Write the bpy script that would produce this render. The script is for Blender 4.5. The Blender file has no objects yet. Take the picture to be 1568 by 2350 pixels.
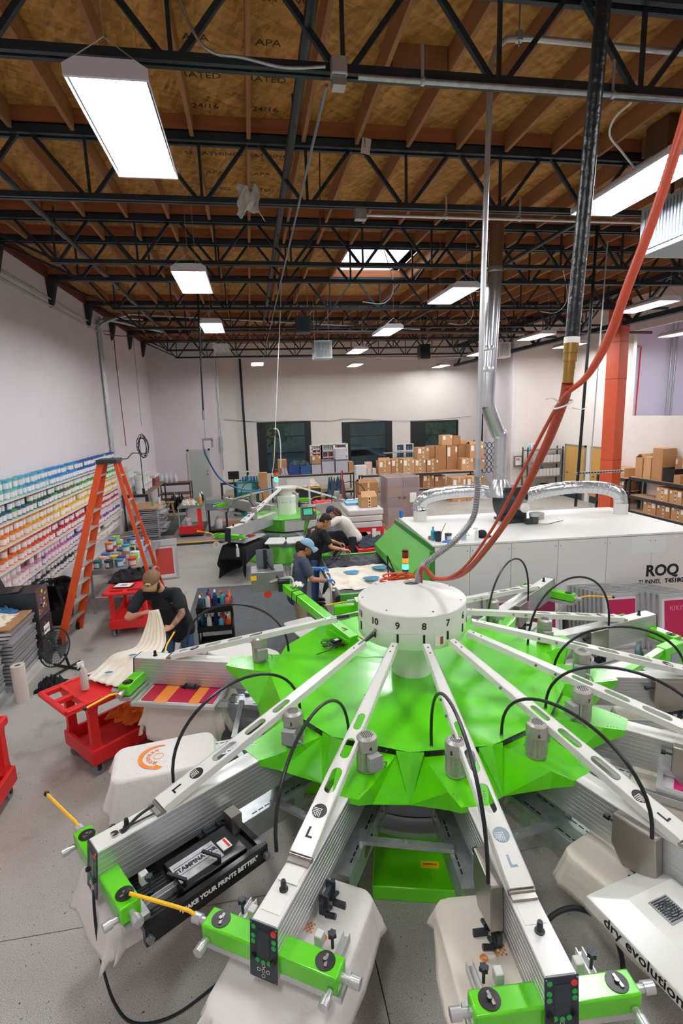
import bpy, math, random
from math import sin, cos, pi, radians as R
from mathutils import Vector as V, Matrix
random.seed(7)
sc = bpy.context.scene
# ---- camera -------------------------------------------------------------
CF, CP, CR, CYAW, CZ = 1213.9, R(10.6), R(-1.86), R(9.3), 3.6
_f = V((sin(CYAW)*cos(CP), cos(CYAW)*cos(CP), -sin(CP))); _r = V((cos(CYAW), -sin(CYAW), 0)); _u = _r.cross(_f)
CAMR = cos(CR)*_r + sin(CR)*_u; CAMU = -sin(CR)*_r + cos(CR)*_u; CAMF = _f
cam = bpy.data.cameras.new('camera'); camo = bpy.data.objects.new('camera', cam); sc.collection.objects.link(camo)
cam.lens = CF/2350*36; cam.sensor_width = 36; cam.clip_start = .05; cam.clip_end = 300
camo.matrix_world = Matrix(((CAMR.x, CAMU.x, -CAMF.x, 0), (CAMR.y, CAMU.y, -CAMF.y, 0), (CAMR.z, CAMU.z, -CAMF.z, CZ), (0, 0, 0, 1)))
sc.camera = camo
# ---- world, exposure -----------------------------------------------------
w = bpy.data.worlds.new('world'); sc.world = w; w.use_nodes = True
w.node_tree.nodes['Background'].inputs[0].default_value = (.82, .9, 1, 1); w.node_tree.nodes['Background'].inputs[1].default_value = 4.5
sc.view_settings.view_transform = 'Standard'; sc.view_settings.look = 'None'; sc.view_settings.gamma = 1
sc.view_settings.use_curve_mapping = False; sc.view_settings.exposure = 0.5
TUBE_E = 64
# ---- helpers -------------------------------------------------------------
def at(u, v, z=None, y=None, x=None):
    d = CAMF*CF + CAMR*(u-784) - CAMU*(v-1175); c = V((0, 0, CZ))
    t = (z-CZ)/d.z if z is not None else (y/d.y if y is not None else x/d.x)
    return c + d*t
def lin(c):
    if isinstance(c, str): c = [int(c[i:i+2], 16)/255 for i in (0, 2, 4)]
    return tuple((x/12.92 if x <= .04045 else ((x+.055)/1.055)**2.4) for x in c)
MATS = {}
def mat(name, col, rough=.5, metal=0, noise=None, bump=None, emis=None, col2=None, coat=0, alpha=None, trans=None):
    if name in MATS: return MATS[name]
    m = bpy.data.materials.new(name); m.use_nodes = True; nt = m.node_tree; b = nt.nodes['Principled BSDF']
    c = lin(col); b.inputs['Base Color'].default_value = (*c, 1); b.inputs['Roughness'].default_value = rough; b.inputs['Metallic'].default_value = metal
    m.diffuse_color = (*c, 1)
    if coat: b.inputs['Coat Weight'].default_value = coat; b.inputs['Coat Roughness'].default_value = .15
    if noise or bump:
        tc = nt.nodes.new('ShaderNodeTexCoord')
    if noise:
        s, a = noise[:2]; n = nt.nodes.new('ShaderNodeTexNoise'); n.inputs['Scale'].default_value = s; n.inputs['Detail'].default_value = 5
        mp = nt.nodes.new('ShaderNodeMapping'); mp.inputs['Scale'].default_value = noise[2] if len(noise) > 2 else (1, 1, 1)
        nt.links.new(tc.outputs['Object'], mp.inputs[0]); nt.links.new(mp.outputs[0], n.inputs['Vector'])
        r = nt.nodes.new('ShaderNodeValToRGB'); r.color_ramp.elements[0].position = .32; r.color_ramp.elements[1].position = .68
        c2 = lin(col2) if col2 else tuple(x*(1-a) for x in c); c1 = c if col2 else tuple(min(1, x*(1+a)) for x in c)
        r.color_ramp.elements[0].color = (*c2, 1); r.color_ramp.elements[1].color = (*c1, 1)
        nt.links.new(n.outputs['Fac'], r.inputs[0]); nt.links.new(r.outputs[0], b.inputs['Base Color'])
    if bump:
        s, a = bump[:2]; n = nt.nodes.new('ShaderNodeTexNoise'); n.inputs['Scale'].default_value = s; n.inputs['Detail'].default_value = 4
        mp = nt.nodes.new('ShaderNodeMapping'); mp.inputs['Scale'].default_value = bump[2] if len(bump) > 2 else (1, 1, 1)
        nt.links.new(tc.outputs['Object'], mp.inputs[0]); nt.links.new(mp.outputs[0], n.inputs['Vector'])
        bp = nt.nodes.new('ShaderNodeBump'); bp.inputs['Strength'].default_value = a; bp.inputs['Distance'].default_value = .02
        nt.links.new(n.outputs['Fac'], bp.inputs['Height']); nt.links.new(bp.outputs[0], b.inputs['Normal'])
    if emis: b.inputs['Emission Color'].default_value = (*lin(emis[0]), 1); b.inputs['Emission Strength'].default_value = emis[1]
    if trans: b.inputs['Transmission Weight'].default_value = trans; b.inputs['IOR'].default_value = 1.2
    if alpha is not None: b.inputs['Alpha'].default_value = alpha
    MATS[name] = m; return m
TM = {}
class MB:
    def __init__(s, M=None): s.v = []; s.f = []; s.mi = []; s.m = 0; s.M = M.copy() if M else Matrix()
    def add(s, vs, fs):
        b = len(s.v); s.v += [s.M @ V(p) for p in vs]; s.f += [[i+b for i in f] for f in fs]; s.mi += [s.m]*len(fs); return s
    def box(s, x0, x1, y0, y1, z0, z1):
        return s.add([(x0,y0,z0),(x1,y0,z0),(x1,y1,z0),(x0,y1,z0),(x0,y0,z1),(x1,y0,z1),(x1,y1,z1),(x0,y1,z1)],
            [(0,3,2,1),(4,5,6,7),(0,1,5,4),(1,2,6,5),(2,3,7,6),(3,0,4,7)])
    def bar(s, p, q, w, h, up=(0,0,1), w2=None, h2=None):
        p = V(p); q = V(q); d = (q-p).normalized(); u = V(up)
        if abs(d.dot(u)) > .98: u = V((1,0,0))
        x = d.cross(u).normalized(); y = x.cross(d); w2 = w2 or w; h2 = h2 or h; vs = []
        for c, a, b in ((p, w, h), (q, w2, h2)): vs += [c-x*a/2-y*b/2, c+x*a/2-y*b/2, c+x*a/2+y*b/2, c-x*a/2+y*b/2]
        return s.add(vs, [(0,1,2,3),(7,6,5,4),(4,5,1,0),(5,6,2,1),(6,7,3,2),(7,4,0,3)])
    def tube(s, pts, r, n=8, cap=True, closed=False):
        pts = [V(p) for p in pts]; N = len(pts); rs = r if isinstance(r, (list, tuple)) else [r]*N; vs = []; u = None
        for i, p in enumerate(pts):
            a = pts[(i-1) % N if closed else max(0, i-1)]; b = pts[(i+1) % N if closed else min(N-1, i+1)]
            d = (b-a)
            if d.length < 1e-9: d = V((0,0,1))
            d.normalize()
            if u is None: u = d.cross(V((0,0,1))) if abs(d.z) < .95 else d.cross(V((1,0,0)))
            u = (u-d*u.dot(d)).normalized(); w_ = d.cross(u)
            vs += [p+u*rs[i]*cos(2*pi*k/n)+w_*rs[i]*sin(2*pi*k/n) for k in range(n)]
        fs = []
        for i in range(N if closed else N-1):
            j = (i+1) % N
            for k in range(n): fs.append((i*n+k, i*n+(k+1) % n, j*n+(k+1) % n, j*n+k))
        if cap and not closed: fs += [tuple(range(n-1, -1, -1)), tuple(range((N-1)*n, N*n))]
        return s.add(vs, fs)
    def cyl(s, p, q, r, r2=None, n=12): return s.tube([p, q], [r, r if r2 is None else r2], n)
    def lathe(s, prof, n=16, c=(0,0,0), ax=None, cap=True):
        c = V(c); Q = ax or Matrix.Identity(3); vs = []; fs = []
        for (r, z) in prof: vs += [c+Q @ V((r*cos(2*pi*k/n), r*sin(2*pi*k/n), z)) for k in range(n)]
        for i in range(len(prof)-1):
            for k in range(n): fs.append((i*n+k, i*n+(k+1) % n, (i+1)*n+(k+1) % n, (i+1)*n+k))
        if cap: fs += [tuple(range(n-1, -1, -1)), tuple(range((len(prof)-1)*n, len(prof)*n))]
        return s.add(vs, fs)
    def prism(s, poly, z0, z1):
        n = len(poly)
        return s.add([(x, y, z0) for x, y in poly]+[(x, y, z1) for x, y in poly],
            [tuple(range(n-1, -1, -1)), tuple(range(n, 2*n))]+[(i, (i+1) % n, n+(i+1) % n, n+i) for i in range(n)])
    def quad(s, *p): return s.add(p, [tuple(range(len(p)))])
    def slot(s, x0, x1, W, slots, z0, z1, ns=6):
        """plate from x0 to x1, half width W(x), with rounded through slots (xa, xb, half width)"""
        Wf = W if callable(W) else (lambda x: W)
        xs = {x0, x1}
        for a, b, h in slots:
            for i in range(ns+1):
                t = h*(1-cos(pi/2*i/ns)); xs |= {round(a+t, 6), round(b-t, 6)}
        xs = sorted(xs)
        def hw(x):
            for a, b, h in slots:
                if a-1e-6 <= x <= b+1e-6:
                    t = min(x-a, b-x); return math.sqrt(max(0, h*h-max(0, h-t)**2)) if t < h else h
            return 0
        ins = lambda x: any(a-1e-6 <= x <= b+1e-6 for a, b, h in slots)
        for i in range(len(xs)-1):
            a, b = xs[i], xs[i+1]; mid = (a+b)/2
            inn = ins(mid)
            ha, hb = (hw(a), hw(b)) if inn else (0, 0)
            for sg in (-1, 1):
                p = [(a, sg*ha), (b, sg*hb), (b, sg*Wf(b)), (a, sg*Wf(a))]
                o = (0,1,2,3)
                vs = [(x, y, z0) for x, y in p]+[(x, y, z1) for x, y in p]
                fs = [(0,1,2,3),(7,6,5,4),(2,3,7,6)]
                if inn: fs.append((0,1,5,4))
                if i == 0: fs.append((0,3,7,4))
                if i == len(xs)-2: fs.append((1,2,6,5))
                s.add(vs, fs)
        return s
    def grid(s, fn, nu, nv):
        vs = [fn(i/nu, j/nv) for j in range(nv+1) for i in range(nu+1)]
        return s.add(vs, [(j*(nu+1)+i, j*(nu+1)+i+1, (j+1)*(nu+1)+i+1, (j+1)*(nu+1)+i) for j in range(nv) for i in range(nu)])
    def ball(s, c, r, n=10, m=7, sc=(1,1,1)):
        c = V(c); prof = [(max(1e-4, sin(pi*i/m))*r, -cos(pi*i/m)*r) for i in range(m+1)]; vs = []; fs = []
        for (a, z) in prof: vs += [c+V((a*cos(2*pi*k/n)*sc[0], a*sin(2*pi*k/n)*sc[1], z*sc[2])) for k in range(n)]
        for i in range(m):
            for k in range(n): fs.append((i*n+k, i*n+(k+1) % n, (i+1)*n+(k+1) % n, (i+1)*n+k))
        return s.add(vs, fs)
    def mesh(s, name, mt, smooth=35, weld=False):
        me = bpy.data.meshes.new(name); me.from_pydata([tuple(p) for p in s.v], [], s.f)
        for m in (mt if isinstance(mt, (list, tuple)) else [mt]): me.materials.append(m)
        if len(set(s.mi)) > 1: me.polygons.foreach_set('material_index', s.mi)
        if smooth:
            me.polygons.foreach_set('use_smooth', [True]*len(me.polygons)); me.update()
            if not weld: me.set_sharp_from_angle(angle=R(smooth))
        me.update(); return me
def link(o): sc.collection.objects.link(o); return o
def props(o, label=None, cat=None, group=None, kind=None):
    if label: o['label'] = label
    if cat: o['category'] = cat
    if group: o['group'] = group
    if kind: o['kind'] = kind
    return o
def thing(name, label, cat, loc=(0,0,0), rz=0, group=None, kind=None):
    o = link(bpy.data.objects.new(name, None)); o.location = loc; o.rotation_euler = (0, 0, rz); o.empty_display_size = .1
    TM[o] = Matrix.Translation(V(loc)) @ Matrix.Rotation(rz, 4, 'Z'); return props(o, label, cat, group, kind)
def inv(o): return TM[o].inverted()
def WB(o): return MB(inv(o))                 # builder that takes world coordinates and stores them local to o
def part(mb, name, mt, parent, label=None, kind=None, smooth=35, bev=0, solid=0, sub=0):
    o = link(bpy.data.objects.new(name, mb if isinstance(mb, bpy.types.Mesh) else mb.mesh(name, mt, smooth)))
    o.parent = parent; TM[o] = TM[parent]
    if label: o['label'] = label
    if kind: o['kind'] = kind
    mods(o, bev, solid, sub); return o
def mods(o, bev=0, solid=0, sub=0):
    if solid: m = o.modifiers.new('solid', 'SOLIDIFY'); m.thickness = solid; m.offset = 0
    if bev: m = o.modifiers.new('bevel', 'BEVEL'); m.width = bev; m.segments = 2; m.limit_method = 'ANGLE'; m.angle_limit = R(40)
    if sub: m = o.modifiers.new('sub', 'SUBSURF'); m.levels = sub; m.render_levels = sub
def solo(mb, name, mt, label=None, cat=None, group=None, kind=None, smooth=35, bev=0, solid=0, sub=0):
    """a thing that is one mesh, built in world coordinates; origin moved to the middle of its foot"""
    xs = [p.x for p in mb.v]; ys = [p.y for p in mb.v]; zs = [p.z for p in mb.v]
    c = V(((min(xs)+max(xs))/2, (min(ys)+max(ys))/2, min(zs))); mb.v = [p-c for p in mb.v]
    o = link(bpy.data.objects.new(name, mb.mesh(name, mt, smooth))); o.location = c; TM[o] = Matrix.Translation(c)
    mods(o, bev, solid, sub); return props(o, label, cat, group, kind)
KIDS = {}
def dup(o, loc=None, rz=None, label=None, group=None, parent=None):
    c = o.copy(); link(c)
    if parent is not None: c.parent = parent
    if loc is not None: c.location = loc
    if rz is not None: c.rotation_euler = (0, 0, rz)
    if label: c['label'] = label
    if group: c['group'] = group
    for ch in list(o.children): dup(ch, parent=c)
    if loc is not None: TM[c] = Matrix.Translation(V(loc)) @ Matrix.Rotation(c.rotation_euler.z, 4, 'Z')
    return c
def text(s, name, mt, parent, M, size=.05, ext=.001, al='CENTER', bold=0):
    """flat lettering; M places it (x right, y up, z out of the surface) in the parent's space"""
    cu = bpy.data.curves.new(name, 'FONT'); cu.body = s; cu.size = size; cu.extrude = ext; cu.align_x = al; cu.align_y = 'CENTER'; cu.offset = bold; cu.resolution_u = 3
    t = bpy.data.objects.new(name, cu); link(t); bpy.context.view_layer.update()
    me = bpy.data.meshes.new_from_object(t.evaluated_get(bpy.context.evaluated_depsgraph_get())); bpy.data.objects.remove(t)
    me.transform(M); me.materials.clear(); me.materials.append(mt)
    o = link(bpy.data.objects.new(name, me))
    if parent: o.parent = parent; TM[o] = TM[parent]
    return o
def frame(o, x, y, z=None):
    """matrix from origin and axes"""
    x = V(x).normalized(); y = V(y); y = (y-x*y.dot(x)).normalized(); z = x.cross(y)
    return Matrix(((x.x, y.x, z.x, o[0]), (x.y, y.y, z.y, o[1]), (x.z, y.z, z.z, o[2]), (0,0,0,1)))
def arc3(pts, n=8):
    """smooth curve through points (Catmull-Rom)"""
    P = [V(p) for p in pts]; P = [P[0]*2-P[1]]+P+[P[-1]*2-P[-2]]; out = []
    for i in range(1, len(P)-2):
        a, b, c, d = P[i-1:i+3]
        for k in range(n):
            t = k/n; out.append(.5*((2*b)+(c-a)*t+(2*a-5*b+4*c-d)*t*t+(3*b-a-3*c+d)*t**3))
    out.append(P[-2]); return out
def struct(mb, name, mt, bev=0, parent=None, smooth=35):
    o = link(bpy.data.objects.new(name, mb.mesh(name, mt, smooth))); TM[o] = Matrix()
    if parent: o.parent = parent
    else: o['kind'] = 'structure'
    return o
# ---- materials -----------------------------------------------------------
mW = mat('white_paint', 'f0efec', .4); mWm = mat('machine_white', 'ecece6', .32, coat=.3)
mG = mat('press_green', '5ccf05', .28, noise=(2.5, .05), coat=.4); mGd = mat('dull_green', '3f9a35', .4)
mAl = mat('brushed_aluminium', 'c6c8ca', .38, .75, noise=(6, .05), bump=(40, .12, (.02, .02, 1.2))); mAl2 = mat('plain_aluminium', 'd0d1d2', .35, .7)
mGal = mat('galvanised', 'b9bfc2', .38, .75, noise=(14, .14)); mSt = mat('steel', '98989a', .35, .9); mStb = mat('stainless', 'a8a39c', .32, .9)
mBk = mat('black_plastic', '15171a', .4); mBr = mat('black_rubber', '1d1f21', .65); mDk = mat('dark_steel', '333c42', .45, .3, noise=(5, .1))
mYe = mat('yellow_rod', 'fbc21a', .4); mRed = mat('red_plastic', 'd92020', .45, bump=(60, .05)); mOr = mat('ladder_orange', 'd8501a', .42)
mCard = mat('cardboard', 'b98a5e', .75, noise=(7, .06)); mCream = mat('cream_cotton', 'efe5d3', .85, bump=(18, .5)); mBkc = mat('black_cotton', '17191e', .9, bump=(18, .5))
mPaper = mat('white_paper', 'f2f0ea', .7); mPlW = mat('white_plastic', 'dedcd9', .45); mBrass = mat('brass', 'a58345', .35, .9)
# floor: pale concrete with dark specks
def floor_mat():
    m = mat('concrete', 'bfbdb6', .42); nt = m.node_tree; b = nt.nodes['Principled BSDF']; L = nt.links.new
    tc = nt.nodes.new('ShaderNodeTexCoord')
    def nz(s, d=4):
        n = nt.nodes.new('ShaderNodeTexNoise'); n.inputs['Scale'].default_value = s; n.inputs['Detail'].default_value = d; L(tc.outputs['Object'], n.inputs['Vector']); return n.outputs['Fac']
    def ramp(x, a, b_, ca, cb):
        r = nt.nodes.new('ShaderNodeValToRGB'); r.color_ramp.elements[0].position = a; r.color_ramp.elements[1].position = b_
        r.color_ramp.elements[0].color = (*lin(ca), 1); r.color_ramp.elements[1].color = (*lin(cb), 1); L(x, r.inputs[0]); return r.outputs[0]
    def mul(a, c, f=1):
        x = nt.nodes.new('ShaderNodeMix'); x.data_type = 'RGBA'; x.blend_type = 'MULTIPLY'; x.inputs[0].default_value = f; L(a, x.inputs[6]); L(c, x.inputs[7]); return x.outputs[2]
    base = ramp(nz(.9, 6), .3, .7, 'b3aea4', 'c8c6c1'); fine = ramp(nz(160, 2), .36, .5, '8d8f90', 'ffffff'); sp = ramp(nz(38, 2), .27, .31, '6b6864', 'ffffff')
    st = ramp(nz(1.7, 3), .26, .38, 'a79d84', 'ffffff')
    L(mul(mul(mul(base, fine, .7), sp), st, .6), b.inputs['Base Color']); return m
mFloor = floor_mat()
def osb_mat():
    m = mat('strand_board', 'b07a3e', .8); nt = m.node_tree; b = nt.nodes['Principled BSDF']; L = nt.links.new
    tc = nt.nodes.new('ShaderNodeTexCoord'); outs = []
    for i, (sx, sy, rot) in enumerate(((7, 28, .5), (8, 30, -.7), (6, 26, 1.9))):
        mp = nt.nodes.new('ShaderNodeMapping'); mp.vector_type = 'TEXTURE'; mp.inputs['Rotation'].default_value = (0, 0, rot); mp.inputs['Scale'].default_value = (1.7/sx, 1.7/sy, 1); mp.inputs['Location'].default_value = (i*3.3, i, 0)
        n = nt.nodes.new('ShaderNodeTexVoronoi'); n.inputs['Scale'].default_value = 1.3; L(tc.outputs['Object'], mp.inputs[0]); L(mp.outputs[0], n.inputs['Vector'])
        r = nt.nodes.new('ShaderNodeValToRGB'); r.color_ramp.elements[0].color = (*lin(('7d4f1e', '88571f', '70461a')[i]), 1); r.color_ramp.elements[1].color = (*lin(('d49a4e', 'c88e44', 'dba558')[i]), 1)
        sp = nt.nodes.new('ShaderNodeSeparateColor'); L(n.outputs['Color'], sp.inputs[0]); L(sp.outputs[0], r.inputs[0]); outs.append(r.outputs[0])
    x = outs[0]
    for k, o2 in enumerate(outs[1:]):
        mx = nt.nodes.new('ShaderNodeMix'); mx.data_type = 'RGBA'; mx.inputs[0].default_value = (.5, .34)[k]; L(x, mx.inputs[6]); L(o2, mx.inputs[7]); x = mx.outputs[2]
    L(x, b.inputs['Base Color']); return m
mOSB = osb_mat()
mJoist = mat('joist_timber', '96653c', .75, noise=(2, .12, (9, .6, 9))); mLedger = mat('ledger_timber', '9c5c36', .8, noise=(2, .15, (.6, 9, 9)))
mWallL = mat('wall_plaster', 'dcd3d6', .75, noise=(1.2, .02)); mWallB = mat('wall_plaster_warm', 'e4ddd6', .75, noise=(1, .02))
mTruss = mat('truss_steel', '2b363b', .45, .35, noise=(9, .15)); mTrim = mat('trim_paint', 'c9c2c0', .6)

# ==== STRUCTURE ===========================================================
XL, XR, YB, YN, ZC = -4.3, 12.4, 27.0, -2.6, 7.0
# floor slabs, saw-cut joints between
base = struct(MB().box(XL-.2, 17, YN-.2, YB+.3, -.25, -.03), 'floor', mat('joint_fill', '5c5750', .9))
xs = [XL, -4.0, .6, 5.2, 9.8, 14.4, 17]; ysl = [YN, -1.2, 3.5, 8.2, 12.9, 17.6, 22.3, YB+.2]
for i in range(len(xs)-1):
    for j in range(len(ysl)-1):
        struct(MB().box(xs[i]+.004, xs[i+1]-.004, ysl[j]+.004, ysl[j+1]-.004, -.05, 0), 'floor_slab', mFloor, parent=base)
struct(MB().box(XL-.2, XL, YN, 24.8, 0, ZC+.2), 'wall_left', mWallL)
struct(MB().box(XL-.2, -1.42, 24.8, 25, 0, ZC+.2), 'wall_back_left', mWallL)
struct(MB().box(-1.5, -1.42, 25, YB, 0, ZC+.2), 'wall_return_left', mat('wall_white', 'eae8ea', .7))
# back wall with three window openings, slightly out of square as in the photograph
BA, BB = V((-1.42, 26.85, 0)), V((11.9, 26.1, 0)); bd = (BB-BA).normalized(); bn = V((-bd.y, bd.x, 0)); Lb = (BB-BA).length
def onback(u, v):
    d = at(u, v, y=1)-V((0,0,CZ)); t = (BA-V((0,0,0))).dot(bn)/d.dot(bn); p = V((0,0,CZ))+d*t; return (p-BA).dot(bd), p.z
wins = []
for (u0, u1, v0) in ((589, 713, 968), (784, 900, 967), (942, 1052, 965)):
    a, zt = onback(u0, v0); b, z2 = onback(u1, v0); wins.append((a, b, (zt+z2)/2))
mb = MB(frame(BA, bd, (0,0,1)))
cur = 0
for a, b, zt in wins: mb.box(cur, a, 0, ZC+.2, -.2, 0); mb.box(a, b, zt, ZC+.2, -.2, 0); mb.box(a, b, 0, .75, -.2, 0); cur = b
mb.box(cur, Lb, 0, ZC+.2, -.2, 0)
mb.M = Matrix.Translation(bn*.2) @ mb.M if False else mb.M
struct(mb, 'wall_back', mWallB)
mWF = mat('window_black', '14181a', .45)
mPane = mat('tinted_glass', '4a6a72', .05, alpha=1); 
def glass_mat():
    m = bpy.data.materials.new('window_glass'); m.use_nodes = True; nt = m.node_tree; nt.nodes.clear()
    o = nt.nodes.new('ShaderNodeOutputMaterial'); mx = nt.nodes.new('ShaderNodeMixShader'); t = nt.nodes.new('ShaderNodeBsdfTransparent'); g = nt.nodes.new('ShaderNodeBsdfGlossy'); f = nt.nodes.new('ShaderNodeFresnel')
    t.inputs[0].default_value = (.19, .235, .245, 1); g.inputs['Roughness'].default_value = .03; f.inputs[0].default_value = 1.5
    nt.links.new(f.outputs[0], mx.inputs[0]); nt.links.new(t.outputs[0], mx.inputs[1]); nt.links.new(g.outputs[0], mx.inputs[2]); nt.links.new(mx.outputs[0], o.inputs[0]); return m
mGlass = glass_mat()
for n, (a, b, zt) in enumerate(wins):
    M = frame(BA, bd, (0,0,1)); fb = MB(M); sl = .42 if n < 2 else .42; sr = .32 if n < 2 else .06; mid = zt-.72
    if n == 2: sl = .78
    fb.box(a, a+sl, .75, zt, -.12, .02); fb.box(b-sr, b, .75, zt, -.12, .02); fb.box(a+sl, b-sr, zt-.1, zt, -.12, .02); fb.box(a+sl, b-sr, .75, .85, -.12, .02); fb.box(a+sl, b-sr, mid-.03, mid+.03, -.1, 0)
    wf = struct(fb, 'window_%d' % (n+1), mWF); wf['label'] = 'black framed shop window'
    for z0, z1 in ((mid+.03, zt-.1), (.85, mid-.03)): struct(MB(M).box(a+sl, b-sr, z0, z1, -.06, -.05), 'pane', mGlass, parent=wf)
# walls on the right
mb = MB(); P1 = (11.9, 26.1); P2 = (10.5, 20.4); P3 = (XR, 20.1)
def wallseg(a, b, z0, z1, nm, mt, th=.12, parent=None):
    d = V((b[0]-a[0], b[1]-a[1], 0)); L_ = d.length; return struct(MB(frame((a[0], a[1], 0), d, (0,0,1))).box(0, L_, z0, z1, -th, 0), nm, mt, parent=parent)
wallseg(P1, P2, 0, ZC+.2, 'wall_return_right', mWallL); wallseg(P2, P3, 0, ZC+.2, 'wall_back_right', mWallB)
wallseg(P3, (XR, 16.0), 0, ZC+.2, 'wall_right', mWallB); wallseg((XR, 16.0), (XR, YN), 0, 3.2, 'wall_right_low', mWallB)
wallseg((XR, 16.0), (XR, YN), 5.9, ZC+.2, 'wall_right_high', mWallL)
wallseg((16.6, 17.5), (16.6, YN), 0, ZC+.2, 'wall_right_far', mat('wall_lavender', 'd9d6e6', .75)); wallseg((XR+.05, 17.4), (16.6, 17.4), 0, ZC+.2, 'wall_right_end', MATS['wall_lavender'])
wallseg((XR+.05, 3.0), (16.6, 3.0), 0, ZC+.2, 'wall_right_front', mWallL)
struct(MB().box(XR+.05, 16.6, YN, 17.4, 3.0, 3.08), 'floor_upper', mWallL)
struct(MB().box(XL, 17, YN-.2, YN, 0, ZC+.2), 'wall_front', mWallL)
# ceiling: strand board panels
cb = struct(MB().box(XL-.2, 2.22, YN-.2, YB+.2, ZC+.02, ZC+.2).box(3.82, 17, YN-.2, YB+.2, ZC+.02, ZC+.2).box(2.22, 3.82, YN-.2, 11.6, ZC+.02, ZC+.2).box(2.22, 3.82, 14.4, YB+.2, ZC+.02, ZC+.2), 'ceiling', mLedger)
SKX0, SKX1, SKY0, SKY1 = 2.22, 3.82, 11.6, 14.4
pm = None
x = XL; JX0 = -.46
xsb = [XL]+[JX0+.64*2*n+.02 for n in range(-2, 11)]
for i in range(len(xsb)-1):
    y = YN-(0 if i % 2 else 1.2)
    while y < YB:
        a, b, c, d = xsb[i], min(xsb[i+1], XR+.2), max(y, YN), min(y+2.44, YB)
        segs = [(a, b, c, d)]
        if b > SKX0 and a < SKX1 and d > SKY0 and c < SKY1:
            segs = []
            if c < SKY0: segs.append((a, b, c, SKY0))
            if d > SKY1: segs.append((a, b, SKY1, d))
            if a < SKX0: segs.append((a, SKX0, max(c, SKY0), min(d, SKY1)))
            if b > SKX1: segs.append((SKX1, b, max(c, SKY0), min(d, SKY1)))
        for a2, b2, c2, d2 in segs:
            if b2-a2 > .05 and d2-c2 > .05:
                mbp = MB(); mbp.box(a2+.004, b2-.004, c2+.004, d2-.004, ZC, ZC+.019); struct(mbp, 'ceiling_panel', mOSB, parent=cb, smooth=0)
        y += 2.44
# skylight shaft and curb
mSh = mat('shaft_white', 'eceae4', .6)
sk = struct(MB().box(SKX0-.04, SKX0, SKY0, SKY1, ZC, ZC+.75).box(SKX1, SKX1+.04, SKY0, SKY1, ZC, ZC+.75).box(SKX0, SKX1, SKY0-.04, SKY0, ZC, ZC+.75).box(SKX0, SKX1, SKY1, SKY1+.04, ZC, ZC+.75)
    .box(SKX0, SKX1, 12.95, 13.03, ZC+.6, ZC+.7), 'window_4', mSh); sk['label'] = 'skylight opening in the roof deck'
mDome = bpy.data.materials.new('skylight_acrylic'); mDome.use_nodes = True; nt = mDome.node_tree; nt.nodes.clear(); o_ = nt.nodes.new('ShaderNodeOutputMaterial'); t_ = nt.nodes.new('ShaderNodeBsdfTransparent'); t_.inputs[0].default_value = (.95, .97, 1, 1); nt.links.new(t_.outputs[0], o_.inputs[0])
struct(MB().grid(lambda u, v: V((SKX0+u*1.6, SKY0+v*2.8, ZC+.75+.25*sin(pi*u)*sin(pi*v))), 8, 10), 'pane', mDome, parent=sk)
# trusses
TY = [-.9, 1.85, 4.45, 7.0, 9.65, 10.8, 13.5, 16.3, 18.9, 21.5, 24.0]; ZT0, ZB0 = 6.78, 6.12
JXS = [JX0+.64*n for n in range(-5, 20)]
tr0 = None
def truss(y, k):
    t = thing('roof_truss', 'dark steel roof truss, %s' % (('behind the camera', 'over the nearest lamp fittings', 'nearest one in view, carrying conduit and junction box', 'second one in view, grey rag caught on its bar', 'third one in view, set close before the fourth', 'fourth one in view, close behind the third', 'fifth one in view, just before the skylight end', 'sixth one in view, with the long conduit along it', 'seventh one in view, past the skylight', 'eighth one in view, by the hanging heaters', 'last one, nearest the back wall')[k],), 'roof truss', (0, y, ZB0-.06))
    t['group'] = 'open web steel trusses under the roof deck'
    W_ = WB(t)
    for s_ in (-.055, .055): W_.box(XL+.05, XR, y+s_-.025, y+s_+.025, ZT0-.05, ZT0+.05)
    part(W_.box(XL+.05, XR, y-.08, y+.08, ZT0+.04, ZT0+.055), 'top_chord', mTruss, t, smooth=0)
    W_ = WB(t)
    for s_ in (-.035, .035): W_.box(XL+1.35, XR-1.0, y+s_-.02, y+s_+.02, ZB0-.03, ZB0+.03)
    part(W_, 'bottom_chord', mTruss, t, smooth=0)
    x = -2.9; n = 0
    while x < XR-1.2:
        for q in ((x, ZT0), (x-.55, ZT0), (x+.55, ZT0)):
            if q[0] < XR: part(WB(t).bar((x+(q[0]-x)*.08, y, ZB0), (q[0], y, q[1]-.03), .042 if q[0] != x else .03, .042 if q[0] != x else .03, up=(0,1,0)), 'web_bar', mTruss, t, smooth=0)
        x += 1.25
    part(WB(t).prism([], 0, 0) if False else WB(t).bar((XL+.05, y, ZT0), (-2.85, y, ZB0), .04, .04, up=(0,1,0)), 'end_strut', mTruss, t, smooth=0)
    part(WB(t).add([(XL+.01, y-.13, ZT0-.02), (XL+.01, y+.13, ZT0-.02), (XL+.2, y+.13, ZT0-.02), (XL+.2, y-.13, ZT0-.02), (XL+.01, y-.05, 6.15), (XL+.01, y+.05, 6.15), (XL+.09, y+.05, 6.22), (XL+.09, y-.05, 6.22)],
        [(0,1,2,3),(7,6,5,4),(0,4,5,1),(1,5,6,2),(2,6,7,3),(3,7,4,0)]), 'wall_bracket', mat('bracket_black', '17191b', .5), t, smooth=0)
    return t
for k, y in enumerate(TY): truss(y, k)
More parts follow.
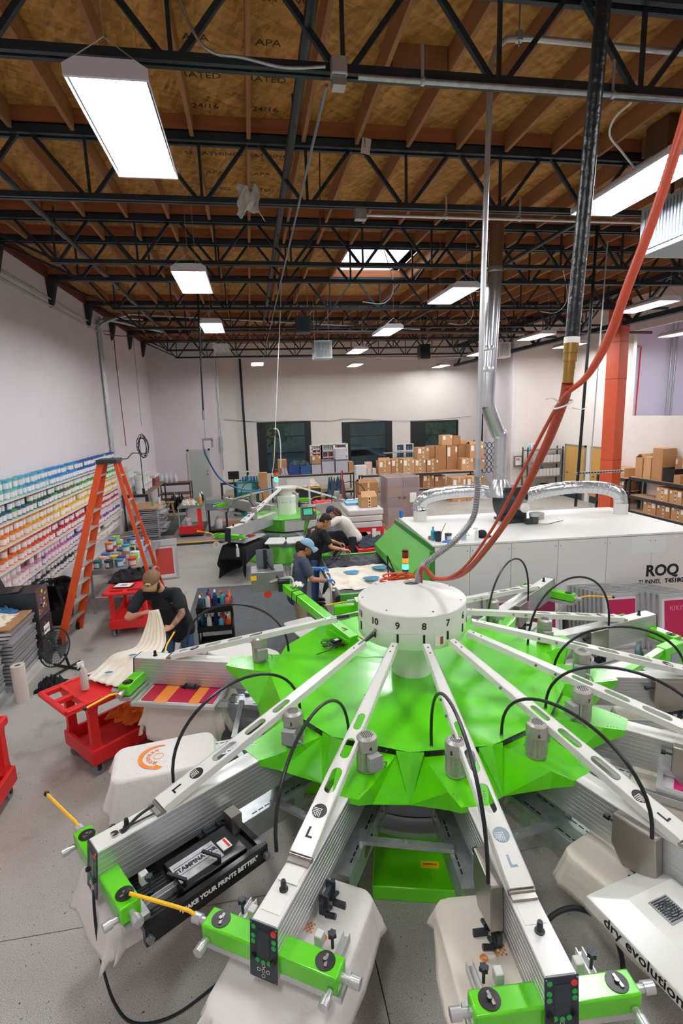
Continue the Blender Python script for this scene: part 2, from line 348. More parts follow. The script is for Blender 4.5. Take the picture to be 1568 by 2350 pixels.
# joists between trusses, blocking on top chords
for i in range(len(TY)-1):
    y0, y1 = TY[i]+.09, TY[i+1]-.09
    for jx in JXS:
        if XL+.1 < jx < XR:
            if SKX0-.02 < jx < SKX1+.02 and y0 < SKY1 and y1 > SKY0: continue
            struct(MB().box(jx-.022, jx+.022, y0, y1, ZC-.24, ZC), 'joist', mJoist, parent=cb, smooth=0)
for y in TY: struct(MB().box(XL, XR, y-.07, y+.07, ZT0+.056, ZC), 'nailer', mLedger, parent=cb, smooth=0)
struct(MB().box(XL, XL+.06, YN, 24.8, ZC-.24, ZC-.001), 'trim_1', mat('ledger_red', '5e2317', .8))
# ==== LIGHT FITTINGS ======================================================
mTube = mat('lamp_tube', 'ffffff', .5, emis=('fafcff', TUBE_E)); mRefl = mat('lamp_reflector', 'cfcfcc', .3, .6); mHous = mat('lamp_housing', 'd9d6de', .5)
def light_fixture():
    t = thing('high_bay_light', '', 'ceiling light', (0,0,0))
    h = MB(); L_ = .68; Wd = .24
    for sx, nx in ((-1, 0), (1, 0)):
        pass
    # end plates shaped like a shallow hood
    for e in (-1, 1):
        y = e*L_
        h.add([(x, y+d, z) for d in (-.01, .01) for x, z in ((-Wd, 0), (Wd, 0), (Wd, .06), (Wd-.07, .1), (-Wd+.07, .1), (-Wd, .06))], [(5,4,3,2,1,0), (6,7,8,9,10,11)]+[(i, (i+1) % 6, 6+(i+1) % 6, 6+i) for i in range(6)])
    h.box(-Wd+.07, Wd-.07, -L_, L_, .085, .1)
    for sg in (-1, 1): h.add([(sg*Wd, -L_, 0), (sg*Wd, L_, 0), (sg*(Wd-.01), -L_, .06), (sg*(Wd-.01), L_, .06), (sg*(Wd-.07), L_, .1), (sg*(Wd-.07), -L_, .1)], [(0,1,3,2), (2,3,4,5)])
    part(h, 'housing', mHous, t, solid=.004)
    rf = MB()
    for i in range(6):
        x = -Wd+.02+(i+.5)*(2*Wd-.04)/6; a = (2*Wd-.04)/12
        rf.add([(x-a, -L_+.02, .02), (x-a, L_-.02, .02), (x, L_-.02, .06), (x, -L_+.02, .06), (x+a, L_-.02, .02), (x+a, -L_+.02, .02)], [(0,1,2,3), (3,2,4,5)])
    part(rf, 'reflector', mRefl, t)
    for i in range(6):
        x = -Wd+.02+(i+.5)*(2*Wd-.04)/6
        part(MB().cyl((x, -L_+.03, .022), (x, L_-.03, .022), .0135, n=8), 'lamp_tube', mTube, t)
    part(MB().box(-.1, .1, -.3, .3, .1, .15), 'ballast_box', mHous, t)
    for e in (-1, 1):
        w_ = MB()
        for sx in (-1, 1): w_.tube([(sx*(Wd-.03), e*L_, .08), (0, e*(L_-.04), .24)], .0035, 5)
        w_.tube([(0, e*(L_-.04), .24), (0, e*(L_-.04), 1.4)], .003, 5)
        part(w_, 'hanging_wire', mGal, t)
    TM[t] = Matrix()
    return t
lf = light_fixture(); lf['group'] = 'high bay lights hung under the trusses'
LF = [(-.72, 4.42, 'large lit six-tube light at upper left, nearest the camera'), (-.72, 8.75, 'lit tube light second in the left row'), (-.72, 13.0, 'lit tube light third in the left row'), (-.72, 17.1, 'unlit white tube light fourth in the left row near the back left wall'),
      (.4, 21.9, 'small lit tube light fifth in the left row, above the first window'), (3.75, 4.95, 'large lit six-tube light at upper right behind the black pipe'), (3.72, 9.6, 'lit tube light left of the white vertical conduit'), (3.6, 13.8, 'lit tube light below the skylight'),
      (3.65, 18.0, 'small lit tube light before the back wall beside the blue-grey heater'), (4.6, 23.2, 'farthest small lit tube light over the middle window'), (8.45, 10.6, 'lit tube light crossing in front of the orange column'), (8.4, 15.0, 'lit tube light right of the silver duct'),
      (8.6, 19.4, 'lit tube light just behind the silver duct'), (9.0, 24.6, 'lit tube light left of silver duct, over the third window'), (10.9, 17.2, 'lit tube light over the wooden doors'), (12.9, 14.6, 'lit tube light by the opening to the lavender wall'), (14.5, 10.5, 'lit tube light above the upper floor, out of view'), (8.4, 6.3, 'lit tube light on the right, out of view'), (8.4, 2, 'tube light behind the camera on the right'), (-.72, 0.2, 'tube light behind the camera on the left'), (3.7, .6, 'tube light behind the camera in the middle')]
for k, (x, y, lb) in enumerate(LF):
    o = lf if k == 0 else dup(lf); o.location = (x, y, 5.6); o['label'] = lb; TM[o] = Matrix.Translation((x, y, 5.6))
    if k == 3:
        off = mat('lamp_off', 'dcdad6', .4)
        for ch in o.children:
            if ch.name.startswith('lamp_tube'): ch.data = ch.data.copy(); ch.data.materials[0] = off
# ==== CAROUSEL PRESS ======================================================
mNavy = mat('panel_navy', '1c2633', .35); mScr = mat('screen_grey', '26303c', .15); mBtn = mat('button_green', '1fa045', .4); mBtnR = mat('button_red', 'd8262c', .4)
mMot = mat('motor_silver', 'b4b1ab', .4, .55, noise=(20, .06)); mBoxG = mat('junction_grey', 'a9aaac', .45, .2)
mDial = mat('dial_black', '1a1b1c', .35); mInk = mat('ink_black', '101213', .5); mGreyInk = mat('ink_grey', '8fa0ae', .5)
def Rz(a): return Matrix.Rotation(a, 4, 'Z')
def fin_motor(num, parent, M, box_a, s=1.0, nums=True):
    """geared motor: finned body, rounded cap, junction box; M puts its foot centre"""
    mb = MB(M); r = .074*s; h = .262*s; prof = []
    mb.lathe([(r*.9, 0), (r, .012), (r, .02)], 20)
    pts = []
    n = 28
    for i in range(n): a = 2*pi*i/n; rr = r if i % 2 else r*.86; pts.append((rr*cos(a), rr*sin(a)))
    mb.prism(pts, .02, h*.66)
    mb.lathe([(r*1.03, h*.63), (r*1.03, h*.86), (r*.96, h*.95), (r*.7, h), (.001, h)], 20, cap=False)
    o = part(mb, 'drive_motor', mMot, parent, smooth=30)
    vh = MB(M); 
    for i in range(-3, 4):
        for j in range(-3, 4):
            if i*i+j*j <= 10: vh.box(i*.0125*s-.0035, i*.0125*s+.0035, j*.0125*s-.004, j*.0125*s+.004, h-.004, h+.0015)
    part(vh, 'vent_holes', mDk, o, smooth=0)
    b = MB(M @ Rz(box_a)); b.box(r*.9, r+.045*s, -.045*s, .045*s, .06*s, .16*s); b.box(r+.045*s, r+.055*s, -.05*s, .05*s, .055*s, .165*s)
    part(b, 'junction_box', mBoxG, o, bev=.004)
    part(MB(M @ Rz(box_a)).tube(arc3([(r+.03, .045*s, .1*s), (r+.03, .09*s, .08*s), (r-.02, .11*s, .0)], 5), .006, 6), 'cable', mGal, o)
    if nums:
        for a in (-.7, .7): text(num, 'number', mInk, o, M @ Rz(a+pi/2*0) @ frame((r*1.04, 0, h*.745), (0,1,0), (0,0,1)), .04, bold=.0012)
    return o
def arm(root, M, k, Re=2.93, hr=2.5, tube0=.55, ztube=1.66, num='', opt=(), R0=.95, box_a=-.4, knobs=True, lite=False, msc=1.0, moff=0, rails=True):
    """one print head; M rotates the local x axis outwards along the arm"""
    M = M @ Matrix.Translation((0, 0, -.1)); ztube += .1
    zt, zb, hw = 1.25, .97, .0725
    mb = MB(M); mb.add([(R0,-hw,zb),(Re+.03,-hw,zb),(Re+.03,hw,zb),(R0,hw,zb),(R0,-hw,zt),(Re,-hw,zt),(Re,hw,zt),(R0,hw,zt)], [(0,3,2,1),(4,5,6,7),(0,1,5,4),(1,2,6,5),(2,3,7,6),(3,0,4,7)])
    for sg in (-1, 1):
        for q in range(7): mb.box(R0, Re+.01, sg*hw-.0013, sg*hw+.0013, zb+.04+q*.033, zb+.05+q*.033)
    A = part(mb, 'print_arm', mAl, root, smooth=0, bev=.004)
    part(MB(M).box(1.72, Re-.004, -hw+.004, hw-.004, zt, zt+.004), 'cover_strip', mWm, A, smooth=0)
    # sloping support tube with slots
    T = M @ frame((tube0, 0, ztube), (hr-tube0, 0, zt+.045-ztube), (0,1,0)); L = math.hypot(hr-tube0, zt+.045-ztube)
    Wf = lambda x: .032+.036*min(1, x/L*1.05); s = L/1.97
    t = MB(T); t.slot(0, L, Wf, [(.86*s,1.02*s,.028), (1.1*s,1.28*s,.032), (1.36*s,1.56*s,.036)], -.006, 0)
    for sg in (-1, 1): t.add([(0, sg*Wf(0), 0), (L, sg*Wf(L), 0), (L, sg*Wf(L), -.05), (0, sg*Wf(0), -.05), (0, sg*(Wf(0)-.006), 0), (L, sg*(Wf(L)-.006), 0), (L, sg*(Wf(L)-.006), -.05), (0, sg*(Wf(0)-.006), -.05)],
        [(0,1,2,3), (7,6,5,4), (3,2,6,7), (0,4,5,1), (1,5,6,2), (0,3,7,4)])
    st = part(t, 'support_tube', mWm, A, smooth=30)
    bl = MB(T)
    for x in (.05, .12): bl.lathe([(.008, 0), (.008, .006)], 8, c=(x, 0, 0))
    for x in (.62, .78): bl.lathe([(.01, 0), (.01, .014)], 8, c=(x, -Wf(x), -.02), ax=Matrix.Rotation(pi/2, 3, 'X'))
    part(bl, 'bolt', mSt, A)
    if tube0 > .6:
        part(MB(M).cyl((.5, 0, ztube+.05), (tube0+.06, 0, ztube-.02), .012, n=10), 'piston_rod', mSt, A)
        part(MB(M).cyl((tube0-.12, 0, ztube+.015), (tube0, 0, ztube-.01), .018, n=10), 'rod_collar', mDk, A)
    hb = MB(M); hb.cyl((hr+.0, -.07, zt+.02), (hr, .07, zt+.02), .014); hb.box(hr-.005, hr+.045, -.065, .065, zt+.003, zt+.022)
    part(hb, 'hinge', mStb, A)
    # logo disc and size letter on the tube
    lg = MB(T); lg.lathe([(.046, .0005), (.046, .002)], 24, c=(L-.28*s, 0, 0))
    gi = mGreyInk if k == 8 else mInk
    ld = part(lg, 'printed_disc', gi, A)
    sw = MB(T)
    for i in range(4):
        q = .012*i; x0 = L-.28*s
        sw.box(x0-.012+q*.8, x0+.04-q*.1, -.006+q*.0-i*.0105+.014, -.002-i*.0105+.014, .0021, .003); sw.box(x0-.014+i*.010, x0-.010+i*.010, -.04, .014-i*.0105, .0021, .003)
    part(sw, 'printed_lines', mWm, A, smooth=0)
    text('L', 'size_letter', gi, A, T @ frame((L-.13*s, 0, .001), (0,1,0), (-1,0,0)), .09, bold=.002)
    # motor and bracket
    fin_motor(num, A, M @ Matrix.Translation((1.53, moff, 1.258)), box_a, msc, nums=bool(num))
    # end panel
    P = M @ frame((Re+.0175, 0, zt-.14), (0, 1, 0), (-.03, 0, .28))
    pn = part(MB(P).box(-.078, .078, -.15, .145, 0, .006), 'control_panel', mNavy, A, bev=.002)
    if not lite:
        part(MB(P).box(-.034, .034, -.03, .11, .006, .0075), 'screen', mScr, A, smooth=0)
        bt = [(-.058,.07),(-.058,.04),(.058,.07),(.058,.04),(-.032,-.05),(0,-.055),(.032,-.05)]
        for x, y in bt+[(-.056,.118)]: part(MB(P).lathe([(.0125, .006), (.0125, .009), (.009, .0105)], 14, c=(x, y, 0)), 'button', mBtn, A)
        part(MB(P).lathe([(.015, .006), (.015, .0095), (.011, .011)], 14, c=(.056, .112, 0)), 'button', mBtnR, A, 'red stop button')
        for x, y in ((-.055,-.035),(.055,-.035)): part(MB(P).lathe([(.014, .006), (.012, .022)], 12, c=(x, y, 0)), 'dial', mBk, A, 'black rotary dial')
        ring = MB(P)
        for x, y in ((0,-.1),(-.026,-.1),(.026,-.1),(0,-.075),(0,-.127)): ring.tube([(x+.009*cos(a), y+.009*sin(a), .0068) for a in [2*pi*i/12 for i in range(12)]], .0012, 4, closed=True)
        part(ring, 'arrow_rings', mPaper, A)
        for x, y in ((-.07,.136),(.07,.136),(-.07,-.142),(.07,-.142)): part(MB(P).lathe([(.005, .006), (.005, .009)], 8, c=(x, y, 0)), 'screw', mSt, A)
    # knob on top, paper labels, side marks
    part(MB(M).lathe([(.024, zt), (.024, zt+.01), (.017, zt+.014), (.014, zt+.05), (.012, zt+.06), (.001, zt+.06)], 16, c=(Re-.2, 0, 0)), 'adjusting_knob', mBk, A)
    # crossbar with clamps and knobs
    cb = MB(M); cb.box(Re-.105, Re+.012, -.385, .385, 1.0, 1.105)
    C = part(cb, 'crossbar', mG, A, bev=.01)
    rl = MB(M); ri = 1.78 if rails else Re-.34
    for sg in (-1, 1):
        rl.box(ri, Re-.12, sg*.29-.02, sg*.29+.02, .9, .925); rl.box(ri, Re-.12, sg*.29-.02, sg*.29-.015, .925, .955); rl.box(ri, Re-.12, sg*.29+.015, sg*.29+.02, .925, .955)
    rl.box(Re-.14, Re+.0, -.4, .4, .955, .99)
    part(rl, 'screen_rail', mAl2, A, smooth=0)
    for sg in (-1, 1):
        part(MB(M).lathe([(.05, 1.105), (.05, 1.109), (.012, 1.11), (.012, 1.12), (.001, 1.12)], 20, c=(Re-.05, sg*.3, 0)), 'lever_dial', mDial, A, 'black round dial with lever'); part(MB(M).bar((Re-.05-.03, sg*.3, 1.113), (Re-.05+.03, sg*.3+.012, 1.113), .014, .006).cyl((Re-.05, sg*.3, 1.11), (Re-.05, sg*.3, 1.122), .01), 'dial_lever', mStb, A)
        kb = MB(M); kb.cyl((Re-.05, sg*.385, 1.05), (Re-.05, sg*.43, 1.05), .02); kb.cyl((Re-.05, sg*.43, 1.05), (Re-.05, sg*.48, 1.05), .028, n=16)
        part(kb, 'clamp_knob', mAl2, A)
        kb = MB(M); kb.cyl((Re+.015, sg*.35, 1.03), (Re+.05, sg*.35, 1.03), .018); kb.cyl((Re+.05, sg*.35, 1.03), (Re+.095, sg*.35, 1.03), .026, n=16)
        part(kb, 'clamp_knob', mAl2, A)
        if not lite:
            sk = MB(M); sk.cyl((Re-.2, sg*.27, 1.0), (Re-.2, sg*.27, 1.07), .008); pts = [((.024 if i % 2 else .017)*cos(pi*i/6), (.024 if i % 2 else .017)*sin(pi*i/6)) for i in range(12)]
            sk.M = M @ Matrix.Translation((Re-.2, sg*.27, 0)); sk.prism(pts, 1.07, 1.095); part(sk, 'star_knob', mDk, A)
            part(MB(M).box(Re-.22, Re-.17, sg*.2-.022, sg*.2+.022, 1.0, 1.07), 'white_block', mPlW, A, bev=.006)
    if 'rod' in opt or 'rodb' in opt:
      for sg in ([-1] if 'rod' in opt else [])+([1] if 'rodb' in opt else []):
        rp = [(Re-.05, sg*.455, 1.06), (Re-.04, sg*.5, 1.09), (Re-.02, sg*.57, 1.11), (Re+.03, sg*.86, 1.14)]
        part(MB(M).tube(rp, .0105, 8), 'safety_rod', mYe, A, 'yellow safety rod'); part(MB(M).ball(rp[-1], .019), 'rod_tip', mBk, A)
    # squeegee carriage and hose
    if 'car' in opt:
        sg = -1; cx = 2.28
        c = MB(M); c.add([(cx-.13, sg*.075, 1.26), (cx+.13, sg*.075, 1.26), (cx+.15, sg*.075, 1.0), (cx-.05, sg*.075, .95), (cx-.13, sg*.075, 1.06), (cx-.13, sg*.145, 1.26), (cx+.13, sg*.145, 1.26), (cx+.15, sg*.145, 1.0), (cx-.05, sg*.145, .95), (cx-.13, sg*.145, 1.06)],
            [(0,1,2,3,4), (9,8,7,6,5), (0,5,6,1), (1,6,7,2), (2,7,8,3), (3,8,9,4), (4,9,5,0)])
        part(c, 'squeegee_carriage', mStb, A, bev=.008, smooth=0)
        part(MB(M).cyl((cx-.17, sg*.11, 1.18), (cx-.125, sg*.11, 1.18), .008).cyl((cx-.2, sg*.11, 1.18), (cx-.17, sg*.11, 1.18), .018), 'carriage_knob', mBk, A)
    for sg, cx in ((-1, 2.3), (1, 2.22)):
        q = MB(M)
        for dx in (0, .1): q.box(cx+dx-.006, cx+dx+.006, sg*.1-.03, sg*.1+.03, .86, 1.0); q.cyl((cx+dx-.03, sg*.13, .9), (cx+dx+.03, sg*.13, .93), .012, n=8)
        q.box(cx-.04, cx+.14, sg*.1-.012, sg*.1+.012, .93, .98); q.cyl((cx+.05, sg*.1, .84), (cx+.05, sg*.2, .84), .01, n=8); q.box(cx+.01, cx+.03, sg*.12, sg*.2, .8, .9)
        part(q, 'squeegee_clamp', mDk, A)
        part(MB(M).cyl((cx+.14, sg*.13, .92), (cx+.14, sg*.19, .93), .016, n=8), 'clamp_star', mBk, A)
    if 'hose' in opt:
        h = []
        for i in range(25):
            a = pi*i/24; h.append((1.83-.56*cos(a), -.15-.02*sin(a), 1.3-.03*(i/24)+(.66 if 'hi' in opt else .5)*sin(a)**.85))
        part(MB(M).tube(h, .0115, 8), 'air_hose', mBk, A, 'black looping air hose')
        part(MB(M).cyl((1.27, -.15, 1.25), (1.27, -.15, 1.31), .014), 'hose_fitting', mSt, A)
    return A
STEP = 2*pi/14
def press_cover(root, ks_with, z1=1.2, panels=None, mT=mG):
    P = lambda kk, r, z: V((r*cos(-STEP*kk), r*sin(-STEP*kk), z))
    top = MB(); tips = []
    n = 14; C = (0, 0, z1-.06)
    for k in range(14):
        Mk = Rz(-STEP*k); h = .5
        Vt, Vt2, T1, T2 = P(k-h, 1.36, z1), P(k+h, 1.36, z1), P(k-h, 1.5, .88), P(k+h, 1.5, .88)
        br = k in ks_with
        if br:
            Ap, Am = Mk @ V((1.33, .2, z1-.045)), Mk @ V((1.33, -.2, z1-.045))
            top.add([C, Vt, Vt2], [(0,2,1)])
            tips.append(MB().add([Vt, Ap+V((0,0,.04)), T1, Ap], [(0,1,2), (1,3,2)])); tips.append(MB().add([Vt2, Am+V((0,0,.04)), T2, Am], [(0,2,1), (1,2,3)]))
        else:
            top.add([C, Vt, Vt2], [(0,2,1)])
            if not (panels and k in panels): tips.append(MB().add([Vt, Vt2, T2, T1], [(0,1,2,3)]))
            else: part(MB().add([Vt, Vt2, T2, T1], [(0,1,2,3)]), 'side_panel', mWm, root, 'white side panel', smooth=0)
    part(top, 'top_cover', mT, root, smooth=20); [part(q, 'skirt_panel', mT, root, smooth=0) for q in tips]
    for k in ks_with:
        M = Rz(-STEP*k); b = MB(M); z = z1-.045
        A = [(1.33, .2, z), (1.7, .13, z), (1.84, .088, z), (1.84, -.088, z), (1.7, -.13, z), (1.33, -.2, z)]
        lo = [(1.46, .33, .885), (1.7, .135, z-.13), (1.84, .088, z-.04), (1.84, -.088, z-.04), (1.7, -.135, z-.13), (1.46, -.33, .885)]
        b.add(A+lo, [(5,4,3,2,1,0)][::-1] and [(0,5,4,1), (1,4,3,2), (0,1,7,6), (1,2,8,7), (2,3,9,8), (3,4,10,9), (4,5,11,10)])
        o = part(b, 'arm_bracket', mT, root, smooth=0, solid=.006)
        rv = MB(M)
        for sg in (-1, 1):
            for i in range(4): rv.lathe([(.005, z), (.005, z+.006)], 6, c=(1.72+i*.022, sg*(.1-i*.006), 0))
        rv.lathe([(.006, z), (.006, z+.006)], 6, c=(1.3, .12, 0)); rv.lathe([(.006, z), (.006, z+.006)], 6, c=(1.3, .06, 0))
        part(rv, 'rivets', mGal, o, kind='stuff')
def slots_beam(root, k, L=2.0, r0=.6):
    M = Rz(-STEP*k); b = MB(M); b.box(r0, L, -.1, .1, .722, .728)
    for sg in (-1, 1):
        q = M @ frame((0, sg*.1, .635), (1,0,0), (0,0,1)); c = MB(q)
        c.slot(r0, L, .09, [(r0+.12+.27*i, r0+.12+.27*i+.19, .05) for i in range(5) if r0+.12+.27*i+.19 < L-.02], -.002, .002, 4); b.v += c.v and []
        n0 = len(b.v); b.v += c.v; b.f += [[i+n0 for i in f] for f in c.f]; b.mi += c.mi
    o = part(b, 'pallet_arm', mGal, root, smooth=20)
    d = MB(M)
    for i in range(3):
        for sg in (-1, 1):
            for x in (r0+.35, r0+.85, r0+1.15): d.box(x+i*.055, x+i*.055+.04, sg*.07-.005, sg*.07+.005, .728, .7295)
    part(d, 'slot_marks', mBk, o, smooth=0, kind='stuff')
    return o
CX, CY, T0 = 1.39, 4.58, R(110.9)
press = thing('screen_printing_press', 'large green and white carousel screen printing press filling the foreground', 'printing press', (CX, CY, 0), T0)
KS = [12, 10, 9, 8, 7, 6, 5, 4, 3]
press_cover(press, KS)
# fixed column, drum with cone top
part(MB().lathe([(.195, 1.13), (.195, 1.58)], 32, cap=False), 'column', mWm, press)
part(MB().lathe([(.3, 1.57), (.497, 1.57), (.504, 1.58), (.504, 1.72)], 56, cap=False), 'lower_drum', mWm, press)
part(MB().lathe([(.506, 1.722), (.507, 1.875), (.500, 1.885), (.075, 2.02), (.07, 2.0)], 56, cap=False), 'drum', mWm, press)
part(MB().lathe([(.07, 1.9), (.07, 1.999)], 20), 'cable_opening', mBk, press)
hl = MB()
for i in range(7): a = STEP*2*i+.2; hl.lathe([(.008, 0), (.008, .004)], 8, c=(.46*cos(a), .46*sin(a), 1.897))
part(hl, 'screw_holes', mBk, press)
for k in range(1, 15):
    a = -STEP*k; Mn = Rz(a) @ frame((.509, 0, 1.79), (0,1,0), (0,0,1)); text(str(k), 'station_number', mInk, press, Mn, .085, bold=.0015)
    part(MB(Rz(a)).box(.503, .51, -.009, .009, 1.64, 1.715), 'number_slot', mBk, press, smooth=0)
part(MB(Rz(-STEP*7.35)).box(.504, .507, -.05, .05, 1.6, 1.69), 'warning_label', mPaper, press, smooth=0)
part(MB(Rz(-STEP*7.35)).box(.507, .508, .0, .03, 1.61, 1.68), 'warning_print', mat('label_red', 'a8402f', .5), press, smooth=0)
# pedestal and base
part(MB().lathe([(.8, .12), (.8, .5), (.9, .56), (.9, .6), (.3, .68)], 40), 'pedestal', mat('pedestal_grey', '8a9094', .5, .1), press)
part(MB().lathe([(.95, .08), (.95, .17), (.82, .17), (.82, .2)], 40, cap=False), 'base_ring', mAl2, press)
for i in range(4):
    part(MB(Rz(-STEP*8.42+pi/2*i)).box(.6, 1.42, -.34, .34, 0, .12), 'base_foot', mG, press, bev=.01)
text('WARNING', 'warning_text', mInk, press, Rz(-STEP*8.42) @ frame((1.2, .1, .126), (0,1,0), (-1,0,0)), .022)
part(MB(Rz(-STEP*8.42)).box(1.17, 1.23, .03, .17, .12, .124), 'yellow_label', mYe, press, smooth=0)
PALS = [k for k in range(14)]
def rrect(x0, x1, hw, r=.05, n=4):
    out = []
    for cx, cy, a0 in ((x1-r, hw-r, 0), (x0+r, hw-r, pi/2), (x0+r, -hw+r, pi), (x1-r, -hw+r, 3*pi/2)):
        out += [(cx+r*cos(a0+pi/2*i/n), cy+r*sin(a0+pi/2*i/n)) for i in range(n+1)]
    return out
for k in PALS:
    slots_beam(press, k+.03)
    M = Rz(-STEP*(k+.03))
    part(MB(M).prism(rrect(2.1, 2.93, .27, .06) if k in (8, 9, 10) else rrect(1.93, 2.68, .215, .06), .735, .75), 'pallet', mPlW if k in (13, 0, 1) else mAl2, press)
    # link bar to the next arm
    a, b = Rz(-STEP*(k+.03)) @ V((1.72, -.07, .745)), Rz(-STEP*(k+1.03)) @ V((1.72, .07, .745))
    part(MB().bar(a, b, .05, .03).lathe([(.012, 0), (.012, .02)], 8, c=a+(b-a)*.5+V((0,0,.01))), 'link_bar', mGal, press, smooth=0)
RE = {12: 2.88, 10: 2.97, 9: 2.78, 8: 2.86, 7: 2.95, 6: 3.0, 5: 3.1, 4: 3.24, 3: 3.5}
HR = {12: 2.48, 10: 2.56, 9: 2.38, 8: 2.46, 7: 2.5, 6: 2.55, 5: 2.6, 4: 2.74, 3: 2.95}
DK = {12: .06, 10: -.02, 9: .06, 8: -.03, 7: 0, 6: 0, 5: -.05, 4: -.17, 3: -.19}
TB = {12: .72, 10: .66}
MO = {12: 0, 10: .09, 9: .09, 8: -.05, 7: -.08, 6: -.1, 5: -.1, 4: -.1, 3: -.08}
BA_ = {12: 2.2, 10: .55, 9: .9, 8: 1.2, 7: 1.9, 6: -2.2, 5: -2.0, 4: -2.0, 3: -2.0}
for k in KS:
    op = ['hose', 'rod']
    if k in (10, 8, 7, 6, 5, 4, 3): op.append('car')
    if k in (8, 4, 3): op.append('hi')
    if k == 12: op = ['hose', 'rod', 'rodb', 'car']
    if k == 8: op.remove('rod')
    if k == 10: op.remove('car')
    arm(press, Rz(-STEP*(k+DK[k])), k, RE[k], HR[k], TB.get(k, .56), 1.66, str(13-k), op, box_a=BA_[k], lite=k in (3, 4, 5, 6, 12), moff=MO[k], rails=k not in (7, 8, 9, 10))
# ==== generic props =======================================================
rnd = random.Random(11)
def nz3(x, y, z=0):
    return (sin(x*7.1+1.3*sin(y*5.3+z))+sin(y*9.7+1.7*sin(x*6.1+2*z))+sin((x+y)*13.3+z*3)*.6)/2.6
def cloth_pile(name, label, mt, pts, z0, h, cat='cloth', n=26, seed=0, group=None, fall=None):
    """crumpled cloth heaped over the quadrilateral pts (world corners), thickness h"""
    a, b, c, d = [V((*p[:2], p[2] if len(p) > 2 else z0)) for p in pts]
    def f(u, v):
        p = a*(1-u)*(1-v)+b*u*(1-v)+c*u*v+d*(1-u)*v
        e = min(u, 1-u, v, 1-v); k = min(1, e*6); r = nz3(u*2.2+seed, v*2.2+seed, seed)
        w_ = (b-a).length; off = .05*nz3(u*3+seed, v*4, 1+seed)
        p = p+V((off*(1-k), off*.8*(1-k), 0)); p.z += h*k*(.55+.45*r)+.004+(h*.25*k*sin(u*31+v*17+seed*3))*.5
        return p
    mb = MB(); mb.grid(f, n, n); return solo(mb, name, mt, label, cat, group, smooth=0 or 80, solid=.006)
def carton(x0, x1, y0, y1, z0, z1, label, face='-y', open_=False, lab=True, tape=True, col=None, group=None, parent=None):
    cx, cy = (x0+x1)/2, (y0+y1)/2
    t = thing('cardboard_box', label, 'box', (cx, cy, z0), 0, group); w, d, h = (x1-x0)/2, (y1-y0)/2, z1-z0; mt = col or mCard
    part(MB().box(-w, w, -d, d, 0, h), 'box_body', mt, t, smooth=0)
    f = MB()
    if open_:
        f.add([(-w, -d, h), (w, -d, h), (w*.9, -d*.2, h+.12), (-w*.9, -d*.2, h+.12)], [(0,1,2,3)]); f.add([(-w, d, h), (w, d, h), (w*.9, d*.3, h+.1), (-w*.9, d*.3, h+.1)], [(0,1,2,3)])
        part(f, 'flap', mt, t, smooth=0)
    tm = mat('packing_tape', 'd9bf9a', .35)
    def onf(u0, u1, v0, v1, m, nm, off=.002):
        b = MB()
        if face == '-y': b.box(u0, u1, -d-off, -d, v0, v1)
        else: b.box(-w-off, -w, u0, u1, v0, v1)
        part(b, nm, m, t, smooth=0)
    L_ = w if face == '-y' else d
    if tape: onf(-.035, .035, 0, h, tm, 'tape'); [onf(-.02, .02, q*h, q*h+.04, mInk, 'printed_mark', .003) for q in (.1, .4, .75)]
    if lab: onf(-L_*.85, -L_*.85+min(.13, L_*.5), h*.55, h*.92, mPaper, 'shipping_label'); onf(L_*.6, L_*.6+min(.07, L_*.3), h*.72, h*.92, mPaper, 'small_label')
    return t
def screen_mesh(mb_only=False): pass
mMeshW = mat('screen_mesh', 'e9e4e6', .6); mMag = mat('emulsion_magenta', 'b5114c', .5); mPlum = mat('emulsion_plum', '8e1a4c', .5)
def screen_frame(M, label, mcol=mMag, w=.58, h=.79, group=None, art=None, name='printing_screen'):
    """aluminium frame standing in the local xz plane of M, foot at the origin, facing -y"""
    t = thing(name, label, 'printing screen', M.translation, 0, group); M2 = inv(t) @ M
    f = MB(M2); b = .038; f.box(-w/2, -w/2+b, -.018, .018, 0, h); f.box(w/2-b, w/2, -.018, .018, 0, h); f.box(-w/2+b, w/2-b, -.018, .018, 0, b); f.box(-w/2+b, w/2-b, -.018, .018, h-b, h)
    part(f, 'frame', mAl2, t, smooth=0)
    part(MB(M2).box(-w/2+b, w/2-b, .008, .010, b, h-b), 'mesh', mMeshW, t, smooth=0)
    if mcol: part(MB(M2).box(-w/2+b+.06, w/2-b-.06, .006, .012, b+.07, h-b-.06), 'emulsion', mcol, t, smooth=0)
    return t, M2
def screen_simple(x0, x1, y0, y1, z, label, group, mt=None):
    b = .035; f = MB(); f.box(x0, x1, y0, y0+b, z, z+.034); f.box(x0, x1, y1-b, y1, z, z+.034); f.box(x0, x0+b, y0+b, y1-b, z, z+.034); f.box(x1-b, x1, y0+b, y1-b, z, z+.034)
    f.m = 1; f.box(x0+b, x1-b, y0+b, y1-b, z+.012, z+.015)
    return solo(f, 'printing_screen', [mt or mAl2, mMeshW], label, 'printing screen', group, smooth=0)
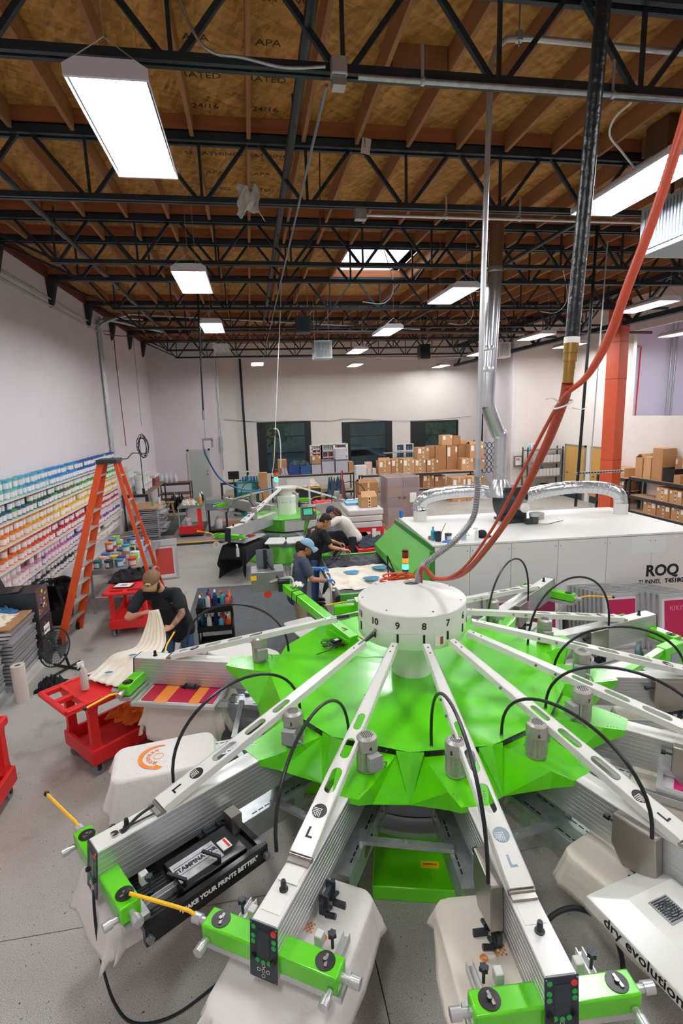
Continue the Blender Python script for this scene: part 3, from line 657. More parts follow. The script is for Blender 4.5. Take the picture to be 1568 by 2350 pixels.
def cart(loc, rz, label, L=1.02, Wd=.62, H=.84):
    t = thing('utility_cart', label, 'utility cart', loc, rz, 'red plastic utility carts'); l, w = L/2, Wd/2
    tr = MB(); tr.box(-l, l, -w, w, H-.035, H-.015)
    for sg in (-1, 1): tr.box(-l, l, sg*w-.02, sg*w+.02, H-.08, H)
    tr.box(l-.02, l+.02, -w-.02, w+.02, H-.08, H); tr.box(-l-.02, -l+.02, -w-.02, w+.02, H-.08, H)
    part(tr, 'top_tray', mRed, t, smooth=0, bev=.008)
    hd = MB(); hd.box(-l-.2, -l-.02, -w-.02, -w+.06, H-.05, H); hd.box(-l-.2, -l-.02, w-.06, w+.02, H-.05, H); hd.box(-l-.2, -l-.02, -.03, .03, H-.05, H); hd.tube([(-l-.2, -w, H-.02), (-l-.2, w, H-.02)], .03, 10)
    part(hd, 'handle', mRed, t, bev=.006)
    bt = MB(); bt.box(-l, l, -w, w, .15, .17)
    for sg in (-1, 1): bt.box(-l-.02, l+.02, sg*w-.02, sg*w+.02, .14, .3)
    bt.box(l-.02, l+.02, -w, w, .14, .3); bt.box(-l-.02, -l+.02, -w, w, .14, .3)
    part(bt, 'bottom_tray', mRed, t, smooth=0, bev=.008)
    for sx in (-1, 1):
        for sy in (-1, 1):
            p = MB(); x, y = sx*(l-.05), sy*(w-.045); s = 1
            p.add([(x-.06, y-.035, .28), (x+.06, y-.035, .28), (x+.06, y+.035, .28), (x-.06, y+.035, .28), (x-.045, y-.03, .36), (x+.045, y-.03, .36), (x+.045, y+.03, .36), (x-.045, y+.03, .36), (x-.045, y-.03, H-.15), (x+.045, y-.03, H-.15), (x+.045, y+.03, H-.15), (x-.045, y+.03, H-.15), (x-.06, y-.035, H-.07), (x+.06, y-.035, H-.07), (x+.06, y+.035, H-.07), (x-.06, y+.035, H-.07)],
                [f for i in range(3) for f in ((i*4, i*4+1, i*4+5, i*4+4), (i*4+1, i*4+2, i*4+6, i*4+5), (i*4+2, i*4+3, i*4+7, i*4+6), (i*4+3, i*4, i*4+4, i*4+7))])
            part(p, 'post', mRed, t, smooth=0)
            c = MB(); c.cyl((x, y-.016, .055), (x, y+.016, .055), .055, n=16); c.M = Matrix(); 
            cs = part(c, 'caster', mat('caster_grey', '7f8790', .5), t); part(MB().box(x-.02, x+.02, y-.028, y-.018, .05, .14).box(x-.02, x+.02, y+.018, y+.028, .05, .14).cyl((x, y-.03, .055), (x, y+.03, .055), .012), 'caster_fork', mBk, cs, smooth=0)
    return t
# ==== LEFT WALL: shelves with paint tubs ==================================
SZ = [2.36, 2.02, 1.66, 1.29, .95, .6]
mShelf = mat('shelf_white', 'ddd3c8', .6)
SHN = ['topmost', 'second', 'third', 'fourth', 'fifth', 'lowest']
for i, z in enumerate(SZ):
    t = thing('wall_shelf', 'long cream wall shelf, %s of six on the left wall' % SHN[i], 'shelf', (XL+.15, 12, z), 0, 'long cream wall shelves')
    part(WB(t).box(XL, -3.98, 6.9, 16.7, z-.025, z), 'board', mShelf, t, smooth=0)
    for y in (7.3, 9.3, 11.3, 13.3, 15.3, 16.5): part(WB(t).add([(XL, y-.01, z-.025), (XL, y+.01, z-.025), (-4.05, y+.01, z-.025), (-4.05, y-.01, z-.025), (XL, y-.01, z-.17), (XL, y+.01, z-.17)], [(0,1,2,3), (0,3,4), (1,5,2), (3,2,5,4)]), 'bracket', mShelf, t, smooth=0)
TUBC = { # shelf: list of (y limit, colour, word)
 0: [(9.9, '5fb9ae', 'aqua'), (11.4, '4aa7c4', 'sky blue'), (13.2, '2e86c2', 'blue'), (17, '1d4f9a', 'dark blue')],
 1: [(10.4, '1c5568', 'dark teal'), (12.0, '1d5a3e', 'dark green'), (12.9, '5d6b35', 'olive'), (17, '45a53c', 'bright green')],
 2: [(9.8, 'e0791c', 'orange'), (11.3, 'e19a22', 'amber'), (17, 'ecbb2c', 'yellow')],
 3: [(9.9, 'df6a24', 'burnt orange'), (11.2, 'd84a26', 'orange red'), (17, 'b32436', 'red')],
 4: [(9.4, 'd7aeb0', 'pale pink'), (10.6, 'd98ba0', 'pink'), (12.0, 'c9709f', 'magenta'), (17, '6d4b8c', 'purple')],
 5: [(9.6, 'b9b3b8', 'light grey'), (12.8, '2b2e33', 'black'), (17, 'b4a48f', 'beige')]}
mLab = mat('tub_label', 'e6dfe1', .6, noise=(70, .13))
def tub_mesh(r, h):
    b = MB(); b.lathe([(r*.86, 0), (r*.9, .004), (r*.97, h*.84)], 12); b.m = 1
    n = 8; vs = []
    for i in range(n+1):
        a = -.85+1.7*i/n; vs += [(r*.935*cos(a), r*.935*sin(a), h*.16), (r*.982*cos(a), r*.982*sin(a), h*.7)]
    b.add(vs, [(2*i, 2*i+2, 2*i+3, 2*i+1) for i in range(n)])
    l = MB(); l.lathe([(r, h*.84), (r*1.04, h*.85), (r*1.04, h*.97), (r*.97, h), (r*.93, h*.975)], 12)
    return b, l
tubm = {}
def tub_data(c, w, r=.08, h=.162):
    k = (c, r, h)
    if k not in tubm:
        m1 = mat('tub_'+c, c, .45); b, l = tub_mesh(r, h)
        body = [min(255, int(int(c[i:i+2], 16)*.78+225*.22)) for i in (0, 2, 4)]; m2 = mat('tubbody_'+c, '%02x%02x%02x' % tuple(body), .5)
        if rnd.random() < 2: tubm[k] = (b.mesh('tub', [m2, mLab]), l.mesh('lid', m1), b, l, m1, m2)
    return tubm[k]
def tub(x, y, z, c, w, label, group, rz=0, r=.08, h=.162):
    d = tub_data(c, w, r, h); o = link(bpy.data.objects.new('paint_tub', d[0])); o.location = (x, y, z); o.rotation_euler = (0, 0, rz); TM[o] = Matrix.Translation((x, y, z))
    l = link(bpy.data.objects.new('lid', d[1])); l.parent = o; props(o, label, 'paint tub', group); return o
stuff = {}; ntub = 0
for i, z in enumerate(SZ):
    y = 8.75
    while y < 16.6:
        cw = next(q for q in TUBC[i] if y < q[0]+rnd.uniform(-.1, .1) or q is TUBC[i][-1])
        for lv in (0, 1):
            if lv and rnd.random() < (.06 if i < 4 else .12): continue
            if i == 5 and y < 9.6: continue
            x = -4.1+rnd.uniform(-.02, .02); c = cw[1] if rnd.random() > .13 else rnd.choice(TUBC[i])[1]
            w = next(q[2] for q in TUBC[i] if q[1] == c)
            yy = y+rnd.uniform(-.012, .012); rz = rnd.uniform(-.5, .3)-.5
            if y < 13.05 and ntub < 296:
                tub(x, yy, z+lv*.1625, c, w, 'white paint tub, %s lid, in the %s row on the %s wall shelf' % (w, ('lower', 'upper')[lv], SHN[i]), '%s paint tubs in the %s row on the %s wall shelf' % (w, ('lower', 'upper')[lv], SHN[i]), rz); ntub += 1
            else: stuff.setdefault(c, []).append((x, yy, z+lv*.1625, rz))
        y += .18
sb = MB(); sm = []
for c, L in stuff.items():
    d = tub_data(c, ''); i0 = len(sm); sm += [d[5], d[4]]
    for (x, y, z, rz) in L:
        M = Matrix.Translation((x, y, z)) @ Rz(rz); b = len(sb.v); sb.v += [M @ p for p in d[2].v]; sb.f += [[q+b for q in f] for f in d[2].f]; sb.mi += [i0 if q == 0 else 9999 for q in d[2].mi]
        b = len(sb.v); sb.v += [M @ p for p in d[3].v]; sb.f += [[q+b for q in f] for f in d[3].f]; sb.mi += [i0+1]*len(d[3].f)
sm.append(mLab); sb.mi = [len(sm)-1 if q == 9999 else q for q in sb.mi]
solo(sb, 'paint_tubs', sm, 'far rows of small paint tubs in rainbow order on the wall shelves', 'paint tubs', kind='stuff')
# black small tubs and white wire near the low shelf end
# ==== LADDER ==============================================================
def ladder():
    A1, A2 = at(136, 1482, z=0), at(166, 1447, z=0); top = at(249, 1050, z=2.95); t1 = top+V((-.12, -.12, 0)); t2 = top+V((-.12, .2, 0))
    A1 = V((-3.3, 8.82, 0)); A2 = V((-3.22, 9.5, 0)); TP = V((-2.46, 9.72, 2.92)); t1 = TP+V((-.1, -.13, 0)); t2 = TP+V((-.1, .15, 0))
    t3 = TP+V((.12, -.12, 0)); t4 = TP+V((.12, .14, 0)); B1 = V((-1.8, 9.5, 0)); B2 = V((-1.74, 10.12, 0))
    th = thing('step_ladder', 'tall orange fibreglass step ladder standing beside the paint shelves', 'ladder', ((A1+B2)/2).to_tuple())
    out = (t2-t1).normalized()
    for nm, a, b in (('front_rail', A1, t1), ('front_rail', A2, t2)): part(WB(th).bar(a, b, .125, .035, up=out, w2=.1), nm, mOr, th, smooth=0)
    for a, b in ((B1, t3), (B2, t4)): part(WB(th).bar(a, b, .06, .03, up=out), 'rear_rail', mOr, th, smooth=0)
    for i in range(9):
        k = (i+1)/9.8; p = A1.lerp(t1, k); q = A2.lerp(t2, k); part(WB(th).bar(p, q, .11, .025, up=(0,0,1)), 'step', mAl2, th, smooth=0)
        text('LADDER' if False else 'WERNER', 'rail_lettering', mInk, th, inv(th) @ frame(A1.lerp(t1, k+.05)-out*.017+V((0,0,0)), (t1-A1), V((0,0,1)).cross(out)*1), .035) if i % 2 else None
    for i in range(6):
        k = (i+1)/6.6; p = B1.lerp(t3, k); q = B2.lerp(t4, k); part(WB(th).bar(p, q, .045, .02), 'rear_rung', mAl2, th, smooth=0)
    part(WB(th).box(TP.x-.17, TP.x+.17, TP.y-.2, TP.y+.22, 2.88, 2.95), 'top_cap', mDk, th, bev=.01)
    for p in (A1, A2, B1, B2): part(WB(th).bar(p, p+V((0,0,.12)), .11, .045), 'foot', mBk, th, smooth=0)
    for sgn, (a, b, c, d) in enumerate(((A1, t1, B1, t3), (A2, t2, B2, t4))): part(WB(th).bar(a.lerp(b, .55), c.lerp(d, .55), .02, .006), 'spreader', mAl2, th, smooth=0)
ladder()
# ==== carts ===============================================================
cart((-2.82, 4.62, 0), R(90), 'red utility cart cut off by the left picture edge, its trays empty')
cart((-1.6, 5.78, 0), R(41), 'red utility cart under the left print head, cream shirts on top and orange rags below')
cart((-2.22, 9.45, 0), R(90), 'red utility cart behind the bearded man, black garment and sheet on top')
mNat = mCream
p_ = at(1535, 1212, z=.86); cart((p_.x+.1, p_.y-.1, 0), R(-15), 'red utility cart at the right edge behind the dryer')
# cream shirts from cart 2 up to the man's hands are made with the people
mOrg = mat('orange_rag', 'e06a12', .9, bump=(20, .5))
cloth_pile('orange_rags', 'bright orange rags heaped on the lower tray of the red cart', mOrg, [(-1.85, 5.85), (-1.5, 5.6), (-1.05, 6.1), (-1.4, 6.3)], .3, .1, 'rags', seed=3)
cloth_pile('black_garment', 'black garment thrown over the red cart behind the bearded man', mBkc, [(-2.6, 9.25), (-2.05, 9.35), (-1.95, 9.98), (-2.6, 9.95)], .845, .14, 'garment', seed=2)
cb_ = thing('clipboard', 'clipboard holding a printed white sheet on the red cart', 'clipboard', (-2.28, 9.1, .845), R(-12))
part(MB().box(-.16, .16, -.13, .1, .004, .009), 'board', mDk, cb_, smooth=0); part(MB().box(-.14, .13, -.12, .09, .009, .011), 'sheet', mPaper, cb_, smooth=0); part(MB().box(-.05, .05, -.06, .04, .011, .012), 'printed_table', mat('print_grey', 'a9a7aa', .7), cb_, smooth=0)
# spray bottle on cart
def bottle(x, y, z, c, label, h=.2, r=.035, cap='ffffff', spray=False, group=None, cat='bottle', name='bottle'):
    t = thing(name, label, cat, (x, y, z), rnd.uniform(0, 6), group)
    part(MB().lathe([(r*.95, 0), (r, .01), (r, h*.62), (r*.9, h*.7), (r*.4, h*.8), (r*.4, h*.84)], 14), 'body', mat('bot_'+c, c, .35), t)
    mc = mat('bot_'+cap, cap, .4)
    if spray: part(MB().lathe([(r*.45, h*.84), (r*.45, h*.93)], 10).box(-.014, .05, -.012, .012, h*.93, h*1.03).bar((.03, 0, h*.93), (.05, 0, h*.82), .012, .008), 'trigger', mc, t, smooth=30)
    else: part(MB().lathe([(r*.5, h*.84), (r*.5, h*.94), (r*.28, h)], 10), 'cap', mc, t)
    return t
p = at(186, 1608, z=.845); bottle(-1.88, 5.5, .845, 'c9c6c4', 'clear spray bottle with white head on the red cart', .3, .038, 'f4f4f4', True)
# ==== lower left: screens, roll, fan, trash can, case =====================
for i in range(15): screen_simple(-3.98+rnd.uniform(-.02, .02), -3.36+rnd.uniform(-.025, .025), 7.32, 8.12+rnd.uniform(-.02, .02), .08+i*.052, 'aluminium screen lying in the rear screen pile at the left edge', 'screens in the rear pile')
for i in range(13): screen_simple(-4.05+rnd.uniform(-.02, .02), -3.45+rnd.uniform(-.02, .02), 6.42, 7.22+rnd.uniform(-.02, .02), .08+i*.05, 'aluminium screen lying in the front screen pile at the left edge', 'screens in the front pile')
solo(MB().box(-4.0, -3.3, 7.3, 8.15, 0, .08), 'pile_base', mat('base_board', 'd8d4cc', .6), 'white low board under the rear screen pile', 'board'); solo(MB().box(-4.1, -3.4, 6.4, 7.25, 0, .08), 'pile_base', mAl2, 'grey low board under the front screen pile', 'board')
solo(MB().box(-3.98, -3.36, 7.34, 8.1, .87, .89), 'plywood_sheet', mCard, 'thin plywood sheet on top of the rear screen pile', 'board', smooth=0)
cloth_pile('folded_cloth', 'cream printed cloth crumpled on the screen pile', mNat, [(-3.95, 7.4), (-3.5, 7.45), (-3.5, 7.95), (-3.95, 7.95)], .89, .07, seed=5)
cloth_pile('blue_rag', 'blue rag behind the cream cloth on the screen pile', mat('blue_rag', '3c6f9a', .9), [(-3.95, 7.9), (-3.55, 7.9), (-3.55, 8.1), (-3.95, 8.1)], .89, .1, seed=6)
r_ = thing('paper_roll', 'upright roll of cream transfer paper on the floor', 'paper roll', (-3.2, 7.06, 0)); part(MB().lathe([(.04, .03), (.04, 0), (.085, 0), (.085, .5), (.04, .5), (.04, .47)], 24, cap=False), 'roll', mat('roll_cream', 'e3d6c9', .6), r_); part(MB().lathe([(.037, .01), (.037, .49)], 16), 'core', mat('core_dark', '4a4038', .7), r_)
cloth_pile('black_rag', 'black cloth heap on the floor beside the paper roll', mBkc, [(-3.12, 7.2), (-2.85, 7.15), (-2.8, 7.5), (-3.1, 7.6)], 0, .13, 'cloth', seed=8)
def fan(c, ang, tilt, r, label):
    t = thing('floor_fan', label, 'fan', (c[0], c[1], 0), ang); z = c[2]; T = Matrix.Translation((0, 0, z)) @ Matrix.Rotation(tilt, 4, 'X')
    for zz in (-.05, .05):
        g = MB(T)
        for i in range(7): g.tube([((r*(i+1)/7)*cos(a), zz*(1-(i/6)**3*.6), (r*(i+1)/7)*sin(a)) for a in [2*pi*k/24 for k in range(24)]], .0022, 4, closed=True)
        for k in range(36): a = 2*pi*k/36; g.tube([(.03*cos(a), zz, .03*sin(a)), (r*.7*cos(a+.2), zz*.8, r*.7*sin(a+.2)), (r*cos(a+.25), zz*.3, r*sin(a+.25))], .0016, 3, cap=False)
        part(g, 'grille', mDk, t)
    part(MB(T).tube([(r*cos(a), 0, r*sin(a)) for a in [2*pi*k/32 for k in range(32)]], .009, 6, closed=True), 'rim', mBk, t)
    for k in range(3):
        a0 = 2*pi*k/3; b = MB(T)
        def f(u, v): a = a0+(u-.5)*1.25*(.5+.5*v); rr = .04+v*(r*.86-.04); return V((rr*cos(a), (u-.5)*.05, rr*sin(a)))
        b.grid(f, 6, 5); part(b, 'blade', mat('fan_blade', '6d6e70', .35, .5), t, solid=.002, smooth=60)
    part(MB(T).cyl((0, -.05, 0), (0, .14, 0), .045, n=16), 'motor', mDk, t)
    part(MB().tube([(0, .08, z), (0, .14, z-.12), (.0, .2, .05)], .018, 8), 'neck', mBk, t)
    part(MB().tube([(-.3, .2, .02), (.3, .2, .02)], .018, 8).tube([(0, -.2, .02), (0, .4, .02)], .018, 8), 'base', mBk, t)
    return t
fan((-2.98, 7.72, .42), R(-30), R(-28), .27, 'round black floor fan tilted upwards beside the paper roll')
tc_ = thing('trash_can', 'round black trash can lined with a glossy black bag under the shelves', 'trash can', (-3.68, 9.95, 0))
part(MB().lathe([(.22, 0), (.23, .02), (.29, .72), (.3, .74), (.27, .74), (.2, .1)], 28, cap=False), 'can', mBk, tc_)
bg = MB(); bg.grid(lambda u, v: V(((.31+.012*sin(u*44)+.01*sin(u*90+v*7)-.25*max(0, v-.72))*cos(2*pi*u), (.31+.012*sin(u*44+v*5)-.25*max(0, v-.72))*sin(2*pi*u), .32+.46*min(v/.72, 1)-(.16*max(0, v-.72)/.28)+.012*sin(u*37))), 64, 10)
part(bg, 'bin_bag', mat('bag_black', '0c0d0e', .18), tc_, smooth=80)
cs_ = thing('equipment_case', 'tall black equipment case covered in small colourful stickers', 'case', (-3.62, 8.36, 0))
part(MB().box(-.36, .32, -.2, .26, 0, .66), 'lower_case', mat('case_dark', '33282d', .45), cs_, smooth=0, bev=.01); part(MB().box(-.42, .3, -.2, .26, .69, 1.12), 'upper_case', mat('case_black', '16181b', .4), cs_, smooth=0, bev=.01)
part(MB().box(.29, .305, -.21, .27, .68, 1.13), 'metal_edge', mat('case_plum', '5b4a4f', .4), cs_, smooth=0); part(MB().box(-.42, .32, -.22, -.19, .68, 1.13), 'front_edge', mDk, cs_, smooth=0)
for i in range(26):
    y = rnd.uniform(-.17, .22); z = rnd.uniform(.73, 1.08) if i < 18 else rnd.uniform(.2, .6); c = rnd.choice(['d8d0c8', 'c0303a', 'e4cf38', '6fa9c4', 'd95a8a', '3f8f56', 'f0f0ee', 'b9835a', 'e86b52']); s = rnd.uniform(.015, .032); x = .306 if i < 18 else .321
    b = MB()
    if i % 3: b.box(x, x+.0015, y-s, y+s, z-s*.6, z+s*.6)
    else: b.cyl((x, y, z), (x+.0015, y, z), s, n=14)
    part(b, 'sticker', mat('stk_'+c, c, .5), cs_, smooth=30)
part(MB().box(.321, .323, -.1, .12, .38, .55), 'poster_sticker', mPaper, cs_, smooth=0)
text('HAPPY ST', 'sticker_text', mInk, cs_, frame((.324, 0, .47), (0,1,0), (0,0,1)), .045, bold=.001)
lp = thing('laptop', 'open dark laptop standing on the stickered case', 'laptop', (-3.7, 8.35, 1.135), R(100))
part(MB().box(-.17, .17, -.12, .12, 0, .015), 'base', mat('laptop_grey', '55585c', .35, .5), lp, bev=.003); part(MB().box(-.15, .15, -.02, .1, .015, .017), 'keyboard', mBk, lp, smooth=0)
part(MB(Matrix.Translation((0, .12, .015)) @ Matrix.Rotation(R(-20), 4, 'X')).box(-.17, .17, 0, .008, 0, .23), 'screen', mBk, lp, smooth=0)
text('IOI', 'mug_mark', mPaper, None, Matrix(), .01) and None
mg = thing('thermos', 'black drinks bottle with a white round emblem beside the laptop', 'bottle', (-3.82, 8.1, 1.135)); part(MB().lathe([(.05, 0), (.05, .2), (.035, .24), (.035, .28)], 18), 'body', mBk, mg); part(MB().tube([(.02*cos(a), -.0515, .12+.02*sin(a)) for a in [2*pi*k/16 for k in range(16)]], .004, 5, closed=True).box(-.045, -.036, -.052, -.04, .1, .14).box(.036, .045, -.052, -.04, .1, .14), 'emblem', mPaper, mg)
for o in [x for x in bpy.data.objects if x.name.startswith('mug_mark')]: bpy.data.objects.remove(o)
# ==== rubber mats, cable ramp =============================================
mMat = mat('mat_grey', '55585a', .8, noise=(9, .12), bump=(120, .3)); 
def flat(name, pts, z, mt, label, cat, th=.012): return solo(MB().prism([(p[0], p[1]) for p in pts], z, z+th), name, mt, label, cat, smooth=0)
flat('floor_mat', [(-1.34, 5.0), (1.2, 5.0), (1.2, 11.05), (-1.34, 11.22)], .001, mMat, 'large dark grey rubber mat between the two presses', 'floor mat')
flat('floor_mat', [(-3.7, 16.9), (-2.6, 16.9), (-2.6, 20.3), (-3.7, 20.3)], .001, mMat, 'dark green grey rubber mat by the wooden stool', 'floor mat')
flat('cardboard_sheet', [(-1.55, 16.3), (-.5, 16.3), (-.5, 18.6), (-1.4, 18.6)], .001, mat('sheet_brown', '9c7458', .8), 'flattened brown cardboard on the floor by the far press', 'cardboard')
rp = thing('cable_ramp', 'low floor cable ramp with yellow top and dark edges', 'cable ramp', (-2.0, 15.5, 0))
for i in range(3): part(WB(rp).add([(-2.75+i*.6, 15.35, 0), (-2.16+i*.6, 15.33, 0), (-2.16+i*.6, 15.63, 0), (-2.75+i*.6, 15.65, 0), (-2.75+i*.6, 15.43, .045), (-2.16+i*.6, 15.41, .045), (-2.16+i*.6, 15.55, .045), (-2.75+i*.6, 15.57, .045)], [(4,5,6,7), (0,1,5,4), (1,2,6,5), (2,3,7,6), (3,0,4,7)]), 'ramp_section', mDk, rp, smooth=0); part(WB(rp).box(-2.75+i*.6, -2.16+i*.6, 15.43, 15.56, .045, .05), 'yellow_lid', mYe, rp, smooth=0)
# ==== worktable with tubs, drying rack, far left corner ==================
def table(x0, x1, y0, y1, z, label, mt, leg=mDk, lower=None, th=.04, name='work_table', lw=.04):
    t = thing(name, label, 'table', ((x0+x1)/2, (y0+y1)/2, 0)); part(WB(t).box(x0, x1, y0, y1, z-th, z), 'tabletop', mt, t, smooth=0)
    for x in (x0+lw/2, x1-lw/2):
        for y in (y0+lw/2, y1-lw/2): part(WB(t).box(x-lw/2, x+lw/2, y-lw/2, y+lw/2, 0, z-th), 'leg', leg, t, smooth=0)
    for q in (lower or []): part(WB(t).box(x0+lw, x1-lw, y0, y1, q-.03, q), 'lower_shelf', mt, t, smooth=0)
    part(WB(t).box(x0, x1, y0-.008, y0, z-th-.05, z-.005), 'front_beam', leg, t, smooth=0); return t
table(-3.15, -2.2, 10.2, 12.3, .85, 'grey steel worktable crowded with colourful paint tubs behind the ladder', mGal, mGal, [.3])
tl = [('2f7f9a', 'teal'), ('e0702a', 'orange'), ('e8cf35', 'yellow'), ('1f5f60', 'dark teal'), ('2c6fb0', 'blue'), ('d8362c', 'red'), ('e9e3de', 'white'), ('5b3f78', 'purple'), ('25282c', 'black'), ('8fb3c8', 'pale blue'), ('e8b99a', 'peach'), ('7d2233', 'wine'), ('8cc63f', 'lime')]
i = 0
for yy in (10.35, 10.62, 10.9, 11.2, 11.5, 11.8, 12.1):
    for xx in (-3.02, -2.82, -2.62, -2.42):
        c, w = tl[(i*5+3) % 13]; i += 1
        tub(xx+rnd.uniform(-.03, .03), yy+rnd.uniform(-.03, .03), .85, c, w, 'paint tub with %s lid among those on the grey worktable' % w, '%s lidded tubs on the grey worktable' % w, rnd.uniform(-2.4, -.6), .08, .15)
for q in range(9):
    c, w = tl[(q*4+1) % 13]; tub((-3.02, -2.62, -2.42)[q % 3], 11.2+.3*(q//3), 1.0, c, w, 'upper-row paint tub with %s lid stacked on the grey worktable' % w, None, rnd.uniform(-2.4, -.6), .08, .15) if q not in (1, 5) else None
for xx, yy, c, w in ((-2.62, 10.9, '3aa3b8', 'turquoise'),): tub(xx, yy, 1.0, c, w, 'paint tub with %s lid stacked on another on the worktable' % w, None, -1.5, .08, .15)
bk = mat('pail_white', 'e4e2df', .45)
def pail(x, y, z, label, r=.14, h=.34, col=None, group=None, cat='pail'):
    t = thing('pail', label, cat, (x, y, z), 0, group); part(MB().lathe([(r*.85, 0), (r*.86, .01), (r, h*.9), (r*1.05, h*.9), (r*1.05, h*.94), (r, h), (.001, h)], 20, cap=False), 'body', col or bk, t); part(MB().tube([(r*1.05, 0, h*.85), (r*.9, -.12, h*.6), (0, -r*1.15, h*.5), (-r*.9, -.12, h*.6), (-r*1.05, 0, h*.85)], .004, 5), 'handle', mSt, t); return t
pail(-2.75, 10.45, .33, 'white pail on the lower shelf of the grey worktable')
pail(-3.35, 12.8, .0, 'white pail on the floor beyond the grey worktable', .15, .36)
for i in range(7):
    M = Matrix.Translation((-2.18+.012*i, 12.6-i*.085, .01)) @ Rz(R(8)) @ Matrix.Rotation(R(-10), 4, 'X')
    screen_frame(M, 'aluminium screen leaning upright in the row beyond the worktable' if i < 6 else 'front screen of the leaning row beyond the worktable, red and pink stencil', None if i < 6 else mat('stencil_red', 'c8403a', .5), .56, .8, 'screens leaning beyond the worktable')
dr = thing('drying_rack', 'wheeled rack of horizontal screens with a wooden top left of the stool', 'rack', (-3.2, 16.8, 0))
for x in (-3.62, -2.9):
    for y in (16.2, 17.4): part(WB(dr).box(x-.02, x+.02, y-.02, y+.02, .06, 1.0), 'upright', mGal, dr, smooth=0); part(WB(dr).cyl((x-.015, y, .04), (x+.015, y, .04), .04), 'caster', mBk, dr)
part(WB(dr).box(-3.66, -2.86, 16.15, 17.45, .98, 1.02), 'wooden_top', mat('ply_top', 'c9a17c', .6), dr, smooth=0)
for i in range(18): part(WB(dr).box(-3.6, -2.92, 16.2, 16.22, .08+i*.05, .09+i*.05), 'rack_bar', mGal, dr, smooth=0)
for i in range(14):
    z = .14+.06*i; dx = (.0, .05, .2, .1, .24, .05, .16)[i % 7]; screen_simple(-3.6+dx, -2.92+dx, 16.24, 17.1, z, 'screen lying in the wheeled drying rack', 'screens in the wheeled drying rack')
bottle(-3.06, 16.5, 1.02, '6fae6a', 'green spray can on the drying rack top', .22, .035, '6fae6a'); bottle(-2.95, 16.9, 1.02, 'b9d6ea', 'pale blue spray bottle with black trigger on the drying rack', .26, .04, '2a2c30', True)
sh = table(-4.25, -3.45, 17.9, 21.5, 1.2, 'steel shelving unit loaded with white pails in the far left corner', mat('shelf_edge', '8b7a66', .6), mDk, [.25], name='storage_shelf', lw=.05)
k = 0
for y in (18.15, 18.5, 18.9, 19.4, 19.8):
    for x in (-4.08, -3.75):
        for lv in range(3 if x < -4 and y < 18.6 else (2 if k % 3 else 1)): pail(x, y, 1.2+lv*.3, 'white pail, %s layer, in the stacks on top of the corner shelving' % ('bottom', 'second', 'third')[lv], .13, .3, None, 'white pails in the %s layer on the corner shelving' % ('bottom', 'second', 'third')[lv])
        k += 1
for y in (18.3, 18.7, 19.2, 19.7, 20.2): pail(-3.65, y, .25, 'white pail on the lower board of the corner shelving', .13, .33, None, 'white pails on the lower corner shelf')
for k, c in enumerate(('b23a34', '4a5a78', 'b23a34', 'e6e2dc')): solo(MB().box(-4.15, -3.6, 20.2, 21.2, 1.2+k*.09, 1.285+k*.09), 'stacked_carton', mat('ctn_'+c, c, .6), '%s flat carton in the pile on the corner shelving' % ('red', 'slate blue', 'upper red', 'topmost white')[k], 'carton', smooth=0)
bench = table(-3.9, -2.6, 22.3, 23.0, 1.0, 'low brown bench with jugs against the back left wall', mat('bench_wood', '6a4a38', .6), mat('bench_leg', '4a342a', .6), [.55, .3])
for k in range(4): bottle(-3.75+k*.18, 22.6, 1.0, 'd9dce2', 'translucent white jug on the brown bench', .36, .08, 'e8e8e8', group='white jugs on the brown bench', name='jug', cat='jug')
cloth_pile('bin_bags', 'black and green bag heap on the floor beside the brown bench', mat('bag_soft', '101312', .3), [(-3.4, 21.0), (-2.7, 21.0), (-2.7, 22.2), (-3.4, 22.2)], 0, .7, 'bags', seed=4)
st = thing('wooden_stool', 'round-topped pale wooden stool on the dark mat', 'stool', (-3.05, 19.6, 0)); mWd = mat('stool_wood', 'b98d58', .5)
part(MB().lathe([(.15, .62), (.165, .64), (.15, .66)], 20), 'seat', mWd, st)
for a in range(4): A_ = pi/4+a*pi/2; part(MB().cyl((.2*cos(A_), .2*sin(A_), 0), (.1*cos(A_), .1*sin(A_), .63), .016), 'leg', mWd, st)
for z, rr in ((.2, .165), (.35, .14)): part(MB().cyl((-rr*.7, -rr*.7, z), (rr*.7, -rr*.7, z), .01).cyl((-rr*.7, rr*.7, z), (rr*.7, rr*.7, z), .01).cyl((-rr*.7, -rr*.7, z+.04), (-rr*.7, rr*.7, z+.04), .01).cyl((rr*.7, -rr*.7, z+.04), (rr*.7, rr*.7, z+.04), .01), 'rungs', mWd, st)
# door in the back left wall
d1 = struct(WB_ if False else MB().box(-2.92, -2.84, 24.76, 24.82, 0, 2.2).box(-1.99, -1.91, 24.76, 24.82, 0, 2.2).box(-2.92, -1.91, 24.76, 24.82, 2.12, 2.2), 'door_1', mTrim); d1['label'] = 'grey green side door with white frame'
struct(MB().box(-2.84, -1.99, 24.77, 24.81, 0, 2.12), 'door_leaf', mat('door_grey', 'b4bab6', .5), parent=d1); struct(MB().ball((-2.08, 24.74, 1.05), .035).ball((-2.08, 24.74, 1.2), .028), 'door_handle', mSt, parent=d1)
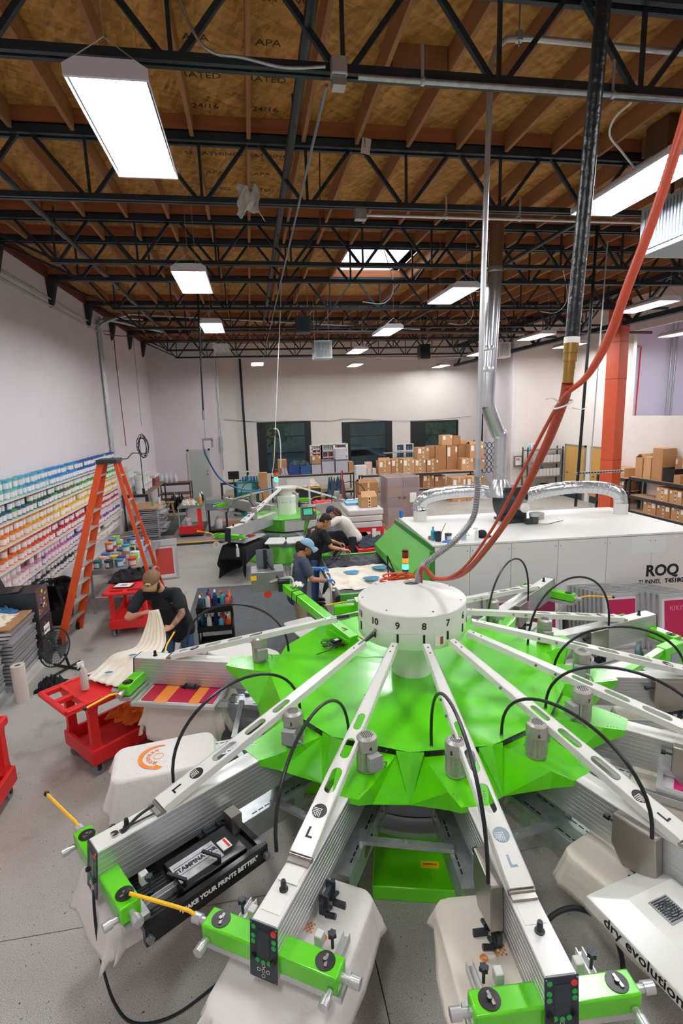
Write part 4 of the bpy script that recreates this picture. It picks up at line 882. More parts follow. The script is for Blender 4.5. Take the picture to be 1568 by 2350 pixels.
# red wheeled cleaning station
wt = thing('washout_station', 'wheeled grey table with red base and cloths on top near the side door', 'cart', (-2.0, 17.2, 0))
part(WB(wt).box(-2.36, -1.64, 16.4, 18.3, .9, .94), 'tabletop', mat('table_grey', '7f8486', .45, .3), wt, smooth=0); part(WB(wt).box(-2.36, -1.66, 16.4, 16.9, .1, .33), 'red_base', mRed, wt, bev=.01)
part(WB(wt).box(-1.78, -1.66, 16.38, 16.5, .33, .86), 'red_post', mRed, wt, smooth=0); part(WB(wt).box(-2.36, -1.64, 16.4, 18.3, .06, .1), 'dolly', mDk, wt, smooth=0)
for x, y in ((-2.3, 16.45), (-1.7, 16.45), (-2.3, 18.2), (-1.7, 18.2)): part(WB(wt).cyl((x-.02, y, .04), (x+.02, y, .04), .04), 'caster', mBk, wt)
for x, y in ((-2.33, 16.43), (-2.33, 18.27), (-1.67, 18.27)): part(WB(wt).box(x-.015, x+.015, y-.015, y+.015, .1, .9), 'leg', mGal, wt, smooth=0)
part(WB(wt).box(-2.3, -1.8, 16.5, 16.9, .33, .34), 'dish', mGal, wt, smooth=0)
pail(-2.08, 16.62, .342, 'small white bucket in the red wheeled base', .1, .24)
cloth_pile('white_rag', 'white stained rags on the wheeled grey table', mNat, [(-2.3, 16.7), (-1.85, 16.7), (-1.85, 17.2), (-2.3, 17.2)], .94, .16, seed=9)
tub(-1.78, 16.55, .94, '3fb83a', 'green', 'small bright green tub on the wheeled grey table', None, 0, .05, .1); tub(-2.15, 17.7, .94, 'd8432c', 'red', 'red cup on the far end of the wheeled grey table', None, 0, .05, .13)
for k, (c, w) in enumerate((('e6a52c', 'yellow'), ('d8432c', 'orange red'), ('e9e6e2', 'white'), ('2a2c30', 'black'), ('3a6ea8', 'blue'))): bottle(-1.72+rnd.uniform(-.03, .03), 16.85+k*.22, .94, c, '%s bottle on the wheeled grey table' % w, .27, .045)
gt = thing('tote_stand', 'grey plastic tote on a dark wheeled stand', 'stand', (-1.2, 17.0, 0)); part(WB(gt).box(-1.5, -1.44, 16.65, 16.7, 0, .08).box(-.96, -.9, 17.2, 17.25, 0, .08), 'caster', mBk, gt, smooth=0); part(WB(gt).box(-1.55, -.85, 16.6, 17.3, .75, .98), 'tote', mat('tote_grey', '6f7d80', .5), gt, bev=.02); part(WB(gt).box(-1.5, -.9, 16.65, 17.25, .08, .12), 'base', mBk, gt, smooth=0)
for x in (-1.47, -.93): part(WB(gt).box(x-.03, x+.03, 16.7, 16.76, .12, .75), 'leg', mBk, gt, smooth=0)
bottle(-1.2, 16.9, .12, 'd8dadb', 'white jug with green label under the grey tote', .4, .12, 'e8e8e8', name='jug', cat='jug')
# ==== bottle caddy cart ===================================================
cd = thing('bottle_cart', 'small black wire trolley full of bottles on the rubber mat', 'trolley', (-.72, 8.0, 0))
for z in (.08, .4, .7):
    s = MB(); s.box(-.26, .26, -.2, .2, z, z+.012)
    for y in (-.2, .2): s.box(-.26, .26, y-.006, y+.006, z, z+.09)
    for x in (-.26, .26): s.box(x-.006, x+.006, -.2, .2, z, z+.09)
    part(s, 'tray', mBk, cd, smooth=0)
for x in (-.25, .25):
    for y in (-.19, .19): part(MB().cyl((x, y, 0), (x, y, .8), .012, n=8), 'post', mBk, cd)
bl_ = [('2f88a8', 'teal'), ('e4e2e0', 'white'), ('d05a68', 'pink'), ('2c3f80', 'blue'), ('cfcfd2', 'silver'), ('3a3c40', 'black'), ('e06a2a', 'orange'), ('46a8b8', 'turquoise'), ('b53a3c', 'red')]
k = 0
for z in (.412, .712):
    for x in (-.2, -.1, 0, .1, .2):
        for y in (-.12, .08):
            if rnd.random() < .12: continue
            c, w = bl_[k*4 % 9]; k += 1
            bottle(-.72+x+rnd.uniform(-.015, .015), 8.0+y, z, c, '%s bottle on the %s tray of the black trolley' % (w, 'top' if z > .6 else 'middle'), rnd.uniform(.2, .3), .036, rnd.choice(['ffffff', 'e06a2a', '2c3f80']), rnd.random() < .3, '%s bottles on the %s tray of the trolley' % (w, 'top' if z > .6 else 'middle'))
# ==== TUNNEL DRYER ========================================================
mDry = mat('dryer_white', 'e6e5df', .4); mDryS = mat('dryer_side', 'dddbd9', .45)
dry = thing('tunnel_dryer', 'long white tunnel dryer with green hood, printed lettering on its side', 'dryer', (4.6, 8.4, 0))
DF0, DF1, DB0, DB1 = V((2.62, 7.42, 0)), V((6.9, 7.12, 0)), V((2.68, 9.62, 0)), V((6.9, 9.3, 0)); fd = (DF1-DF0).normalized()
def dquad(a, b, c, d, z0, z1): return WB(dry).add([(p.x, p.y, z) for z in (z0, z1) for p in (a, b, c, d)], [(0,3,2,1),(4,5,6,7),(0,1,5,4),(1,2,6,5),(2,3,7,6),(3,0,4,7)])
part(dquad(DF0, DF1, DB1, DB0, .35, 1.57), 'body', mDryS, dry, smooth=0); part(dquad(DF0-fd*.03+V((0,-.02,0)), DF1+V((0,-.02,0)), DB1, DB0, 1.572, 1.6), 'top_panel', mDry, dry, smooth=0)
for x in (.15, 2.1, 4.1):
    for p in (DF0, DB0): q = p+fd*x+V((0, .06 if p is DF0 else -.06, 0)); part(WB(dry).box(q.x-.04, q.x+.04, q.y-.04, q.y+.04, 0, .35), 'leg', mDk, dry, smooth=0)
FM = frame(DF0+V((0,-.004,0)), fd, (0,0,1)); FL_ = inv(dry) @ FM
xs_ = [0, .55, 1.2, 1.95, 2.75, 3.5, 4.28]
for i in range(6):
    part(MB(FL_).box(xs_[i]+.004, xs_[i+1]-.004, .37, 1.56, 0, .012), 'side_panel', mDryS, dry, smooth=0)
    b = MB(FL_)
    for x in (xs_[i]+.04, xs_[i+1]-.04):
        for z in (.5, 1.48): b.lathe([(.009, .012), (.009, .017)], 8, c=(x, z, 0))
    part(b, 'rivets', mSt, dry, kind='stuff')
text('ROQ', 'maker_lettering', mInk, dry, FL_ @ frame((3.7, .975, .014), (1,0,0), (0,1,0)), .25, bold=.009)
text('TUNNEL', 'model_lettering', mInk, dry, FL_ @ frame((3.5, .8, .014), (1,0,0), (0,1,0)), .1, bold=.0012); text('T4518G', 'model_lettering', mInk, dry, FL_ @ frame((3.92, .8, .014), (1,0,0), (0,1,0)), .1, bold=.004)
part(MB(FL_).box(3.15, 3.72, 1.28, 1.56, .012, .014), 'taped_paper', mat('taped_paper', 'dfe3e2', .5), dry, smooth=0)
# green hood and conveyor
mHood = mat('hood_green', '55a83c', .4, coat=.3); mHoodD = mat('hood_dark_green', '2f8420', .45)
h = WB(dry); h.add([(2.61, 7.42, 1.5), (2.61, 9.62, 1.5), (2.2, 9.62, 1.12), (2.2, 7.42, 1.12), (2.2, 9.62, .98), (2.2, 7.42, .98), (2.61, 9.62, .98), (2.61, 7.42, .98)], [(0,1,2,3), (3,2,4,5), (0,3,5,7), (1,6,4,2)])
part(h, 'green_hood', mHood, dry, smooth=0, solid=.004); part(WB(dry).box(2.595, 2.61, 7.42, 9.62, 1.44, 1.575), 'hood_strip', mHoodD, dry, smooth=0)
part(WB(dry).box(2.55, 2.62, 7.4, 7.44, .3, 1.5), 'hood_corner', mHoodD, dry, smooth=0)
for y in (9.63, 7.4): part(WB(dry).box(1.15, 2.6, y-.03, y+.03, .84, .955), 'conveyor_rail', mGd, dry, smooth=0, bev=.004)
part(WB(dry).box(1.15, 2.6, 7.44, 9.6, .86, .9), 'belt', mat('belt_dark', '35383a', .6), dry, smooth=0)
part(WB(dry).cyl((1.15, 7.46, .85), (1.15, 9.58, .85), .07, n=18), 'belt_roller', mat('roller_grey', '3e4142', .35, .4), dry)
for y in (7.5, 9.55): part(WB(dry).box(1.3, 1.38, y-.04, y+.04, 0, .84), 'conveyor_leg', mPlW, dry, smooth=0)
# duct collars, exhaust motor, loose things on top
def ribduct(pts, r, name, parent, rib=.045, n=20, mt=None):
    P = arc3(pts, 10); o = part(WB(parent).tube(P, r, n, cap=False), name, mt or mGal, parent, smooth=50); b = WB(parent); L = 0
    for i in range(1, len(P)):
        L += (P[i]-P[i-1]).length
        if L > rib:
            L = 0; d = (P[i]-P[i-1]).normalized(); u = d.orthogonal().normalized(); w_ = d.cross(u); b.tube([P[i]+u*r*1.01*cos(a)+w_*r*1.01*sin(a) for a in [2*pi*k/16 for k in range(16)]], .0035, 4, closed=True)
    part(b, 'duct_ribs', mt or mGal, o, kind='stuff'); return o
mFoil = mat('foil_duct', 'd3d7da', .22, .85, bump=(16, .35)); mFoil2 = mat('smooth_duct', 'c9ccce', .25, .9)
fl = thing('flexible_duct', 'shiny silver flexible duct bending down onto the left of the dryer top', 'duct', (2.95, 9.3, 1.6))
ribduct([(2.97, 9.2, 1.76), (2.97, 9.25, 1.86), (3.08, 9.2, 2.02), (3.4, 9.15, 2.1), (3.9, 9.05, 2.13), (4.2, 8.98, 2.08)], .12, 'duct_body', fl, mt=mFoil)
part(WB(fl).lathe([(.122, 0), (.122, .2)], 24, c=(2.97, 9.2, 1.6), cap=False), 'collar', mPlW, fl)
fr_ = thing('flexible_duct', 'long ribbed silver duct running right and bending down onto the dryer top', 'duct', (6.55, 8.6, 1.6))
ribduct([(4.75, 8.75, 2.02), (5.3, 8.95, 2.06), (5.9, 8.95, 2.1), (6.35, 8.8, 2.08), (6.6, 8.68, 1.98), (6.66, 8.65, 1.78)], .12, 'duct_body', fr_, mt=mFoil, rib=.08)
part(WB(fr_).lathe([(.125, 0), (.125, .2)], 24, c=(6.66, 8.65, 1.6), cap=False), 'collar', mPlW, fr_)
bw = thing('exhaust_blower', 'black exhaust blower with grey motor standing on the dryer top', 'blower', (4.5, 8.75, 1.6))
part(WB(bw).cyl((4.28, 8.72, 1.95), (4.44, 8.72, 1.95), .26, n=28).cyl((4.44, 8.72, 1.95), (4.68, 8.72, 1.95), .2, n=24), 'fan_housing', mDk, bw); part(WB(bw).box(4.32, 4.72, 8.55, 8.9, 1.95, 2.22), 'outlet', mat('blower_dark', '23282b', .5), bw, smooth=0)
part(WB(bw).box(4.3, 4.75, 8.45, 8.95, 1.6, 1.64).box(4.33, 4.42, 8.5, 8.9, 1.6, 1.85).box(4.62, 4.7, 8.5, 8.9, 1.6, 1.8), 'base_frame', mDk, bw, smooth=0)
part(WB(bw).cyl((4.55, 8.55, 1.9), (4.55, 8.3, 1.9), .075, n=18).box(4.5, 4.62, 8.36, 8.5, 1.95, 2.02), 'motor', mMot, bw); part(WB(bw).lathe([(.085, 0), (.085, .02), (.05, .04)], 18, c=(4.55, 8.3, 1.9), ax=Matrix.Rotation(pi/2, 3, 'X')), 'motor_cap', mPlW, bw)
du = thing('exhaust_duct', 'tall silver exhaust duct rising from the blower through the roof', 'duct', (4.45, 8.8, 2.2))
dp = [at(1147, 1135, y=8.8), at(1147, 1100, y=8.8), at(1147, 1010, y=8.8), at(1118, 925, y=8.8), at(1121, 800, y=8.8), at(1136, 620, y=8.8), at(1143, 525, y=8.8)]
part(WB(du).lathe([(.26, 0), (.26, .03), (.125, .3)], 28, c=dp[0]-V((0,0,.02)), cap=False), 'cone', mFoil2, du)
s0 = dp[0]+V((0,0,.27))
part(WB(du).tube(arc3([s0, dp[2]+V((.03,0,.0)), dp[2]+V((-.02,0,.12))], 8), .125, 20, cap=False), 'flexible_section', mFoil, du, smooth=50)
part(WB(du).cyl(dp[2]+V((-.02,0,.1)), dp[3]+V((0.01,0,-.05)), .125, n=24), 'slanted_section', mFoil2, du); part(WB(du).tube(arc3([dp[3]+V((.01,0,-.06)), dp[3]+V((0,0,.03)), dp[3].lerp(dp[4], .16)], 5), .132, 20, cap=False), 'elbow', mFoil, du)
part(WB(du).cyl(dp[3].lerp(dp[4], .15), dp[5], .127, n=24), 'straight_section', mFoil2, du); part(WB(du).cyl(dp[5], V((dp[6].x, dp[6].y, 6.99)), .12, n=24), 'upper_section', mat('duct_brown', '8c6b52', .4, .7), du)
for q in (dp[4], dp[5], dp[3].lerp(dp[4], .62)): part(WB(du).lathe([(.131, -.04), (.137, 0), (.131, .04)], 22, c=q, cap=False), 'foil_joint', mFoil, du)
vm = thing('vent_motor', 'small silver vent motor with a cord on the dryer top', 'motor', (5.0, 7.95, 1.6)); q = at(1222, 1203, z=1.6)
part(WB(vm).lathe([(.13, 0), (.13, .01)], 24, c=q), 'gasket', mat('gasket', 'c9c5b5', .7), vm); part(WB(vm).cyl(q+V((.03,0,.01)), q+V((.03,0,.14)), .075, n=20), 'body', mat('vm_dark', '4d4c48', .5, .3), vm); part(WB(vm).cyl(q+V((.03,0,.14)), q+V((.03,0,.2)), .085, n=20), 'cap', mGal, vm); part(WB(vm).box(q.x-.13, q.x-.03, q.y-.05, q.y+.05, 1.61, 1.7), 'box', mDk, vm, smooth=0)
part(WB(vm).tube(arc3([q+V((.1,-.05,.01)), q+V((.25,-.1,.012)), q+V((.45,.0,.012)), q+V((.62,.06,.012))], 6), .006, 5), 'cord', mBk, vm)
solo(MB().cyl((5.05, 8.75, 1.6), (5.05, 8.75, 1.7), .12, n=24), 'roof_vent', mat('cap_grey', 'b5b1a6', .6), 'low round grey vent cap beside the blower', 'vent')
p = at(921, 1188, z=1.6); tub_ = thing('cup', 'bright blue plastic cup at the rear corner of the dryer top', 'cup', p); part(MB().lathe([(.03, 0), (.042, .12), (.045, .12), (.045, .125), (.038, .125), (.028, .01)], 18, cap=False), 'body', mat('cup_blue', '1f74c4', .35), tub_)
p = at(994, 1240, z=1.6); bottle(p.x, p.y, 1.6, '3f9fb8', 'turquoise spray can standing on a tape roll on the dryer', .22, .034, '3f9fb8'); solo(MB().lathe([(.05, 0), (.05, .045), (.036, .045), (.036, 0)], 20, c=(p.x-.0, p.y+.08, 1.6), cap=False), 'tape_roll', mat('tape_brown', '9a6b48', .6), 'brown tape roll behind the spray can on the dryer', 'tape')
p = at(1006, 1242, z=1.6); c_ = thing('tub', 'dark open tub with a wooden paint stick on the dryer', 'paint tub', (p.x, p.y, 1.6)); part(MB().lathe([(.045, 0), (.055, .15), (.05, .15), (.04, .01)], 18, cap=False), 'body', mat('tub_navy', '1f2f3e', .4), c_); part(MB().bar((.0, 0, .02), (.12, 0, .28), .025, .004), 'paint_stick', mWd, c_, smooth=0)
p = at(1029, 1240, z=1.6); tub(p.x, p.y, 1.6, '2a2c30', 'black', 'squat white tub with black lid on the dryer top', None, -1.5, .055, .11); p = at(1064, 1238, z=1.6); pail(p.x, p.y, 1.6, 'small pale blue paint-stained cup on the dryer top', .05, .14, mat('cup_pale', '9fc0d2', .4), None, 'cup')
p = at(1049, 1246, z=1.6); bottle(p.x, p.y, 1.6, 'dcdbd4', 'small white bottle between the tubs on the dryer', .12, .026); p = at(1094, 1240, z=1.6); bottle(p.x, p.y, 1.6, 'e6e6e4', 'clear spray bottle before the black cap on the dryer', .2, .028, 'ffffff', True)
cloth_pile('blue_gloves', 'crumpled blue gloves at the dryer edge', mat('glove_blue', '2f7fd6', .5), [(2.78, 7.5), (2.92, 7.48), (2.95, 7.56), (2.8, 7.58)], 1.6, .03, 'gloves', n=10, seed=2)
bp_ = at(1106, 1234, z=1.6); hp = MB(); hp.ball((bp_.x, bp_.y, 1.66), .07, sc=(1.2, 1, 1)).ball((bp_.x+.09, bp_.y, 1.62), .05, sc=(1.4, 1.2, .3)); solo(hp, 'baseball_hat', mBkc, 'black cap standing on the dryer top beside the clear bottle', 'cap', smooth=80)
# garments on the belt
cloth_pile('dark_shirts', 'dark navy shirts lying along the far side of the conveyor belt', mat('navy_black', '22252d', .55, bump=(14, .8)), [(1.2, 8.95), (2.2, 8.95), (2.5, 9.55), (1.15, 9.55)], .9, .09, 'garments', seed=1)
mCr2 = mat('cream_shirt', 'f3ead8', .85, bump=(16, .4))
cloth_pile('cream_shirts', 'cream shirts with blue prints piled on the near side of the conveyor', mCr2, [(1.12, 7.75), (2.2, 7.6), (2.2, 8.95), (1.12, 8.9)], .905, .075, 'garments', seed=12, n=40)
for k, (x, y) in enumerate(((1.5, 8.35), (2.02, 8.5), (1.75, 7.95))):
    b = MB(); b.prism([(x+.13*cos(a)*(1+.12*sin(5*a)), y+.11*sin(a)*(1+.12*sin(3*a))) for a in [2*pi*i/20 for i in range(20)]], .985, .989)
    o = solo(b, 'shirt_print', mat('print_blue', '3e7fa5', .7, noise=(30, .5)), 'blue illustrated print on the %s cream shirt of the conveyor' % ('left', 'right rear', 'front')[k], 'print', smooth=0)
# signal tower
sg_ = thing('signal_tower', 'red, amber and lit green signal tower light behind the drum', 'signal light', at(931, 1318, y=6.3).to_tuple()); z0 = 0
sgz = TM[sg_].translation.z
for nm, c, z0, z1, e in (('black_base', '1c1d1f', .02, .07, 0), ('green_lamp', '4bf0b0', .07, .145, 2.2), ('amber_lamp', 'f29a35', .15, .225, .35), ('red_lamp', '8e2318', .23, .305, .0), ('top_cap', '2a2622', .305, .325, 0)):
    part(MB().lathe([(.038, z0), (.04, z0+.005), (.04, z1-.005), (.038, z1)], 24), nm, mat('sig_'+nm, c, .25, emis=(c, e) if e else None), sg_, nm.replace('_', ' '))
    if z0 > .06 and z1 < .31: part(MB().lathe([(.0415, z1-.003), (.0415, z1+.004)], 24), 'collar', mBk, sg_)
part(MB().lathe([(.012, .02), (.012, -sgz)], 10), 'pole', mSt, sg_)
ec = thing('extension_cord', 'coiled orange extension cord lying behind the drum top', 'cord', (1.6, 5.3, 1.2)); pts = []
cc = at(915, 1325, y=5.35)
for i in range(150): a = i*.42; r = .1+.045*sin(i*.7); pts.append((cc.x+r*1.5*cos(a), cc.y+.03*sin(a*.9), cc.z+r*.28*sin(a)+.02*sin(i*.13)))
part(WB(ec).tube(pts, .006, 5), 'coil', mat('cord_orange', 'd9502b', .5), ec); part(WB(ec).box(cc.x-.25, cc.x+.2, cc.y-.08, cc.y+.08, cc.z-.07, cc.z-.055), 'ledge', mPlW, ec, smooth=0)
for k, (u0, u1) in enumerate(((888, 884), (890, 905))): pass
tri = MB(); a, b, c = at(893, 1340, y=6.0), at(889, 1275, y=6.0), at(908, 1318, y=6.0); solo(tri.tube([a, b], .008, 6).tube([b, c], .008, 6), 'stand_rods', mBk, 'two black rods meeting at a point beside the signal tower', 'stand')
# ==== screens leaning on the dryer ========================================
def lean_row(x, y, n, dx, dy, lab_front, lab_rest, grp, w=.6, h=.8, rz=0, tilt=-7, mc=mMag, txt=None, mcr=None):
    for i in range(n):
        M = Matrix.Translation((x+dx*(n-1-i), y+dy*(n-1-i), .005)) @ Rz(R(rz)) @ Matrix.Rotation(R(tilt), 4, 'X')
        fr = i == n-1
        t, M2 = screen_frame(M, lab_front if fr else lab_rest, mc if fr else (mcr or None), w, h, None if fr else grp)
        if fr and txt: text(txt, 'stencil_lettering', mat('stencil_pink', 'd98aa5', .5), t, M2 @ frame((0, .005, h-.22), (1,0,0), (0,0,1)), .1)
lean_row(5.28, 6.62, 9, -.03, .062, 'magenta screen at the front of the middle row before the dryer', 'aluminium screen in the long row before the middle of the dryer', 'screens in the long row before the dryer', .62, .84, -4)
lean_row(5.98, 6.35, 10, -.045, .062, 'front magenta screen with pale stencil lettering in the right row', 'aluminium screen behind the lettered magenta one at the dryer', 'screens behind the lettered magenta one', .6, .86, -4, txt="KIKI'S")
lean_row(4.2, 6.95, 3, -.03, .07, 'plum screen leaning against the dryer behind the white arms', 'aluminium screen behind the plum one at the dryer', 'screens behind the plum one', .58, .8, -4, mc=mPlum)
lean_row(3.55, 7.02, 2, -.03, .07, 'plum screen leftmost of those leaning on the dryer', 'aluminium screen behind the leftmost plum one', None, .56, .8, -4, mc=mPlum)
carton(6.3, 6.9, 6.4, 6.9, 0, .42, 'cardboard box at the far right of the leaning screens', lab=False); cloth_pile('orange_rags', 'orange and black rags on the box at the right picture edge', mOrg, [(6.28, 6.38), (6.9, 6.4), (6.9, 6.9), (6.3, 6.9)], .43, .2, 'rags', seed=7)
# ==== back area: racks with boxes =========================================
def rack(x0, x1, y0, y1, z, lower, label, rz=0, top=mat('particle_board', 'caa37e', .7)):
    c = V(((x0+x1)/2, (y0+y1)/2, 0)); t = thing('storage_rack', label, 'rack', c, rz); a, b = (x1-x0)/2, (y1-y0)/2
    for q in [z]+lower:
        part(MB().box(-a, a, -b, b, q-.02, q), 'deck', top, t, smooth=0); part(MB().box(-a, a, -b-.02, -b, q-.09, q-.02).box(-a, -a+.02, -b, b, q-.09, q-.02).box(a-.02, a, -b, b, q-.09, q-.02), 'beam', mDk, t, smooth=0)
    for x in (-a, a-.05):
        for y in (-b-.02, b-.05): part(MB().box(x, x+.05, y, y+.05, 0, z), 'post', mDk, t, smooth=0)
    return t
rack(.7, 4.2, 22.0, 22.8, 1.12, [.35], 'grey steel rack with board top carrying blue crates and clear bins', R(-1))
rack(4.3, 9.2, 20.7, 21.6, 1.1, [.45], 'grey steel rack with board top carrying rows of cardboard boxes', R(-3))
mC2 = mat('cardboard_dark', 'a5764c', .75, noise=(7, .06)); mC3 = mat('cardboard_light', 'c79a6c', .75, noise=(7, .06))
def pbox(u0, v0, u1, v1, y, d, label, **k):
    a = at(u0, v1, y=y); b = at(u1, v0, y=y); return carton(a.x, b.x, y, y+d, a.z, b.z, label, **k)
YR = 20.72
row = [(870, 1060, 898, 1084, 'flap-topped cardboard box at the left end of the box rack', True), (899, 1056, 925, 1084, 'cardboard box second from left on the rack front', False), (926, 1056, 952, 1083, 'cardboard box third from left on the rack front', False), (953, 1056, 978, 1082, 'cardboard box fourth from left on the rack front', False), (980, 1056, 1008, 1082, 'cardboard box fifth from left on the rack front', False), (1060, 1054, 1087, 1080, 'cardboard box right of the bare stretch of the rack', False), (1088, 1056, 1113, 1080, 'cardboard box at the right end of the rack front', False)]
for i, (a, b, c, d, l, o) in enumerate(row): q = at(a, d, y=YR-.14+.0*i); carton(at(a, d, y=YR).x, at(c, d, y=YR).x, YR+.02-.0, YR+.5, 1.1, at(a, b, y=YR).z+.03, l, open_=o, col=(mCard, mC2, mC3)[i % 3])
carton(at(957, 1050, y=YR+.1).x, at(984, 1050, y=YR+.1).x, YR+.03, YR+.5, 1.1+.49, 2.12, 'cardboard box stacked on the fourth and fifth rack boxes'); carton(at(1080, 1050, y=YR).x, at(1112, 1050, y=YR).x, YR+.05, YR+.5, 1.56, 2.15, 'flap-topped box stacked at the right end of the rack', open_=True)
for k, (u0, u1) in enumerate(((984, 998), (999, 1024), (1025, 1050), (1051, 1070))): carton(at(u0, 1076, y=21.3).x, at(u1, 1076, y=21.3).x-.01, 21.27, 21.75, 1.1, 2.12, 'tall plain cardboard box behind the front row, %s of four' % ('first', 'second', 'third', 'fourth')[k], lab=k == 2, tape=False, col=mC2)
carton(at(1002, 1025, y=22).x, at(1025, 1025, y=22).x, 21.3, 21.74, 2.13, 2.55, 'cardboard box on top of the tall plain boxes, left one', tape=False, col=mC3); carton(at(1026, 1025, y=22).x, at(1042, 1025, y=22).x, 21.3, 21.74, 2.13, 2.5, 'cardboard box on top of the tall plain boxes, right one', tape=False, lab=False, col=mC2); carton(at(1043, 1025, y=22).x, at(1058, 1025, y=22).x, 21.3, 21.74, 2.13, 2.32, 'low box at the right of the top boxes', tape=False, lab=False, col=mC3)
for k, (u0, u1) in enumerate(((973, 999), (1000, 1024), (1085, 1113))): carton(at(u0, 1130, y=YR).x, at(u1, 1130, y=YR).x, YR+.1, YR+.6, .45, .98-.06*k, 'cardboard box on the lower rack deck, %s' % ('left one', 'middle one with blue marks', 'right one')[k], tape=k != 1, open_=False, col=mC2)
carton(at(1036, 1130, y=YR-1).x, at(1068, 1130, y=YR-1).x, YR-1.1, YR-.5, 0, .95, 'cardboard box stack before the rack, left column'); carton(at(1070, 1130, y=YR-1).x, at(1098, 1130, y=YR-1).x, YR-1.05, YR-.45, 0, .95, 'cardboard box stack before the rack, right column')
# left back rack contents
def crate(x0, x1, y0, y1, z0, z1, c, label, name='crate', lid=None):
    t = thing(name, label, name.replace('_', ' '), ((x0+x1)/2, (y0+y1)/2, z0)); a, b, h = (x1-x0)/2, (y1-y0)/2, z1-z0; m = mat('cr_'+c, c, .4); th = .02
    part(MB().box(-a, a, -b, b, 0, th).box(-a, a, -b, -b+th, th, h).box(-a, a, b-th, b, th, h).box(-a, -a+th, -b+th, b-th, th, h).box(a-th, a, -b+th, b-th, th, h), 'body', m, t, smooth=0)
    if lid: part(MB().box(-a-.015, a+.015, -b-.015, b+.015, h, h+.04), 'lid', mat('cr_'+lid, lid, .4), t, smooth=0)
    else: part(MB().box(-a-.012, a+.012, -b-.012, -b, h-.05, h).box(-a-.012, -a, -b, b, h-.05, h), 'rim', m, t, smooth=0)
    return t
def ux(u, y): return at(u, 1080, y=y).x
yb = 22.05
crate(ux(663, yb), ux(688, yb), yb, yb+.5, 1.12, 1.52, '1c3f88', 'dark blue crate on the rack, left one'); crate(ux(690, yb), ux(714, yb), yb, yb+.5, 1.12, 1.5, '2b568e', 'blue crate on the rack, right one with black gear on top')
for k, (u0, u1, z0, z1, w) in enumerate(((716, 738, 1.12, 1.5, 'under the small brown box'), (740, 768, 1.12, 1.62, 'with a blue emblem sticker'), (771, 799, 1.12, 1.62, 'at the right under another bin'))): crate(ux(u0, yb), ux(u1, yb), yb, yb+.55, z0, z1, 'c3c0cb', 'translucent storage bin %s' % w, 'storage_bin', '6d6c76')
crate(ux(772, yb), ux(796, yb), yb+.05, yb+.5, 1.67, 2.1, 'cfd0d8', 'translucent bin with pale lid stacked on top of the right bin', 'storage_bin', 'd5d6dc'); carton(ux(717, yb), ux(738, yb), yb+.02, yb+.45, 1.54, 1.85, 'small brown box with round label on the left translucent bin', tape=False)
carton(ux(640, yb), ux(660, yb), yb+.2, yb+.7, 1.12, 1.75, 'upright cardboard box at the left end of the rack', tape=False, lab=False); carton(ux(801, yb), ux(812, yb), yb, yb+.5, 1.12, 1.55, 'small brown box right of the stacked bins', tape=False, lab=False)
carton(ux(812, 21.4), ux(836, 21.4), 20.9, 21.35, 1.1, 1.48, 'white printed carton on the rack', tape=False, lab=False, col=mPlW); carton(ux(838, 21.4), ux(848, 21.4), 20.95, 21.3, 1.1, 1.34, 'small white carton with orange print on the rack', tape=False, lab=False, col=mPlW); carton(ux(836, 21.4), ux(849, 21.4), 20.95, 21.3, 1.345, 1.6, 'small white and orange carton on top of another', tape=False, lab=False, col=mat('carton_pink', 'e2b7a4', .6))
carton(ux(849, 21.4), ux(856, 21.4), 20.85, 21.15, 1.1, 1.35, 'tiny white carton with orange dot on the rack', tape=False, lab=False, col=mPlW)
cloth_pile('cable_heap', 'tangled grey and black gear on the blue crates', mDk, [(ux(664, yb), yb+.05), (ux(713, yb), yb+.05), (ux(713, yb), yb+.45), (ux(664, yb), yb+.45)], 1.5, .22, 'gear', seed=13); cloth_pile('plastic_bag', 'crumpled clear plastic bag on the rack beside the crates', mat('bag_clear', 'b9b7bb', .25), [(ux(645, yb), yb), (ux(662, yb), yb), (ux(662, yb), yb+.3), (ux(645, yb), yb+.3)], 1.12, .35, 'bag', seed=4)
# thread cabinets
for nm, u0, u1, v0, v1, cols, rows in (('narrow', 716, 737, 1022, 1060, 1, 5), ('double', 740, 796, 1018, 1070, 2, 3)):
    a, b = at(u0, v1, y=22.9), at(u1, v0, y=22.9); t = thing('thread_cabinet', '%s white thread cabinet with rows of coloured cones' % nm, 'cabinet', ((a.x+b.x)/2, 23.0, 1.12)); M0 = inv(t); x0, x1, z1 = a.x, b.x, b.z
    part(WB(t).box(x0, x1, 23.15, 23.2, 1.12, z1), 'back', mPlW, t, smooth=0)
    for c in range(cols+1): q = x0+(x1-x0)*c/cols; part(WB(t).box(q-.05, q+.05, 22.9, 23.15, 1.12, z1), 'side', mWm, t, smooth=0)
    zb = 1.45
    for r in range(rows+1):
        q = zb+(z1-zb)*r/rows; part(WB(t).box(x0, x1, 22.9, 23.15, q-.03, q+.02), 'shelf', mWm, t, smooth=0)
        if r < rows:
            for c in range(cols):
                xa, xb = x0+(x1-x0)*c/cols+.07, x0+(x1-x0)*(c+1)/cols-.07; n = int((xb-xa)/.07)
                for i in range(n):
                    col = ['b02a2e', 'c8422c', 'd9d6d2', '8a3038'] if r < rows-1 else (['cfcccb', '9a9498', 'e9e6e2'] if c == 0 else ['d8552c', '2f7f9f', '1f4f7a', '2a2e44']); cc_ = col[i*3 % len(col)]
                    part(WB(t).lathe([(.028, 0), (.02, (z1-zb)/rows*.7)], 8, c=(xa+(i+.5)*(xb-xa)/n, 22.98, q+.02)), 'thread_cone', mat('thr_'+cc_, cc_, .6), t)
